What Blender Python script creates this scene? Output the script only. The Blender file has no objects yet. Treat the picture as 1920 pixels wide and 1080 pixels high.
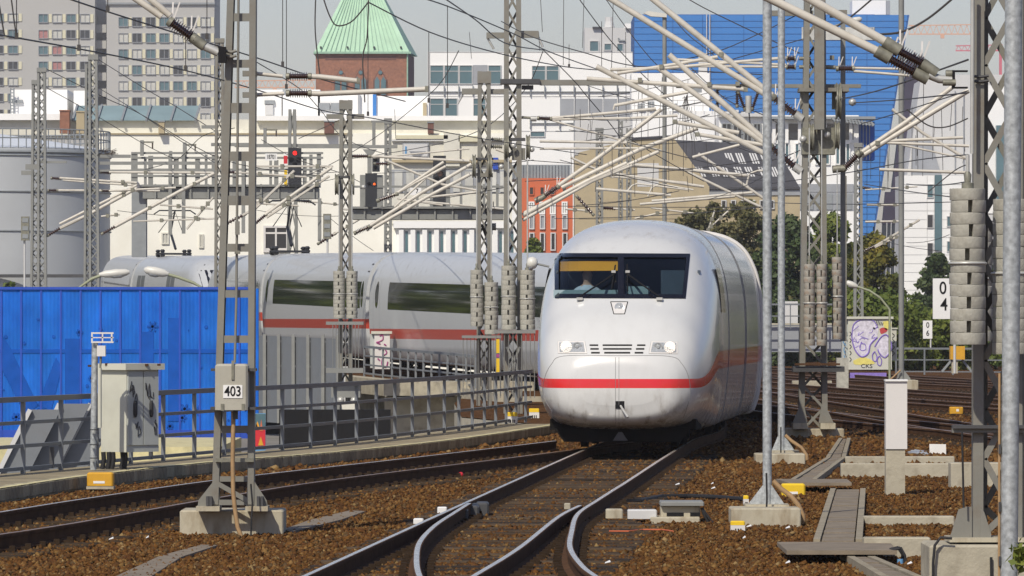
import bpy, bmesh, math, random
import numpy as np
from mathutils import Vector, Matrix
from mathutils.bvhtree import BVHTree
random.seed(7); RNG = np.random.default_rng(7)
scene = bpy.context.scene
COL = scene.collection
R = math.radians

# ------------------------------------------------------------------ camera, sky, sun, exposure
F = 11000.0            # focal length in pixels of the 1920 px wide photograph
HZ = 597.0             # pixel row of the horizon
CH = 2.15              # eye height above the rail tops (z = 0)
cam = bpy.data.cameras.new('camera'); cam_o = bpy.data.objects.new('camera', cam); COL.objects.link(cam_o)
cam.sensor_width = 36.0; cam.lens = 36.0*F/1920; cam.shift_y = (HZ-540)/1920
cam.clip_start = 1.0; cam.clip_end = 6000
cam_o.location = (0, 0, CH); cam_o.rotation_euler = (R(90), 0, 0)
scene.camera = cam_o

SUN_AZ, SUN_EL = 24.0, 44.0     # degrees left of straight behind the camera, elevation
sd = Vector((-math.sin(R(SUN_AZ))*math.cos(R(SUN_EL)), -math.cos(R(SUN_AZ))*math.cos(R(SUN_EL)), math.sin(R(SUN_EL))))
world = bpy.data.worlds.new('World'); scene.world = world; world.use_nodes = True
wn = world.node_tree.nodes; bg = wn['Background']
sky = wn.new('ShaderNodeTexSky'); sky.sky_type = 'NISHITA'; sky.sun_disc = False
sky.sun_elevation = R(SUN_EL); sky.sun_rotation = math.atan2(sd.x, sd.y)
sky.altitude = 50; sky.air_density = 1.0; sky.dust_density = 1.0; sky.ozone_density = 1.0
tint = wn.new('ShaderNodeMix'); tint.data_type = 'RGBA'; tint.blend_type = 'MULTIPLY'; tint.inputs[0].default_value = 1; tint.inputs[7].default_value = (.985, .91, 1.01, 1)
world.node_tree.links.new(sky.outputs[0], tint.inputs[6]); world.node_tree.links.new(tint.outputs[2], bg.inputs[0]); bg.inputs[1].default_value = 0.10
sl = bpy.data.lights.new('sun', 'SUN'); sl.energy = 3.8; sl.angle = R(0.6); sl.color = (1, .93, .80)
sun = bpy.data.objects.new('sun', sl); COL.objects.link(sun); sun.location = (-60, -60, 120)
sun.rotation_euler = (-sd).to_track_quat('-Z', 'Y').to_euler()
scene.view_settings.view_transform = 'Standard'; scene.view_settings.look = 'None'
scene.view_settings.exposure = 0.0; scene.view_settings.gamma = 1.0; scene.view_settings.use_curve_mapping = False
scene.render.engine = 'CYCLES'
scene.cycles.max_bounces = 6; scene.cycles.volume_bounces = 1; scene.cycles.volume_step_rate = 4

def P(px, py, Y): return Vector(((px-960)/F*Y, Y, CH-(py-HZ)/F*Y))
def PG(px, py, z=-.2):                 # the point of the horizontal plane z seen at a pixel
    return P(px, py, F*(CH-z)/(py-HZ))
def S(Y): return F/Y                    # pixels per metre

# ------------------------------------------------------------------ materials
MAT = {}
def lin(c): return tuple(((v/255)/12.92 if v/255 <= .04045 else ((v/255+.055)/1.055)**2.4) for v in c)
def mat(name, col, rough=.6, metal=0, var=.15, scale=3, bump=0, bscale=20, dirt=None, dscale=2, damt=.5, emit=0, spec=.5, stretch=None, alpha=None, coat=0):
    m = bpy.data.materials.new(name); m.use_nodes = True; MAT[name] = m
    n = m.node_tree.nodes; l = m.node_tree.links; b = n['Principled BSDF']
    b.inputs['Roughness'].default_value = rough; b.inputs['Metallic'].default_value = metal
    b.inputs['Specular IOR Level'].default_value = spec
    if coat: b.inputs['Coat Weight'].default_value = coat; b.inputs['Coat Roughness'].default_value = .08
    tc = n.new('ShaderNodeTexCoord'); src = tc.outputs['Object']
    if stretch:
        mp = n.new('ShaderNodeMapping'); mp.inputs['Scale'].default_value = stretch; l.new(src, mp.inputs[0]); src = mp.outputs[0]
    def noise(sc, det=5):
        t = n.new('ShaderNodeTexNoise'); t.inputs['Scale'].default_value = sc; t.inputs['Detail'].default_value = det
        t.inputs['Roughness'].default_value = .6; l.new(src, t.inputs['Vector']); return t.outputs[0]
    def mix(f, a, bb, typ='MIX'):
        x = n.new('ShaderNodeMix'); x.data_type = 'RGBA'; x.blend_type = typ
        for s, v in ((x.inputs[0], f), (x.inputs[6], a), (x.inputs[7], bb)):
            if hasattr(v, 'is_linked'): l.new(v, s)
            else: s.default_value = v
        return x.outputs[2]
    c = tuple(col)+(1,)
    out = c
    if var:
        lo = tuple(v*(1-var) for v in col)+(1,); hi = tuple(min(1, v*(1+var)) for v in col)+(1,)
        mr = n.new('ShaderNodeMapRange'); mr.inputs[1].default_value = .3; mr.inputs[2].default_value = .7
        l.new(noise(scale), mr.inputs[0]); out = mix(mr.outputs[0], lo, hi)
    if dirt:
        mr = n.new('ShaderNodeMapRange'); mr.inputs[1].default_value = .48; mr.inputs[2].default_value = .72; mr.inputs[4].default_value = damt
        l.new(noise(dscale, 8), mr.inputs[0]); out = mix(mr.outputs[0], out, tuple(dirt)+(1,))
    if hasattr(out, 'is_linked'): l.new(out, b.inputs['Base Color'])
    else: b.inputs['Base Color'].default_value = out
    if bump:
        bp = n.new('ShaderNodeBump'); bp.inputs['Strength'].default_value = bump; bp.inputs['Distance'].default_value = .02
        l.new(noise(bscale), bp.inputs['Height']); l.new(bp.outputs[0], b.inputs['Normal'])
    if emit: b.inputs['Emission Color'].default_value = c; b.inputs['Emission Strength'].default_value = emit
    if alpha is not None: b.inputs['Alpha'].default_value = alpha
    return m
M = MAT
mat('steel_grey', (.205, .20, .172), .55, var=.12, scale=2, dirt=(.135,.095,.06), dscale=4, damt=.5, bump=.1)
mat('steel_dark', (.060, .060, .062), .55, var=.2)
mat('galvanised', (.41,.435,.44), .45, .3, var=.36, scale=19, bump=.05)
mat('fence_grey', (.17, .185, .20), .55, var=.12, scale=2, dirt=(.10, .09, .08), damt=.4)
mat('trough_wall', (.29,.25,.175), .9, var=.2, scale=3, dirt=(.14,.11,.07), damt=.5)
mat('concrete', (.41,.375,.285), .9, var=.14, scale=2.2, dirt=(.16, .13, .09), dscale=3.2, damt=.6, bump=.35, bscale=30)
mat('concrete_stained', (.44, .40, .30), .9, var=.12, scale=2.2, dirt=(.17, .11, .05), dscale=5, damt=.75, bump=.35, bscale=30, stretch=(1, 1, .35))
mat('concrete_weight', (.43, .42, .36), .85, var=.16, scale=6, dirt=(.22, .20, .16), dscale=9, damt=.55, bump=.25, bscale=60)
mat('concrete_rusty', (.38, .36, .31), .85, var=.16, scale=6, dirt=(.30, .14, .05), dscale=9, damt=.6, bump=.25, bscale=60)
mat('walkway', (.29, .24, .145), .9, var=.2, scale=1.2, dirt=(.12, .10, .07), dscale=1.1, damt=.6, bump=.3)
mat('walk_edge', (.29,.255,.165), .9, var=.3, scale=5, dirt=(.08,.07,.05), dscale=6, damt=.6)
mat('walk_edge_pale', (.37,.33,.22), .9, var=.3, scale=5, dirt=(.10,.09,.06), dscale=6, damt=.6)
mat('walk_edge_dark', (.22,.19,.125), .9, var=.3, scale=5)
mat('walk_line', (.58,.52,.28), .8, var=.2, scale=3)
mat('trough_cover', (.215, .175, .125), .9, var=.18, scale=3, dirt=(.10, .08, .06), damt=.5, bump=.2)
mat('rail_top', (.88,.78,.66), .27, .75, var=.2, scale=4)
mat('rail_top_dull', (.34,.25,.19), .40, .5, var=.25, scale=3)
mat('sleeper_worn', (.078,.055,.035), .95, spec=.1, var=.5, scale=7, stretch=(.25,1,1))
mat('sleeper_oily', (.028,.020,.014), .9, spec=.2, var=.4, scale=7, stretch=(.25,1,1))
mat('rail_side',(.085,.045,.024), .95, var=.3, scale=5, spec=.1)
mat('sleeper_wood', (.048,.033,.021), .95, spec=.1, var=.5, scale=7, stretch=(.25, 1, 1), dirt=(.10, .07, .045), damt=.5)
mat('sleeper_concrete', (.045,.031,.019), .95, spec=.08, var=.3, scale=6)
mat('clip_iron', (.040,.026,.016), .95, spec=.08, var=.3, scale=8)
mat('tube_cream', (.57, .54, .47), .45, var=.08, scale=3, dirt=(.32, .28, .22), dscale=5, damt=.4)
mat('insulator_brown', (.050, .022, .016), .22, var=.2, coat=.6)
mat('cap_metal', (.215, .21, .165), .5, .2, var=.3, scale=14)
mat('cap_bright', (.50, .50, .47), .4, .3, var=.15)
mat('wire_dark', (.03, .028, .026), .6, var=0)
mat('wire_thin', (.09, .085, .08), .6, var=0)
mat('white_paint', (.66, .64, .61), .45, var=.04, scale=2)
mat('white_sign', (.78, .78, .76), .5, var=.03)
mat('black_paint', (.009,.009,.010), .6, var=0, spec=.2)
mat('rubber', (.015, .015, .016), .7, var=.2)
mat('box_grey', (.40, .385, .32), .6, var=.06, scale=3, dirt=(.27,.25,.2), damt=.4)
mat('yellow_box', (.62, .33, .02), .5, var=.12, scale=5, dirt=(.30, .14, .03), damt=.3)
mat('yellow_bright', (.75, .50, .015), .5, var=.08)
mat('cabinet', (.56, .56, .47), .55, var=.05, scale=1.5, dirt=(.36, .35, .29), dscale=2, damt=.35)
mat('cabinet_shaded', (.43, .455, .43), .55, var=.06, scale=1.5, dirt=(.32, .33, .31), damt=.35)  # cabinet paint greyed and darkened for faces the sun only grazes
mat('graffiti_black', (.02, .02, .022), .6, var=0)
mat('graffiti_purple', (.24, .17, .52), .6, var=.2, scale=8)
mat('graffiti_red', (.45, .05, .05), .6, var=.1)
mat('graffiti_yellow', (.70, .62, .16), .6, var=.15, scale=6)
mat('graffiti_blue', (.12, .30, .52), .6, var=.1)
mat('graffiti_magenta', (.34, .05, .20), .6, var=.1)
mat('hose_tan', (.36, .23, .11), .6, var=.15, scale=12)
mat('lamp_cream', (.62, .61, .55), .4, var=.05)
mat('arm_green', (.30, .32, .21), .6, var=.1)
mat('red_light', (1, .02, .015), .4, var=0, emit=1.3)
mat('orange_light', (1, .13, .02), .4, var=0, emit=1.2)
mat('red_paint', (.55, .02, .03), .5, var=.06)
mat('signal_dark', (.022, .024, .028), .5, var=.1)
mat('gantry_grey', (.225, .23, .215), .55, var=.1)
mat('glass_dark', (.020, .026, .034), .07, var=.3, scale=.2, spec=.7)
mat('glass_blue', (.085, .16, .185), .15, var=.35, scale=.15, spec=.6)
mat('curtain', (.50, .50, .46), .6, var=.3, scale=.5)
mat('curtain_red', (.36, .16, .15), .6, var=.2)

# ------------------------------------------------------------------ mesh builder and object helpers
OFF = {}
class MB:
    def __init__(s): s.v = []; s.f = []; s.m = []; s.k = 0
    def use(s, k): s.k = k; return s
    def add(s, vs, fs):
        o = len(s.v); s.v += [tuple(v) for v in vs]
        for f in fs: s.f.append([i+o for i in f]); s.m.append(s.k)
        return s
    def box(s, x0, x1, y0, y1, z0, z1):
        return s.add([(x0,y0,z0),(x1,y0,z0),(x1,y1,z0),(x0,y1,z0),(x0,y0,z1),(x1,y0,z1),(x1,y1,z1),(x0,y1,z1)],
              [(0,3,2,1),(4,5,6,7),(0,1,5,4),(1,2,6,5),(2,3,7,6),(3,0,4,7)])
    def bbox(s, x0, x1, y0, y1, z0, z1, c=.02):     # a box with chamfered vertical edges and top
        pts = [(x0+c,y0),(x1-c,y0),(x1,y0+c),(x1,y1-c),(x1-c,y1),(x0+c,y1),(x0,y1-c),(x0,y0+c)]
        mx, my = (x0+x1)/2, (y0+y1)/2
        a = [(x,y,z0) for x,y in pts]; b = [(x,y,z1-c) for x,y in pts]
        d = [(x+(c if x<mx else -c), y+(c if y<my else -c), z1) for x,y in pts]
        fs = []
        for i in range(8):
            j = (i+1)%8; fs += [(i,j,8+j,8+i),(8+i,8+j,16+j,16+i)]
        return s.add(a+b+d, fs+[tuple(range(16,24)), tuple(range(7,-1,-1))])
    def beam(s, p, q, w, d):
        p, q = Vector(p), Vector(q); t = (q-p).normalized()
        a = t.cross(Vector((0,1,0)))
        a = Vector((1,0,0)) if a.length < .2 else a.normalized()
        b = a.cross(t).normalized(); a = a*w/2; b = b*d/2
        return s.add([p-a-b,p+a-b,p+a+b,p-a+b,q-a-b,q+a-b,q+a+b,q-a+b],
              [(0,3,2,1),(4,5,6,7),(0,1,5,4),(1,2,6,5),(2,3,7,6),(3,0,4,7)])
    def tube(s, pts, r, n=8, cap=True):
        pts = [Vector(p) for p in pts]; vs = []; fs = []; ref = None
        for i, p in enumerate(pts):
            t = (pts[min(i+1, len(pts)-1)]-pts[max(i-1, 0)]).normalized()
            if ref is None:
                ref = t.cross(Vector((0,1,0)))
                if ref.length < .2: ref = t.cross(Vector((1,0,0)))
            a = (ref - t*ref.dot(t)).normalized(); b = t.cross(a); ref = a
            rr = r[i] if isinstance(r, (list, tuple)) else r
            vs += [p+a*math.cos(6.2832*k/n)*rr+b*math.sin(6.2832*k/n)*rr for k in range(n)]
        for i in range(len(pts)-1):
            for k in range(n):
                fs.append((i*n+k, i*n+(k+1)%n, (i+1)*n+(k+1)%n, (i+1)*n+k))
        if cap: fs += [tuple(range(n-1,-1,-1)), tuple(range((len(pts)-1)*n, len(pts)*n))]
        return s.add(vs, fs)
    def lathe(s, p, q, prof, n=14):     # prof: (fraction along p-q, radius)
        p, q = Vector(p), Vector(q)
        return s.tube2([p+(q-p)*t for t, _ in prof], [r for _, r in prof], (q-p).normalized(), n)
    def tube2(s, pts, rs, t, n):
        a = t.cross(Vector((0,1,0)))
        a = t.cross(Vector((1,0,0))).normalized() if a.length < .2 else a.normalized()
        b = t.cross(a); vs = []; fs = []
        for p, r in zip(pts, rs): vs += [p+a*math.cos(6.2832*k/n)*r+b*math.sin(6.2832*k/n)*r for k in range(n)]
        for i in range(len(pts)-1):
            for k in range(n): fs.append((i*n+k, i*n+(k+1)%n, (i+1)*n+(k+1)%n, (i+1)*n+k))
        return s.add(vs, fs+[tuple(range(n-1,-1,-1)), tuple(range((len(pts)-1)*n, len(pts)*n))])
    def prism(s, xz, y0, y1):
        n = len(xz)
        return s.add([(x,y0,z) for x,z in xz]+[(x,y1,z) for x,z in xz],
              [tuple(range(n)), tuple(range(2*n-1,n-1,-1))]+[(i,n+i,n+(i+1)%n,(i+1)%n) for i in range(n)])
    def slab(s, xy, z0, z1):
        n = len(xy)
        return s.add([(x,y,z0) for x,y in xy]+[(x,y,z1) for x,y in xy],
              [tuple(range(n-1,-1,-1)), tuple(range(n,2*n))]+[(i,(i+1)%n,n+(i+1)%n,n+i) for i in range(n)])
    def quad(s, a, b, c, d): return s.add([a,b,c,d], [(0,1,2,3)])
    def mesh(s, name, mats, off=(0,0,0), smooth=False):
        me = bpy.data.meshes.new(name); ox, oy, oz = off
        me.from_pydata([(x-ox,y-oy,z-oz) for x,y,z in s.v], [], s.f)
        for m in (mats if isinstance(mats, (list, tuple)) else [mats]): me.materials.append(M[m] if isinstance(m, str) else m)
        if any(s.m): me.polygons.foreach_set('material_index', s.m)
        if smooth: shade(me, smooth)
        return me
    def build(s, name, mats, parent=None, smooth=False, off=None):
        o = off if off is not None else (OFF[parent.name] if parent else (0,0,0))
        ob = bpy.data.objects.new(name, s.mesh(name, mats, o, smooth)); COL.objects.link(ob)
        if parent: ob.parent = parent
        OFF[ob.name] = o
        return ob
    def top(s, name, mats, label, cat, group=None, smooth=False):   # a thing that is one mesh, origin at its base
        v = np.array(s.v); o = (float((v[:,0].min()+v[:,0].max())/2), float((v[:,1].min()+v[:,1].max())/2), float(v[:,2].min()))
        ob = s.build(name, mats, None, smooth, o); ob.location = o
        return tag(ob, label, cat, group)
    def struct(s, name, mats, parent=None, smooth=False):
        ob = s.build(name, mats, parent, smooth)
        if not parent: ob['kind'] = 'structure'
        return ob
def shade(me, angle=35):
    me.polygons.foreach_set('use_smooth', [True]*len(me.polygons))
    if angle is not True and angle < 180:
        bm = bmesh.new(); bm.from_mesh(me); a = math.radians(angle)
        for e in bm.edges:
            if len(e.link_faces) == 2 and e.calc_face_angle(0) > a: e.smooth = False
        bm.to_mesh(me); bm.free()
def tag(o, label, cat, group=None):
    o['label'] = label; o['category'] = cat
    if group: o['group'] = group
    return o
def thing(name, label, cat, loc, group=None):
    o = bpy.data.objects.new(name, None); COL.objects.link(o); o.location = loc; o.empty_display_size = .3
    OFF[o.name] = tuple(loc); return tag(o, label, cat, group)
def group_struct(name, loc=(0,0,0)):
    o = bpy.data.objects.new(name, None); COL.objects.link(o); o.location = loc; OFF[o.name] = tuple(loc); o['kind'] = 'structure'; return o
def inst(name, me, parent, loc, scale=None, rotz=0):     # one more object that shares mesh data
    o = bpy.data.objects.new(name, me); COL.objects.link(o); po = OFF[parent.name] if parent else (0,0,0)
    o.location = (loc[0]-po[0], loc[1]-po[1], loc[2]-po[2]); o.rotation_euler = (0,0,rotz)
    if scale: o.scale = scale
    if parent: o.parent = parent
    OFF[o.name] = tuple(loc)
    return o
FONTS = {}
def text(name, body, x, y, z, size, m, parent, depth=.004, sx=1.0, bold=0.0, rotz=0):   # flat lettering facing -Y, centred
    cu = bpy.data.curves.new(name, 'FONT'); cu.body = body; cu.size = size; cu.align_x = 'CENTER'; cu.align_y = 'CENTER'
    cu.extrude = depth/2; cu.offset = bold
    o = bpy.data.objects.new(name+'_source', cu); COL.objects.link(o)
    me = bpy.data.meshes.new_from_object(o.evaluated_get(bpy.context.evaluated_depsgraph_get()))
    bpy.data.objects.remove(o); me.name = name; me.materials.clear(); me.materials.append(M[m])
    me.transform(Matrix.Translation((0,0,0)) @ Matrix.Rotation(rotz, 4, 'Z') @ Matrix.Rotation(R(90), 4, 'X') @ Matrix.Diagonal((sx,1,1,1)))
    return inst(name, me, parent, (x, y, z))
def cat_rom(ctrl, n=8):
    c = [Vector(p) for p in ctrl]; out = []
    for i in range(len(c)-1):
        p0, p1, p2, p3 = c[max(i-1,0)], c[i], c[i+1], c[min(i+2,len(c)-1)]
        for k in range(n):
            t = k/n; out.append(.5*((2*p1)+(p2-p0)*t+(2*p0-5*p1+4*p2-p3)*t*t+(3*p1-p0-3*p2+p3)*t**3))
    return out+[c[-1]]
# ------------------------------------------------------------------ ground
def ballast_material():
    m = bpy.data.materials.new('ballast'); m.use_nodes = True; MAT['ballast'] = m
    n = m.node_tree.nodes; l = m.node_tree.links; b = n['Principled BSDF']; b.inputs['Roughness'].default_value = .95
    b.inputs['Specular IOR Level'].default_value = .08
    tc = n.new('ShaderNodeTexCoord')
    vo = n.new('ShaderNodeTexVoronoi'); vo.inputs['Scale'].default_value = 17; l.new(tc.outputs['Object'], vo.inputs['Vector'])
    no = n.new('ShaderNodeTexNoise'); no.inputs['Scale'].default_value = .8; no.inputs['Detail'].default_value = 6; l.new(tc.outputs['Object'], no.inputs['Vector'])
    sp = n.new('ShaderNodeSeparateColor'); l.new(vo.outputs['Color'], sp.inputs[0])
    cr = n.new('ShaderNodeValToRGB'); e = cr.color_ramp.elements
    e[0].position = 0; e[0].color = (.064,.029,.009,1); e[1].position = 1; e[1].color = (.22, .125, .05, 1)
    x = cr.color_ramp.elements.new(.55); x.color = (.108,.050,.016,1)
    x = cr.color_ramp.elements.new(.85); x.color = (.15, .074, .029, 1)
    l.new(sp.outputs[0], cr.inputs[0])
    mx = n.new('ShaderNodeMix'); mx.data_type = 'RGBA'; mx.blend_type = 'MULTIPLY'; mx.inputs[0].default_value = .8
    c2 = n.new('ShaderNodeValToRGB'); c2.color_ramp.elements[0].position = .35; c2.color_ramp.elements[0].color = (.62, .56, .52, 1); c2.color_ramp.elements[1].position = .65; c2.color_ramp.elements[1].color = (1, 1, 1, 1)
    l.new(no.outputs[0], c2.inputs[0]); l.new(cr.outputs[0], mx.inputs[6]); l.new(c2.outputs[0], mx.inputs[7]); l.new(mx.outputs[2], b.inputs['Base Color'])
    bp = n.new('ShaderNodeBump'); bp.inputs['Strength'].default_value = 1; bp.inputs['Distance'].default_value = .04; bp.invert = True
    l.new(vo.outputs['Distance'], bp.inputs['Height']); l.new(bp.outputs[0], b.inputs['Normal'])
    m2 = bpy.data.materials.new('stone'); m2.use_nodes = True; MAT['stone'] = m2
    n = m2.node_tree.nodes; l = m2.node_tree.links; b = n['Principled BSDF']; b.inputs['Roughness'].default_value = .9; b.inputs['Specular IOR Level'].default_value = .08
    at = n.new('ShaderNodeAttribute'); at.attribute_name = 'stone_colour'; l.new(at.outputs['Color'], b.inputs['Base Color'])
ballast_material()
mat('street', (.10, .10, .10), .9, var=.2, scale=.4)
mat('yard', (.20, .185, .16), .9, var=.25, scale=.6)
GZ = -1.6
MB().quad((-500,-30,GZ),(500,-30,GZ),(500,1900,GZ),(-500,1900,GZ)).struct('ground', 'yard')
WALK = [(-9.2,55),(-7.6,65),(-6.5,74.6),(-5.78,80.9),(-4.5,88.4),(-2.77,95.3),(-1.02,104.8),(.53,116.4),(1.2,122)]
FEN = [(-9.6,70.2),(-7.06,81),(-4.3,94.2),(-2.85,101.2),(-.9,114),(.49,126)]
WALKs = cat_rom([(x,y,0) for x,y in WALK]); FENs = cat_rom([(x,y,0) for x,y in FEN])
deck_left = [(-11,30)]+[(p.x-.02,p.y) for p in WALKs]+[(1.0,128),(-1.2,140),(-1.6,163),(-1.4,178),(0,190)]
deck = MB()
dl = deck_left+[(3,335)]
for (x0,y0),(x1,y1) in zip(dl, dl[1:]):
    deck.quad((x0,y0,-.2),(60,y0,-.2),(60,y1,-.2),(x1,y1,-.2)) if y1>y0 else None
dk = deck.struct('ballast_bed', 'ballast')
rw = MB()
for (x0,y0),(x1,y1) in zip(dl, dl[1:]): rw.quad((x0,y0,GZ),(x1,y1,GZ),(x1,y1,-.22),(x0,y0,-.22))
rw.struct('viaduct_side', 'concrete')

def scatter_stones(n, y0, y1, size, seed):
    g = np.random.default_rng(seed)
    Y = 1/(1/y0+(1/y1-1/y0)*g.random(n)); X = (g.random(n)*2-1)*(985/F*Y)
    wx = np.array([p.x for p in WALKs]); wy = np.array([p.y for p in WALKs])
    k = X > np.interp(Y, wy, wx)+.12; X, Y = X[k], Y[k]; n = len(X)
    base = np.array([(1,0,0),(-1,0,0),(0,1,0),(0,-1,0),(0,0,1),(0,0,-1)], float)
    tri = np.array([(0,2,4),(2,1,4),(1,3,4),(3,0,4),(2,0,5),(1,2,5),(3,1,5),(0,3,5)])
    r = size*(.55+.9*g.random(n)**2)
    a = g.random(n)*6.2832; ca, sa = np.cos(a), np.sin(a)
    v = base[None]*(r[:,None,None]*(.6+.7*g.random((n,6,1)))) + g.normal(0,.22,(n,6,3))*r[:,None,None]
    v = np.stack([v[...,0]*ca[:,None]-v[...,1]*sa[:,None], v[...,0]*sa[:,None]+v[...,1]*ca[:,None], v[...,2]*.75], -1)
    low = np.zeros(n)
    for ty, tx in TRK: low = np.maximum(low, (np.abs(X-np.interp(Y, ty, tx)) < 1.25)*(Y < 104)*1.0)
    v += np.stack([X, Y, -.195+(g.random(n)-.5)*.03+low*.004], -1)[:,None]
    me = bpy.data.meshes.new('ballast_stones'); me.vertices.add(n*6); me.loops.add(n*24); me.polygons.add(n*8)
    me.vertices.foreach_set('co', v.reshape(-1).astype(np.float32))
    me.loops.foreach_set('vertex_index', (tri[None]+(np.arange(n)*6)[:,None,None]).reshape(-1).astype(np.int32))
    me.polygons.foreach_set('loop_start', (np.arange(n*8)*3).astype(np.int32))
    me.update(calc_edges=True); me.materials.append(M['stone'])
    pal = .80*np.array([(.145,.066,.020),(.185,.092,.028),(.105,.050,.016),(.235,.135,.046),(.125,.078,.036),(.110,.048,.017),(.29,.195,.085),(.160,.072,.018)])
    c = pal[g.choice(8, n, p=[.24,.18,.17,.10,.09,.12,.035,.065])]*(.85+.3*g.random((n,1)))
    ca = me.color_attributes.new('stone_colour', 'FLOAT_COLOR', 'POINT')
    ca.data.foreach_set('color', np.repeat(np.hstack([c, np.ones((n,1))]), 6, 0).reshape(-1).astype(np.float32))
    o = bpy.data.objects.new('ballast_stones', me); COL.objects.link(o); o['kind'] = 'stuff'
# ------------------------------------------------------------------ railway tracks
RP = [(-.075,-.17),(.075,-.17),(.075,-.15),(.02,-.135),(.02,-.045),(.036,-.036),(.0365,-.014),(.033,-.005),(.024,-.001),(.009,.0015),(-.009,.0015),(-.024,-.001),(-.033,-.005),(-.0365,-.014),(-.036,-.036),(-.02,-.045),(-.02,-.135),(-.075,-.15)]
def sweep(mb, pts, prof, topidx=()):
    n = len(prof); vs = []; fs = []; ms = []
    for i, p in enumerate(pts):
        t = pts[min(i+1,len(pts)-1)]-pts[max(i-1,0)]; t.z = 0; t.normalize(); r = Vector((t.y,-t.x,0))
        vs += [(p.x+r.x*a, p.y+r.y*a, p.z+b) for a, b in prof]
    for i in range(len(pts)-1):
        for k in range(n):
            j = (k+1)%n; mb.use(1 if k in topidx else 0).add([], [])
            fs.append((i*n+k,(i+1)*n+k,(i+1)*n+j,i*n+j)); ms.append(1 if k in topidx else 0)
    o = len(mb.v); mb.v += vs
    for f, m_ in zip(fs, ms): mb.f.append([q+o for q in f]); mb.m.append(m_)
    mb.f.append([o+k for k in range(n)]); mb.m.append(0); mb.f.append([o+(len(pts)-1)*n+k for k in range(n)][::-1]); mb.m.append(0)
    mb.k = 0
def offset(pts, d):
    out = []
    for i, p in enumerate(pts):
        t = pts[min(i+1,len(pts)-1)]-pts[max(i-1,0)]; t.z = 0; t.normalize(); out.append(p+Vector((t.y,-t.x,0))*d)
    return out
def resample(pts, step):
    out = [pts[0].copy()]; need = step
    for a, b in zip(pts, pts[1:]):
        L = (b-a).length; pos = need
        while pos <= L: out.append(a.lerp(b, pos/L)); pos += step
        need = pos-L
    return out
def rail(pts, parent, top='rail_top'):
    mb = MB(); sweep(mb, pts, RP, (8,9,10)); return mb.build('rail', ['rail_side', top], parent, 40)
_sl = {}
def sleepers(path, parent, half=1.3, m='sleeper_wood', y0=0, y1=999, step=.62, joined=False):
    key = (half, m)
    if key not in _sl: _sl[key] = [MB().bbox(-half, half, -.13, .13, -.20, 0, .015).mesh('sleeper', q) for q in ((m,) if m != 'sleeper_wood' else (m, m, 'sleeper_worn', 'sleeper_oily'))]
    j = MB(); k = 0
    for i, p in enumerate(resample(path, step)):
        if not y0 < p.y < y1: continue
        q = path[min(range(len(path)), key=lambda k: (path[k]-p).length)+0]
        ii = max(0, min(len(path)-2, path.index(q))); t = path[ii+1]-path[ii]; a = math.atan2(t.y, t.x)-math.pi/2
        h = random.uniform(-.012, .012); x = random.uniform(-.05, .05)
        if joined:
            c, s = math.cos(a), math.sin(a); vs = []
            for z in (-.2, h-.172):
                for u, v in ((-half,-.13),(half,-.13),(half,.13),(-half,.13)): vs.append((p.x+u*c-v*s, p.y+u*s+v*c, p.z+z-.0))
            j.add(vs, [(4,5,6,7),(0,1,5,4),(1,2,6,5),(2,3,7,6),(3,0,4,7)]); k += 1
        else: inst('sleeper', random.choice(_sl[key]), parent, (p.x+x, p.y, p.z-(.172 if half < 1.33 else .168)+h), rotz=a)
    if joined and k: j.build('sleepers', m, parent)['kind'] = 'stuff'
def clips(rails, parent, y0, y1, step=.62):
    mb = MB()
    for r in rails:
        for p in resample(r, step):
            if y0 < p.y < y1:
                for s in (-1, 1): mb.box(p.x+s*.10-.06, p.x+s*.10+.06, p.y-.11, p.y+.11, p.z-.185, p.z-.150).box(p.x+s*.125-.03, p.x+s*.125+.03, p.y-.05, p.y+.05, p.z-.155, p.z-.118)
    mb.build('rail_clips', 'clip_iron', parent)['kind'] = 'stuff'
V3 = lambda L, z=0: [Vector((p[0], p[1], p[2] if len(p) > 2 else z)) for p in L]
# the train's path: joints between the cars (x, y, rise of the track)
JOINT = [(1.72,95.0,0),(3.40,115.5,0),(4.05,141.9,0),(2.75,168.2,.18),(-3.3,193.9,.50),(-7.9,219.9,.75),(-11.6,246,.95),(-15.8,266.1,1.15),(-19.0,292.2,1.45)]
path = cat_rom([(-1.34,43,0),(-.98,49,0),(-.39,58.7,0),(-.03,64.6,0),(.28,69.6,0),(.80,78,0),(1.70,92.4,0),(2.53,105,0)]+JOINT[1:], 10)
near = [p for p in path if p.y < 150]
tr = group_struct('railway_track', (0,60,0))
rail([p for p in offset(path, -.752) if p.y < 160], tr); rail([p for p in offset(path, -.752) if p.y > 155], tr, 'rail_side')                                   # left stock rail, straight through
tipY = 67.5
curveR = cat_rom(V3([(.98,44),(.70,48.95),(.60,51.4),(.545,55),(.60,59.1),(.725,64.6),(1.015,69.5),(1.292,73.9)]), 8)
rail(curveR+[p for p in offset(path, .752) if 75.5 < p.y < 160], tr); rail([p for p in offset(path, .752) if p.y > 155], tr, 'rail_side')               # right stock rail, bends away to the right
blade = cat_rom(V3([(-.66,44),(-.325,48.95),(.065,55),(.50,63.6),(.78,tipY)]), 8)
rail(blade, tr)
curveL = cat_rom(V3([(-.55,44),(-.77,48.95),(-.862,53),(-.885,56.8),(-.80,61),(-.64,65),(-.50,68.3)]), 8)
rail(curveL, tr)
sleepers([p+Vector((.18,0,0)) for p in near], tr, 1.45, y0=46, y1=66.5); sleepers(near, tr, 1.34, y0=66.5, y1=100)
clips([offset(near,-.752), blade, curveL, curveR+[p for p in offset(near,.752) if p.y > 75.5]], tr, 46, 96)
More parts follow.
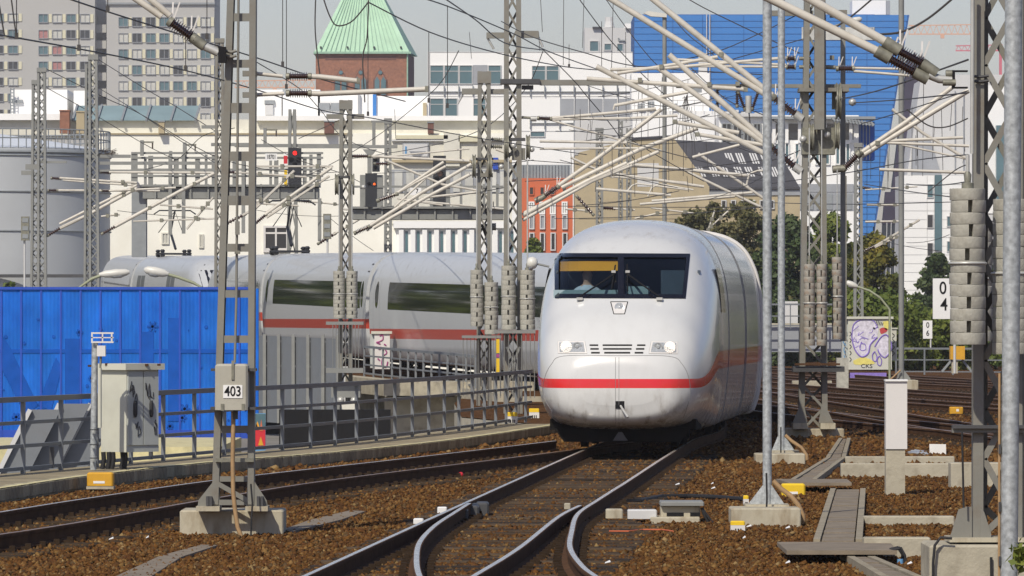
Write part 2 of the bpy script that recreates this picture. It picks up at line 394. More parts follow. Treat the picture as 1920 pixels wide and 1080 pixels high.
tp = cat_rom(V3([(-8.8,46),(-5.92,58.2),(-4.38,69.8),(-3.1,78.6),(-1.0,89.5),(.25,96.2),(1.5,103)]), 10)
tl = group_struct('railway_track', (-4,70,0))
rail(offset(tp,-.752), tl, 'rail_top'); rail(offset(tp,.752), tl, 'rail_top_dull')
sleepers(tp, tl, 1.3, 'sleeper_concrete', 52, 101); clips([offset(tp,-.752), offset(tp,.752)], tl, 52, 100)
for k, pl in enumerate([[(6.3,182),(7.0,166),(7.7,146),(8.75,119),(9.9,100),(11,86)], [(6.6,190),(8.4,170),(10.9,150),(14.6,126),(18,108)],
                        [(7.6,252),(9.2,232),(12.4,205),(17.2,176),(22,150)], [(8.5,290),(10.9,258),(15.6,208),(21.5,165),(26,140)],
                        [(5.2,150),(6.2,139),(7.9,122),(9.4,111),(11.2,100)], [(8.0,225),(9.7,196),(12.4,168),(16,140),(20,120)]]):
    p_ = cat_rom(V3(pl), 10); g_ = group_struct('railway_track', pl[2]+(0,))
    rail(offset(p_,-.752), g_, 'rail_top_dull'); rail(offset(p_,.752), g_, 'rail_top_dull')
    sleepers(p_, g_, 1.3, 'sleeper_wood', 90, 260, .62, joined=True)
    clips([offset(p_,-.752), offset(p_,.752)], g_, 95, 190)

TRK = [(np.array([p.y for p in q]), np.array([p.x for p in q])) for q in (path[:70],)]
scatter_stones(120000, 46, 90, .030, 1)
scatter_stones(36000, 88, 170, .052, 2)

# raised deck that carries the curving end of the train
dk2 = [p for p in path if p.y > 165]
mb = MB()
sweep(mb, dk2, [(-3.0,-2.6),(2.6,-2.6),(2.6,-.2),(-3.0,-.2)], (2,))
mb.struct('viaduct', ['concrete', 'ballast'])
mb = MB(); sweep(mb, [p for p in dk2 if p.y < 262], [(-3.5,-.62),(-3.0,-.62),(-3.0,-.12),(-3.5,-.12)]); mb.struct('viaduct_edge_beam', 'concrete')

# ------------------------------------------------------------------ the train
def paint(name, base, zc0, half0, zc1, half1, u0, u1, red=(.66,.014,.016), low=None, rough=.22, coat=.5):
    m = bpy.data.materials.new(name); m.use_nodes = True; MAT[name] = m
    n = m.node_tree.nodes; l = m.node_tree.links; b = n['Principled BSDF']; b.inputs['Roughness'].default_value = rough
    b.inputs['Coat Weight'].default_value = coat; b.inputs['Coat Roughness'].default_value = .06
    tc = n.new('ShaderNodeTexCoord'); sx = n.new('ShaderNodeSeparateXYZ'); l.new(tc.outputs['Object'], sx.inputs[0])
    def mr(src, a, bb, c, d, typ='SMOOTHSTEP'):
        q = n.new('ShaderNodeMapRange'); q.interpolation_type = typ
        for i, v in enumerate((a, bb, c, d)): q.inputs[i+1].default_value = v
        l.new(src, q.inputs[0]); return q.outputs[0]
    def ma(op, a, bb):
        q = n.new('ShaderNodeMath'); q.operation = op
        for s_, v in ((q.inputs[0], a), (q.inputs[1], bb)):
            if hasattr(v, 'is_linked'): l.new(v, s_)
            else: s_.default_value = v
        return q.outputs[0]
    def mix(f, a, bb):
        x = n.new('ShaderNodeMix'); x.data_type = 'RGBA'
        for s_, v in ((x.inputs[0], f), (x.inputs[6], a), (x.inputs[7], bb)):
            if hasattr(v, 'is_linked'): l.new(v, s_)
            else: s_.default_value = v
        return x.outputs[2]
    zc = mr(sx.outputs[1], u0, u1, zc0, zc1); hf = mr(sx.outputs[1], u0, u1, half0, half1)
    d = ma('ABSOLUTE', ma('SUBTRACT', sx.outputs[2], zc), 0)
    k = ma('LESS_THAN', d, hf)
    no = n.new('ShaderNodeTexNoise'); no.inputs['Scale'].default_value = 2.2; no.inputs['Detail'].default_value = 9; no.inputs['Roughness'].default_value = .68
    mp = n.new('ShaderNodeMapping'); mp.inputs['Scale'].default_value = (2.2, 1.2, .9); l.new(tc.outputs['Object'], mp.inputs[0]); l.new(mp.outputs[0], no.inputs['Vector'])
    g = ma('MULTIPLY', mr(no.outputs[0], .45, .72, 0, 1), mr(sx.outputs[2], .35, 1.2, .95, .06))
    g = ma('ADD', g, ma('MULTIPLY', mr(no.outputs[0], .52, .68, 0, .22), mr(sx.outputs[2], 3.2, 3.5, 0, 1)))
    base_c = tuple(base)+(1,)
    if low: base_c = mix(mr(sx.outputs[2], .95, 1.1, 0, 1), tuple(low)+(1,), base_c)
    c = mix(k, base_c, tuple(red)+(1,)); c = mix(g, c, (.17,.135,.09,1)); l.new(c, b.inputs['Base Color'])
    l.new(mr(g, 0, .5, rough, .6), b.inputs['Roughness'])
paint('train_white', (.61,.615,.60), 1.095, .075, 1.46, .15, .45, 3.2)
paint('train_silver', (.50,.515,.515), 1.47, .16, 1.47, .16, 0, 1, red=(.46,.055,.032), low=(.33,.34,.35), rough=.38, coat=.2)
mat('train_under', (.012,.011,.010), .9, var=.3, spec=.08)
mat('train_seam', (.20,.20,.20), .6, var=0)
mat('gangway', (.13,.14,.14), .7, var=.1)
mat('window_tint', (.012,.016,.014), .04, var=0, spec=.9, coat=1)
mat('cab_inside', (.055,.075,.105), .8, var=.2)
mat('cab_desk', (.30,.40,.43), .6, var=.1)
mat('blind_yellow', (.74,.34,.02), .7, var=.05)
mat('black_gloss', (.008,.008,.012), .18, var=0)
mat('skin', (.50,.30,.22), .6, var=.05); mat('shirt', (.50,.56,.66), .8, var=.05); mat('hair', (.05,.035,.025), .7, var=.1)
mat('lens', (.42,.44,.45), .15, .2, var=.25, scale=30)
mat('lamp_on', (1,.93,.84), .3, var=0, emit=.25)
gm = bpy.data.materials.new('windscreen_glass'); gm.use_nodes = True; MAT['windscreen_glass'] = gm
n = gm.node_tree.nodes; l = gm.node_tree.links; n.remove(n['Principled BSDF'])
tb = n.new('ShaderNodeBsdfTransparent'); tb.inputs[0].default_value = (.62,.72,.75,1); gb = n.new('ShaderNodeBsdfGlossy'); gb.inputs['Roughness'].default_value = .03
fr = n.new('ShaderNodeFresnel'); fr.inputs[0].default_value = 1.5; mx = n.new('ShaderNodeMixShader')
l.new(fr.outputs[0], mx.inputs[0]); l.new(tb.outputs[0], mx.inputs[1]); l.new(gb.outputs[0], mx.inputs[2]); l.new(mx.outputs[0], n['Material Output'].inputs[0])

PROF = [(0,.30),(1.15,.30),(1.38,.48),(1.47,1.0),(1.51,1.6),(1.50,2.3),(1.455,2.75),(1.36,3.12),(1.16,3.48),(.86,3.70),(.45,3.81),(0,3.84)]
NA = 152
ANG = [math.pi*2*k/NA-math.pi/2 for k in range(NA)]
def prof_radius():
    pts = cat_rom([(x,0,z) for x,z in PROF], 8)
    a = [math.atan2((p.z-2.07)/1.77, p.x/1.51) for p in pts]; r = [math.hypot(p.x/1.51, (p.z-2.07)/1.77) for p in pts]
    out = []
    for t in ANG:
        t2 = math.atan2(math.sin(t), abs(math.cos(t))); out.append(float(np.interp(t2, a, r)))
    return out
PR = prof_radius()
def ring(w, zb, zt, ex=None, bl=1.0):
    zc, h = (zb+zt)/2, (zt-zb)/2; out = []
    for t, r in zip(ANG, PR):
        c, s = math.cos(t), math.sin(t)
        if ex: e = (abs(c)**ex+abs(s)**ex)**(-1/ex); r = e*(1-bl)+r*bl
        out.append((c*r*w, zc+s*r*h))
    return out
def hermite(xs, ys, q): 
    ys = np.array(ys, float); xs = np.array(xs, float); d = np.diff(ys)/np.diff(xs)
    m = np.concatenate([[d[0]], [0 if a*b <= 0 else 2*a*b/(a+b) for a, b in zip(d, d[1:])], [d[-1]]])
    i = np.clip(np.searchsorted(xs, q)-1, 0, len(xs)-2); h = xs[i+1]-xs[i]; t = (q-xs[i])/h
    return (2*t**3-3*t**2+1)*ys[i]+(t**3-2*t**2+t)*h*m[i]+(-2*t**3+3*t**2)*ys[i+1]+(t**3-t**2)*h*m[i+1]
NU = [0,.05,.15,.35,.7,1.15,1.7,2.4,3.2,4.2,5.5]
NT = [1.15,1.42,1.62,1.88,2.18,2.44,2.78,3.17,3.54,3.77,3.84]
NB = [.74,.55,.46,.40,.36,.33,.31,.30,.30,.30,.30]
NW = [.60,.86,1.02,1.18,1.31,1.39,1.445,1.48,1.50,1.51,1.51]
def nose_stations():
    us = [5.5*(k/120)**1.7 for k in range(121)]; st = []
    for u in us:
        st.append((u, float(hermite(NU,NW,u)), float(hermite(NU,NB,u)), float(hermite(NU,NT,u)), 2.9, min(1, (u/4.5))**.8))
    return st
def loft(stations, flip=False):
    vs = []; fs = []
    for u, w, zb, zt, ex, bl in stations: vs += [(x, u, z) for x, z in ring(w, zb, zt, ex, bl)]
    for i in range(len(stations)-1):
        for k in range(NA): fs.append((i*NA+k, i*NA+(k+1)%NA, (i+1)*NA+(k+1)%NA, (i+1)*NA+k))
    fs.append(tuple(range(NA-1,-1,-1))); fs.append(tuple(range((len(stations)-1)*NA, len(stations)*NA)))
    return vs, fs
train = thing('high_speed_train', 'long white and silver express train with red waist stripe rounding the curve, nose towards us', 'train', (1.72,95,0))
def car_frame(i):
    (x0,y0,z0), (x1,y1,z1) = JOINT[i], JOINT[i+1]; th = math.atan2(x1-x0, y1-y0); L = math.hypot(x1-x0, y1-y0)
    return Vector((x0,y0,z0)), th, L, (z1-z0)/L
def car_obj(name, i, vs, fs, mats, smooth=40, label=None):
    o0, th, L, sl_ = car_frame(i); mb = MB(); mb.v = [(x,y,z+y*sl_) for x,y,z in vs]; mb.f = [list(f) for f in fs]; mb.m = [0]*len(fs)
    ob = mb.build(name, mats, train, smooth, off=(0,0,0))
    ob.location = o0-Vector(train.location); ob.rotation_euler = (0,0,-th)
    if label: ob['label'] = label
    return ob
ZERO = (0,0,0)
def side_strip(mb, y0, y1, z0, z1, e, sl_, ny=10, sides=(1,-1), nz=5):
    pts = cat_rom([(x,0,z) for x,z in PROF], 8); zz = [p.z for p in pts[8:-6]]; xx = [p.x for p in pts[8:-6]]
    for s in sides:
        vs = []; fs = []
        for i in range(ny+1):
            y = y0+(y1-y0)*i/ny
            for k in range(nz+1):
                z = z0+(z1-z0)*k/nz; vs.append((s*(float(np.interp(z, zz, xx))+e), y, z+y*sl_))
        for i in range(ny):
            for k in range(nz):
                a = i*(nz+1)+k; f = (a, a+nz+1, a+nz+2, a+1); fs.append(f if s > 0 else f[::-1])
        mb.add(vs, fs)
def bogie(car, u, sl_=0):
    mb = MB(); z = u*sl_
    mb.box(-1.05, 1.05, u-1.6, u+1.6, .42+z, .72+z)
    for s in (-1, 1): mb.box(s*1.08-.08, s*1.08+.08, u-1.75, u+1.75, .38+z, .62+z)
    b = mb.build('bogie', 'train_under', car, off=ZERO)
    for dy in (-1.3, 1.3):
        for s in (-1, 1):
            MB().lathe((s*.70,u+dy,.46+z), (s*.86,u+dy,.46+z), [(0,.40),(0,.46),(.7,.46),(.7,.40),(1,.36)], 20).build('wheel', 'train_under', car, 40, off=ZERO)
            MB().lathe((s*1.0,u+dy,.46+z), (s*1.24,u+dy,.46+z), [(0,.16),(.8,.15),(1,.09)], 12).build('axle_box', 'cap_metal', car, 40, off=ZERO)

# power car with the nose
o0, th, L0, _ = car_frame(0)
Tm = Matrix.Translation(o0) @ Matrix.Rotation(-th, 4, 'Z'); Ti = Tm.inverted()
st = nose_stations(); vs, fs = loft(st+[(u,1.51,.30,3.84,None,1) for u in np.linspace(6.2, 20.3, 12)])
bv = BVHTree.FromPolygons([Tm @ Vector(v) for v in vs], fs)
EYE = Vector((0,0,CH))
def cast(px, py, e=.004):            # where the sight line through a pixel meets the nose, in the car's own frame
    d = (P(px,py,100)-EYE).normalized(); h = bv.ray_cast(EYE, d)
    while h[0] is None:
        px += (1165-px)*.03; py += (640-py)*.03; h = bv.ray_cast(EYE, (P(px,py,100)-EYE).normalized())
    nn = h[1].normalized()
    if nn.dot(h[0]-EYE) > 0: nn = -nn
    return Ti @ (h[0]+nn*e)
WS = [(1040.7,475.6),(1293.3,476.7),(1285,560.4),(1041,559.6)]
def inside(p, poly):
    c = False
    for (x0,y0),(x1,y1) in zip(poly, poly[1:]+poly[:1]):
        if (y0 > p[1]) != (y1 > p[1]) and p[0] < (x1-x0)*(p[1]-y0)/(y1-y0)+x0: c = not c
    return c
def proj(v): return (960+F*v.x/v.y, HZ-F*(v.z-CH)/v.y)
HOLE = [(1044,479.5),(1290,480.5),(1282.5,556.5),(1044,556)]
keep = []
for f in fs:
    c = sum((Vector(vs[i]) for i in f), Vector())/len(f)
    if c.y < 4 and inside(proj(Tm @ c), HOLE) and c.z > 2.2 and len(f) == 4: continue
    keep.append(f)
pc = car_obj('power_car', 0, vs, keep, 'train_white')
def drape(name, poly_rows, m, e=.006, parent=pc, thick=0):   # rows of pixel points -> a sheet that lies on the nose
    mb = MB(); W = len(poly_rows[0]); pts = [cast(x, y, e) for row in poly_rows for x, y in row]
    mb.add(pts, [(i*W+k, (i+1)*W+k, (i+1)*W+k+1, i*W+k+1) for i in range(len(poly_rows)-1) for k in range(W-1)])
    return mb.build(name, m, parent, 60, off=ZERO)
def grid(a, b, c, d, nx, ny):    # quad corner pixels: top-left, top-right, bottom-right, bottom-left
    rows = []
    for j in range(ny+1):
        t = j/ny; L_ = (a[0]+(d[0]-a[0])*t, a[1]+(d[1]-a[1])*t); R_ = (b[0]+(c[0]-b[0])*t, b[1]+(c[1]-b[1])*t)
        rows.append([(L_[0]+(R_[0]-L_[0])*i/nx, L_[1]+(R_[1]-L_[1])*i/nx) for i in range(nx+1)])
    return rows
# black surround of the windscreen: four bars and a mullion; two panes behind it
A, B, C_, D = WS
fr_ = MB()
for q in ((A,B,(1289,484),(1046,483)), ((1046,552),(1281,553),C_,D), (A,(1048.5,476),(1048.5,560),D), ((1286.5,476.6),B,C_,(1278.5,560)), ((1158.5,480),(1169.5,480),(1169.5,558),(1158.5,558))):
    rows = grid(*q, 24 if abs(q[0][0]-q[1][0]) > 60 else 3, 20 if abs(q[0][1]-q[3][1]) > 40 else 3); W = len(rows[0])
    fr_.add([cast(x,y,.014 if q[0][0] != 1158.5 else .018) for r_ in rows for x,y in r_], [(i*W+k,(i+1)*W+k,(i+1)*W+k+1,i*W+k+1) for i in range(len(rows)-1) for k in range(W-1)])
fr_.build('windscreen_frame', 'black_gloss', pc, 60, off=ZERO)
for q in (((1045,480),(1160,480),(1160,556),(1045,556)), ((1168,480),(1288,481),(1281,556.5),(1168,556))): drape('windscreen_pane', grid(*q,10,8), 'windscreen_glass', -.004)
# cab interior
ci = MB()
ci.use(0).box(-1.06,1.06,3.3,3.34,2.2,3.27).box(-1.2,-1.16,2.5,3.34,2.2,2.95).box(1.16,1.2,2.5,3.34,2.2,2.95).box(-1.15,1.15,1.75,3.3,2.18,2.22)
ci.use(1).box(-1.18,-.06,1.72,2.05,2.22,2.62).box(.02,.38,1.8,2.2,2.22,2.68)
ci.use(0).box(.55,.98,2.5,2.75,2.3,2.95).box(-.75,-.25,2.75,2.85,2.3,2.9)
ci.build('cab_interior', ['cab_inside', 'cab_desk'], pc, off=ZERO)
bl = MB(); rows = grid((1047,488),(1158,486),(1158,505),(1047,506),6,2)
bl.add([cast(x,y,0)+Vector((0,.14,-.02)) for r_ in rows for x,y in r_], [(i*7+k,(i+1)*7+k,(i+1)*7+k+1,i*7+k+1) for i in range(2) for k in range(6)])
bl.build('sun_blind', 'blind_yellow', pc, off=ZERO)
for pv, tip, bl0, bl1 in (((1088,562.5),(1151,519),(1154,502),(1147,547)), ((1236,562.5),(1177,519),(1176,500),(1177,550))):
    wp = MB()
    for dx in (0, 3): wp.tube([cast(pv[0]+(tip[0]-pv[0])*t+dx*(1 if tip[0]>pv[0] else -1)*t, pv[1]+(tip[1]-pv[1])*t, .06) for t in np.linspace(0,1,6)], .012, 6)
    wp.tube([cast(bl0[0]+(bl1[0]-bl0[0])*t, bl0[1]+(bl1[1]-bl0[1])*t, .045) for t in np.linspace(0,1,5)], .013, 6)
    w_ = wp.build('wiper', 'black_paint', pc, off=ZERO)
    kb = MB(); c = cast(tip[0], tip[1]-2, .08); kb.box(c.x-.035,c.x+.035,c.y-.03,c.y+.03,c.z-.02,c.z+.02); c = cast(pv[0], pv[1]+2, .04); kb.box(c.x-.05,c.x+.05,c.y-.03,c.y+.05,c.z-.02,c.z+.025)
    kb.build('wiper_pivot', 'cap_bright', pc, off=ZERO)
def line(name, pix, r=.006, m='train_seam', closed=False):
    if closed: pix = list(pix)+[pix[0]]
    out = []
    for (x0,y0),(x1,y1) in zip(pix, pix[1:]):
        k = max(1, int(math.hypot(x1-x0,y1-y0)/6)); out += [(x0+(x1-x0)*t/k, y0+(y1-y0)*t/k) for t in range(k)]
    out.append(pix[-1]); pts = [cast(x,y,.001) for x,y in out]; pts = [p for p in pts if p is not None and p.y < 6]
    return MB().tube(pts, r, 5).build(name, m, pc, off=ZERO)
hatch = [(p.x,p.z) for p in cat_rom([(1026,790,),(1018,745),(1022,707),(1034,683),(1057,667.5)][0:0] or [(1034,0,770),(1019,0,742),(1021,0,710),(1034,0,683),(1057,0,667.5),(1157,0,667),(1254,0,668),(1279,0,683),(1292,0,711),(1293,0,745),(1281,0,784)], 6)]
line('coupler_hatch_seam', hatch, .005)
for x in (1154, 1160.5): line('coupler_hatch_seam', [(x,670),(x,805)], .004)
for q, lc, dc, mir in ((((1046,640),(1096.5,640),(1100.5,663),(1047,662.5)), (1062,651), (1083,650.5), 1), (((1221,640),(1270,641),(1271,663.5),(1217,663)), (1256,651.8), (1234,651.5), -1)):
    drape('headlight', grid(*q,6,3), 'white_paint', .006)
    i_ = [(q[0][0]+3,q[0][1]+2.5),(q[1][0]-2.5,q[1][1]+2.5),(q[2][0]-3.5,q[2][1]-2.5),(q[3][0]+3,q[3][1]-2.5)]
    drape('headlight_glass', grid(*i_,6,3), 'lens', .010)
    c = cast(lc[0], lc[1], .011); MB().lathe(c, c-Vector((0,.006,0)), [(0,.085),(1,.085)], 18).build('lamp_reflector', 'lamp_on', pc, 40, off=ZERO)
    line('headlight_seam', q, .005, 'train_seam', True)
    for (cx, cy), r_, m_, nm in ((lc, 10, 'lamp_on', 'lamp'), (dc, 7.5, 'black_gloss', 'lamp')):
        if m_ == 'lamp_on':
            mb = MB()
            for rr, nn in ((0,1),(3.4,6),(6.8,12),(9.6,18)):
                for k in range(nn):
                    c = cast(cx+rr*math.cos(6.283*k/nn), cy+rr*math.sin(6.283*k/nn), .013); mb.lathe(c, c-Vector((0,.012,0)), [(0,.0135),(.6,.013),(1,.007)], 6)
            mb.build(nm, m_, pc, off=ZERO)
        else:
            c = cast(cx, cy, .012); MB().lathe(c, c-Vector((0,.03,0)), [(0,.075),(.5,.075),(.5,.058),(.2,.04),(1,.02)], 14).build(nm, 'lens', pc, 40, off=ZERO)
for y0, cs in ((647.3,((1130,1185),(1105.5,1121.5),(1194.5,1210))), (654.3,((1131,1184),(1107,1122.5),(1192.5,1208))), (661.5,((1133,1181.5),(1108.5,1124.5),(1190,1206)))):
    for x0, x1 in cs:
        mb = MB(); mb.tube([cast(x0+(x1-x0)*t, y0, -.004) for t in np.linspace(0,1,5)], .017, 8); mb.build('grille_slot', 'black_paint', pc, off=ZERO)
drape('lamp_hatch', grid((1146,567),(1176,567),(1170.5,588),(1151.5,588),4,3), 'white_paint', .004)
line('lamp_hatch_seam', [(1145,566),(1177,566),(1171,589),(1151,589)], .008, 'black_paint', True)
c = cast(1161.5,577.5,.01); MB().lathe(c, c-Vector((0,.03,-.012)), [(0,.082),(.6,.08),(.6,.066),(.3,.05),(1,.012)], 18).build('top_lamp', 'lens', pc, 40, off=ZERO)
c = cast(1161,759,-.01); MB().box(c.x-.065,c.x+.085,c.y-.012,c.y+.05,c.z-.06,c.z+.06).build('coupler_opening', 'black_paint', pc, off=ZERO)
MB().tube([cast(1163,760,-.02), cast(1170,767,.12), cast(1179,775,.26)], .018, 8).build('uncoupling_rod', 'cap_bright', pc, off=ZERO)
MB().prism([(-.95,.13),(.95,.13),(1.12,.36),(-1.12,.36)], .95, 1.05).build('rail_guard', 'train_under', pc, off=ZERO)
MB().prism([(-.12,.16),(.12,.16),(.03,.30),(-.03,.30)], .5, .56).build('plough_tip', 'steel_dark', pc, off=ZERO)
MB().box(-1.2,1.2,1.2,20,.32,.5).build('underframe', 'train_under', pc, off=ZERO)
for s in (-1, 1):        # side windows of the cab, both sides
    sw = MB(); side_strip(sw, 3.7, 5.2, 2.25, 3.0, .004, 0, 3, (s,)); sw.build('side_window', 'window_tint', pc, 40, off=ZERO)
for u in (6.3, 13.0, 13.5): 
    mb = MB(); mb.tube([(x*1.0015, u, z) for x, z in ring(1.512,.30,3.842)], .006, 4, False); mb.build('panel_seam', 'train_seam', pc, off=ZERO)
mb = MB(); mb.tube([(x, 20.32, z) for x, z in ring(1.53,.30,3.86)], .035, 6, False); mb.build('end_frame', 'white_paint', pc, off=ZERO)
for u in (4.4, 15.9): bogie(pc, u)

# passenger cars
def car(i, kind):
    o0, th, L, sl_ = car_frame(i); g = .28
    if kind == 'plain': stn = [(u,1.51,.30,3.84,None,1) for u in np.linspace(g, L-g, 20)]
    elif kind == 'tail': stn = [(u,1.51,.30,3.84,None,1) for u in np.linspace(g, L-5.6, 16)]+[(L-.1-u,w,zb,zt,ex,bl) for u,w,zb,zt,ex,bl in reversed(st[::2])]
    elif kind == 'head': stn = [(u+.1,w,zb,zt,ex,bl) for u,w,zb,zt,ex,bl in st[::2]]+[(u,1.51,.30,3.84,None,1) for u in np.linspace(6.2, L-g, 16)]
    v, f = loft(stn); ob = car_obj('passenger_car' if kind != 'head' else 'power_car', i, v, f, 'train_silver')
    lo, hi = (1.6 if kind != 'head' else 7), (L-3.2 if kind == 'plain' else (L-8.5 if kind == 'tail' else L-2))
    if kind == 'head':
        for y in (7.5, 16.5):
            for s in (-1, 1):
                for dy in (0, 1.2): mb = MB(); side_strip(mb, y+dy, y+dy+1.08, 1.9, 2.95, .006, sl_, 3, (s,)); mb.build('ventilation_grille', 'gangway', ob, off=ZERO)
    else:
        for s in (-1, 1):
            mb = MB(); side_strip(mb, lo, hi, 1.98, 2.86, .006, sl_, 16, (s,)); mb.build('window_band', 'window_tint', ob, 40, off=ZERO)
            for y in ((.75, L-1.9) if kind == 'plain' else (.75,)):
                mb = MB(); side_strip(mb, y, y+.012, .75, 2.95, .008, sl_, 1, (s,)); side_strip(mb, y+.95, y+.962, .75, 2.95, .008, sl_, 1, (s,)); mb.build('door_seam', 'train_seam', ob, off=ZERO)
                mb = MB(); zz = [2.02+.86*k/10 for k in range(11)]; pts = cat_rom([(x,0,z) for x,z in PROF], 8); vs_ = []
                for z in zz:
                    hw = .26*math.sqrt(max(.03, 1-((z-2.45)/.44)**2)); x = s*(float(np.interp(z, [p.z for p in pts], [p.x for p in pts]))+.008)
                    vs_ += [(x, y+.48-hw, z+y*sl_), (x, y+.48+hw, z+y*sl_)]
                mb.add(vs_, [(2*k,2*k+1,2*k+3,2*k+2) if s > 0 else (2*k+2,2*k+3,2*k+1,2*k) for k in range(10)]); mb.build('door_window', 'window_tint', ob, off=ZERO)
    if kind != 'head':
        mb = MB(); v_, f_ = loft([(-.3,1.40,.5,3.74,None,1),(g+.02,1.40,.5,3.74,None,1)]); mb.add(v_, f_); mb.build('gangway_bellows', 'gangway', ob, 40, off=ZERO)
    if kind == 'tail':
        w_ = MB(); yy = L-3.15
        w_.add([(-1.12,L-1.55,2.50+yy*sl_),(1.12,L-1.55,2.50+yy*sl_),(1.15,L-2.95,3.28+yy*sl_),(-1.15,L-2.95,3.28+yy*sl_)], [(0,1,2,3)])
    mb = MB()
    for s in (-1, 1): side_strip(mb, g+.25, g+.6, 3.18, 3.22, .012, sl_, 1, (s,), 1); side_strip(mb, g+.2, g+.55, 3.42, 3.46, .012, sl_, 1, (s,), 1)
    mb.build('roof_handle', 'train_under', ob, off=ZERO)
    for u in (3.6, L-3.6): bogie(ob, u, sl_)
    mb = MB(); mb.box(-1.25,1.25,1.5,L-1.5,.25,.5); mb.v = [(x,y,z+y*sl_) for x,y,z in mb.v]; mb.build('underframe', 'train_under', ob, off=ZERO)
    return ob, L, sl_
CARS = {0: pc}
for i, k in ((1,'plain'),(2,'plain'),(3,'plain'),(4,'plain'),(5,'tail'),(6,'head'),(7,'plain')):
    ob, L, sl_ = car(i, k); CARS[i] = ob
    if k in ('tail', 'head'):     # windscreens of the two noses that face each other in mid-train
        sgn = 1 if k == 'head' else -1; base = .1 if k == 'head' else L-.1; v, f = loft([(base+sgn*u,w,zb,zt,ex,bl) for u,w,zb,zt,ex,bl in st[::2]])
        b2 = BVHTree.FromPolygons([Vector((a,b,c+b*sl_)) for a,b,c in v], f); mb = MB(); pts = []
        for j in range(5):
            for q in range(9):
                x = -1.12+2.24*q/8; z = 2.50+.75*j/4; h = b2.ray_cast(Vector((x, base-sgn*3, z+base*sl_)), Vector((0,sgn,0))); pts.append(h[0]-Vector((0,sgn*.012,0)))
        mb.add(pts, [(a*9+b, a*9+b+1, (a+1)*9+b+1, (a+1)*9+b) for a in range(4) for b in range(8)]); mb.build('windscreen', 'black_gloss', ob, off=ZERO)
def pantograph(i, u, name='pantograph'):
    ob = CARS[i]; sl_ = car_frame(i)[3]; z = 3.84+u*sl_; mb = MB()
    mb.box(-.7,.7,u-.8,u+.8,z+.05,z+.12)
    for x in (-.6,.6):
        for y in (-.7,.7): mb.lathe((x,u+y,z-.05),(x,u+y,z+.28),[(0,.07),(.2,.12),(.3,.07),(.5,.12),(.6,.07),(.8,.12),(1,.06)],8)
    mb.tube([(0,u-.6,z+.3),(0,u+.9,z+1.05)],.06,6); mb.tube([(0,u+.9,z+1.05),(0,u-.4,z+2.0)],.04,6); mb.tube([(-.55,u+.9,z+1.05),(0,u-.4,z+2.0),(.55,u+.9,z+1.05)],.02,5)
    mb.tube([(-.95,u-.4,z+1.85),(-.7,u-.4,z+2.02),(.7,u-.4,z+2.02),(.95,u-.4,z+1.85)],.03,6)
    mb.build(name, 'signal_dark', ob, off=ZERO)
pantograph(6, 17.5); pantograph(5, 4.2)

# the driver, seen through the windscreen
def person_bust():
    c = P(1101, 519, 97.55); me = bpy.data.meshes.new('person'); bm = bmesh.new(); sk = bm.verts.layers.skin.verify()
    pts = [((0,0,-.95),.16),((0,0,-.62),.16),((0,0,-.35),.17),((0,0,-.20),.10),((0,0,-.12),.06),((0,-.01,-.03),.085),((0,-.01,.07),.095),((0,0,.13),.06),
           ((-.19,0,-.25),.075),((-.26,-.03,-.50),.055),((-.20,-.28,-.58),.045),((-.17,-.40,-.56),.04),((.19,0,-.25),.075),((.26,-.03,-.50),.055),((.20,-.28,-.58),.045),((.17,-.40,-.56),.04)]
    vv = []
    for p, r in pts: v = bm.verts.new(p); v[sk].radius = (r, r); vv.append(v)
    vv[0][sk].use_root = True
    for a, b in ((0,1),(1,2),(2,3),(3,4),(4,5),(5,6),(6,7),(3,8),(8,9),(9,10),(10,11),(3,12),(12,13),(13,14),(14,15)): bm.edges.new((vv[a],vv[b]))
    bm.to_mesh(me); bm.free()
    o = bpy.data.objects.new('person_source', me); COL.objects.link(o); o.modifiers.new('skin','SKIN'); s_ = o.modifiers.new('sub','SUBSURF'); s_.levels = s_.render_levels = 1
    m2 = bpy.data.meshes.new_from_object(o.evaluated_get(bpy.context.evaluated_depsgraph_get())); bpy.data.objects.remove(o)
    m2.materials.clear(); m2.materials.append(M['shirt']); m2.materials.append(M['skin'])
    for p in m2.polygons: p.material_index = 1 if p.center.z > -.15 or p.center.y < -.33 else 0; p.use_smooth = True
    ob = bpy.data.objects.new('person', m2); COL.objects.link(ob); ob.location = c; OFF['person'] = tuple(c)
    tag(ob, 'train driver in a pale blue shirt seated behind the left windscreen pane', 'person')
    h = MB(); h.lathe(c+Vector((0,.045,.05)), c+Vector((0,.03,.185)), [(0,.10),(.4,.108),(.75,.085),(1,.02)], 12); h.build('hair', 'hair', ob, 60)
person_bust()
HAZE = .00016
# ------------------------------------------------------------------ buildings
mat('wall_taupe', (.41,.405,.385), .85, var=.06, scale=.05)
mat('panel_cream', (.62,.59,.43), .8, var=.05)
mat('brick_red', (.29,.135,.085), .9, var=.25, scale=3, dirt=(.20,.105,.075), dscale=.6, damt=.5)
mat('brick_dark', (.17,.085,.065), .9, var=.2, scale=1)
mat('copper_green', (.40,.60,.43), .7, var=.10, scale=.6, dirt=(.33,.50,.37), dscale=.5, damt=.35)
mat('copper_seam', (.29,.46,.34), .7, var=.1)
mat('white_wall', (.82,.82,.80), .8, var=.03, scale=.1)
mat('light_wall', (.56,.56,.55), .8, var=.04, scale=.2)
mat('cream_wall', (.87,.855,.765), .85, var=.04, scale=.15, dirt=(.55,.50,.38), dscale=.35, damt=.25)
mat('parapet_grey', (.66,.645,.56), .85, var=.06, scale=.3, dirt=(.40,.39,.33), damt=.3)
mat('roof_white', (.86,.86,.84), .7, var=.03)
mat('roof_teal', (.24,.33,.34), .5, var=.15, scale=.4)
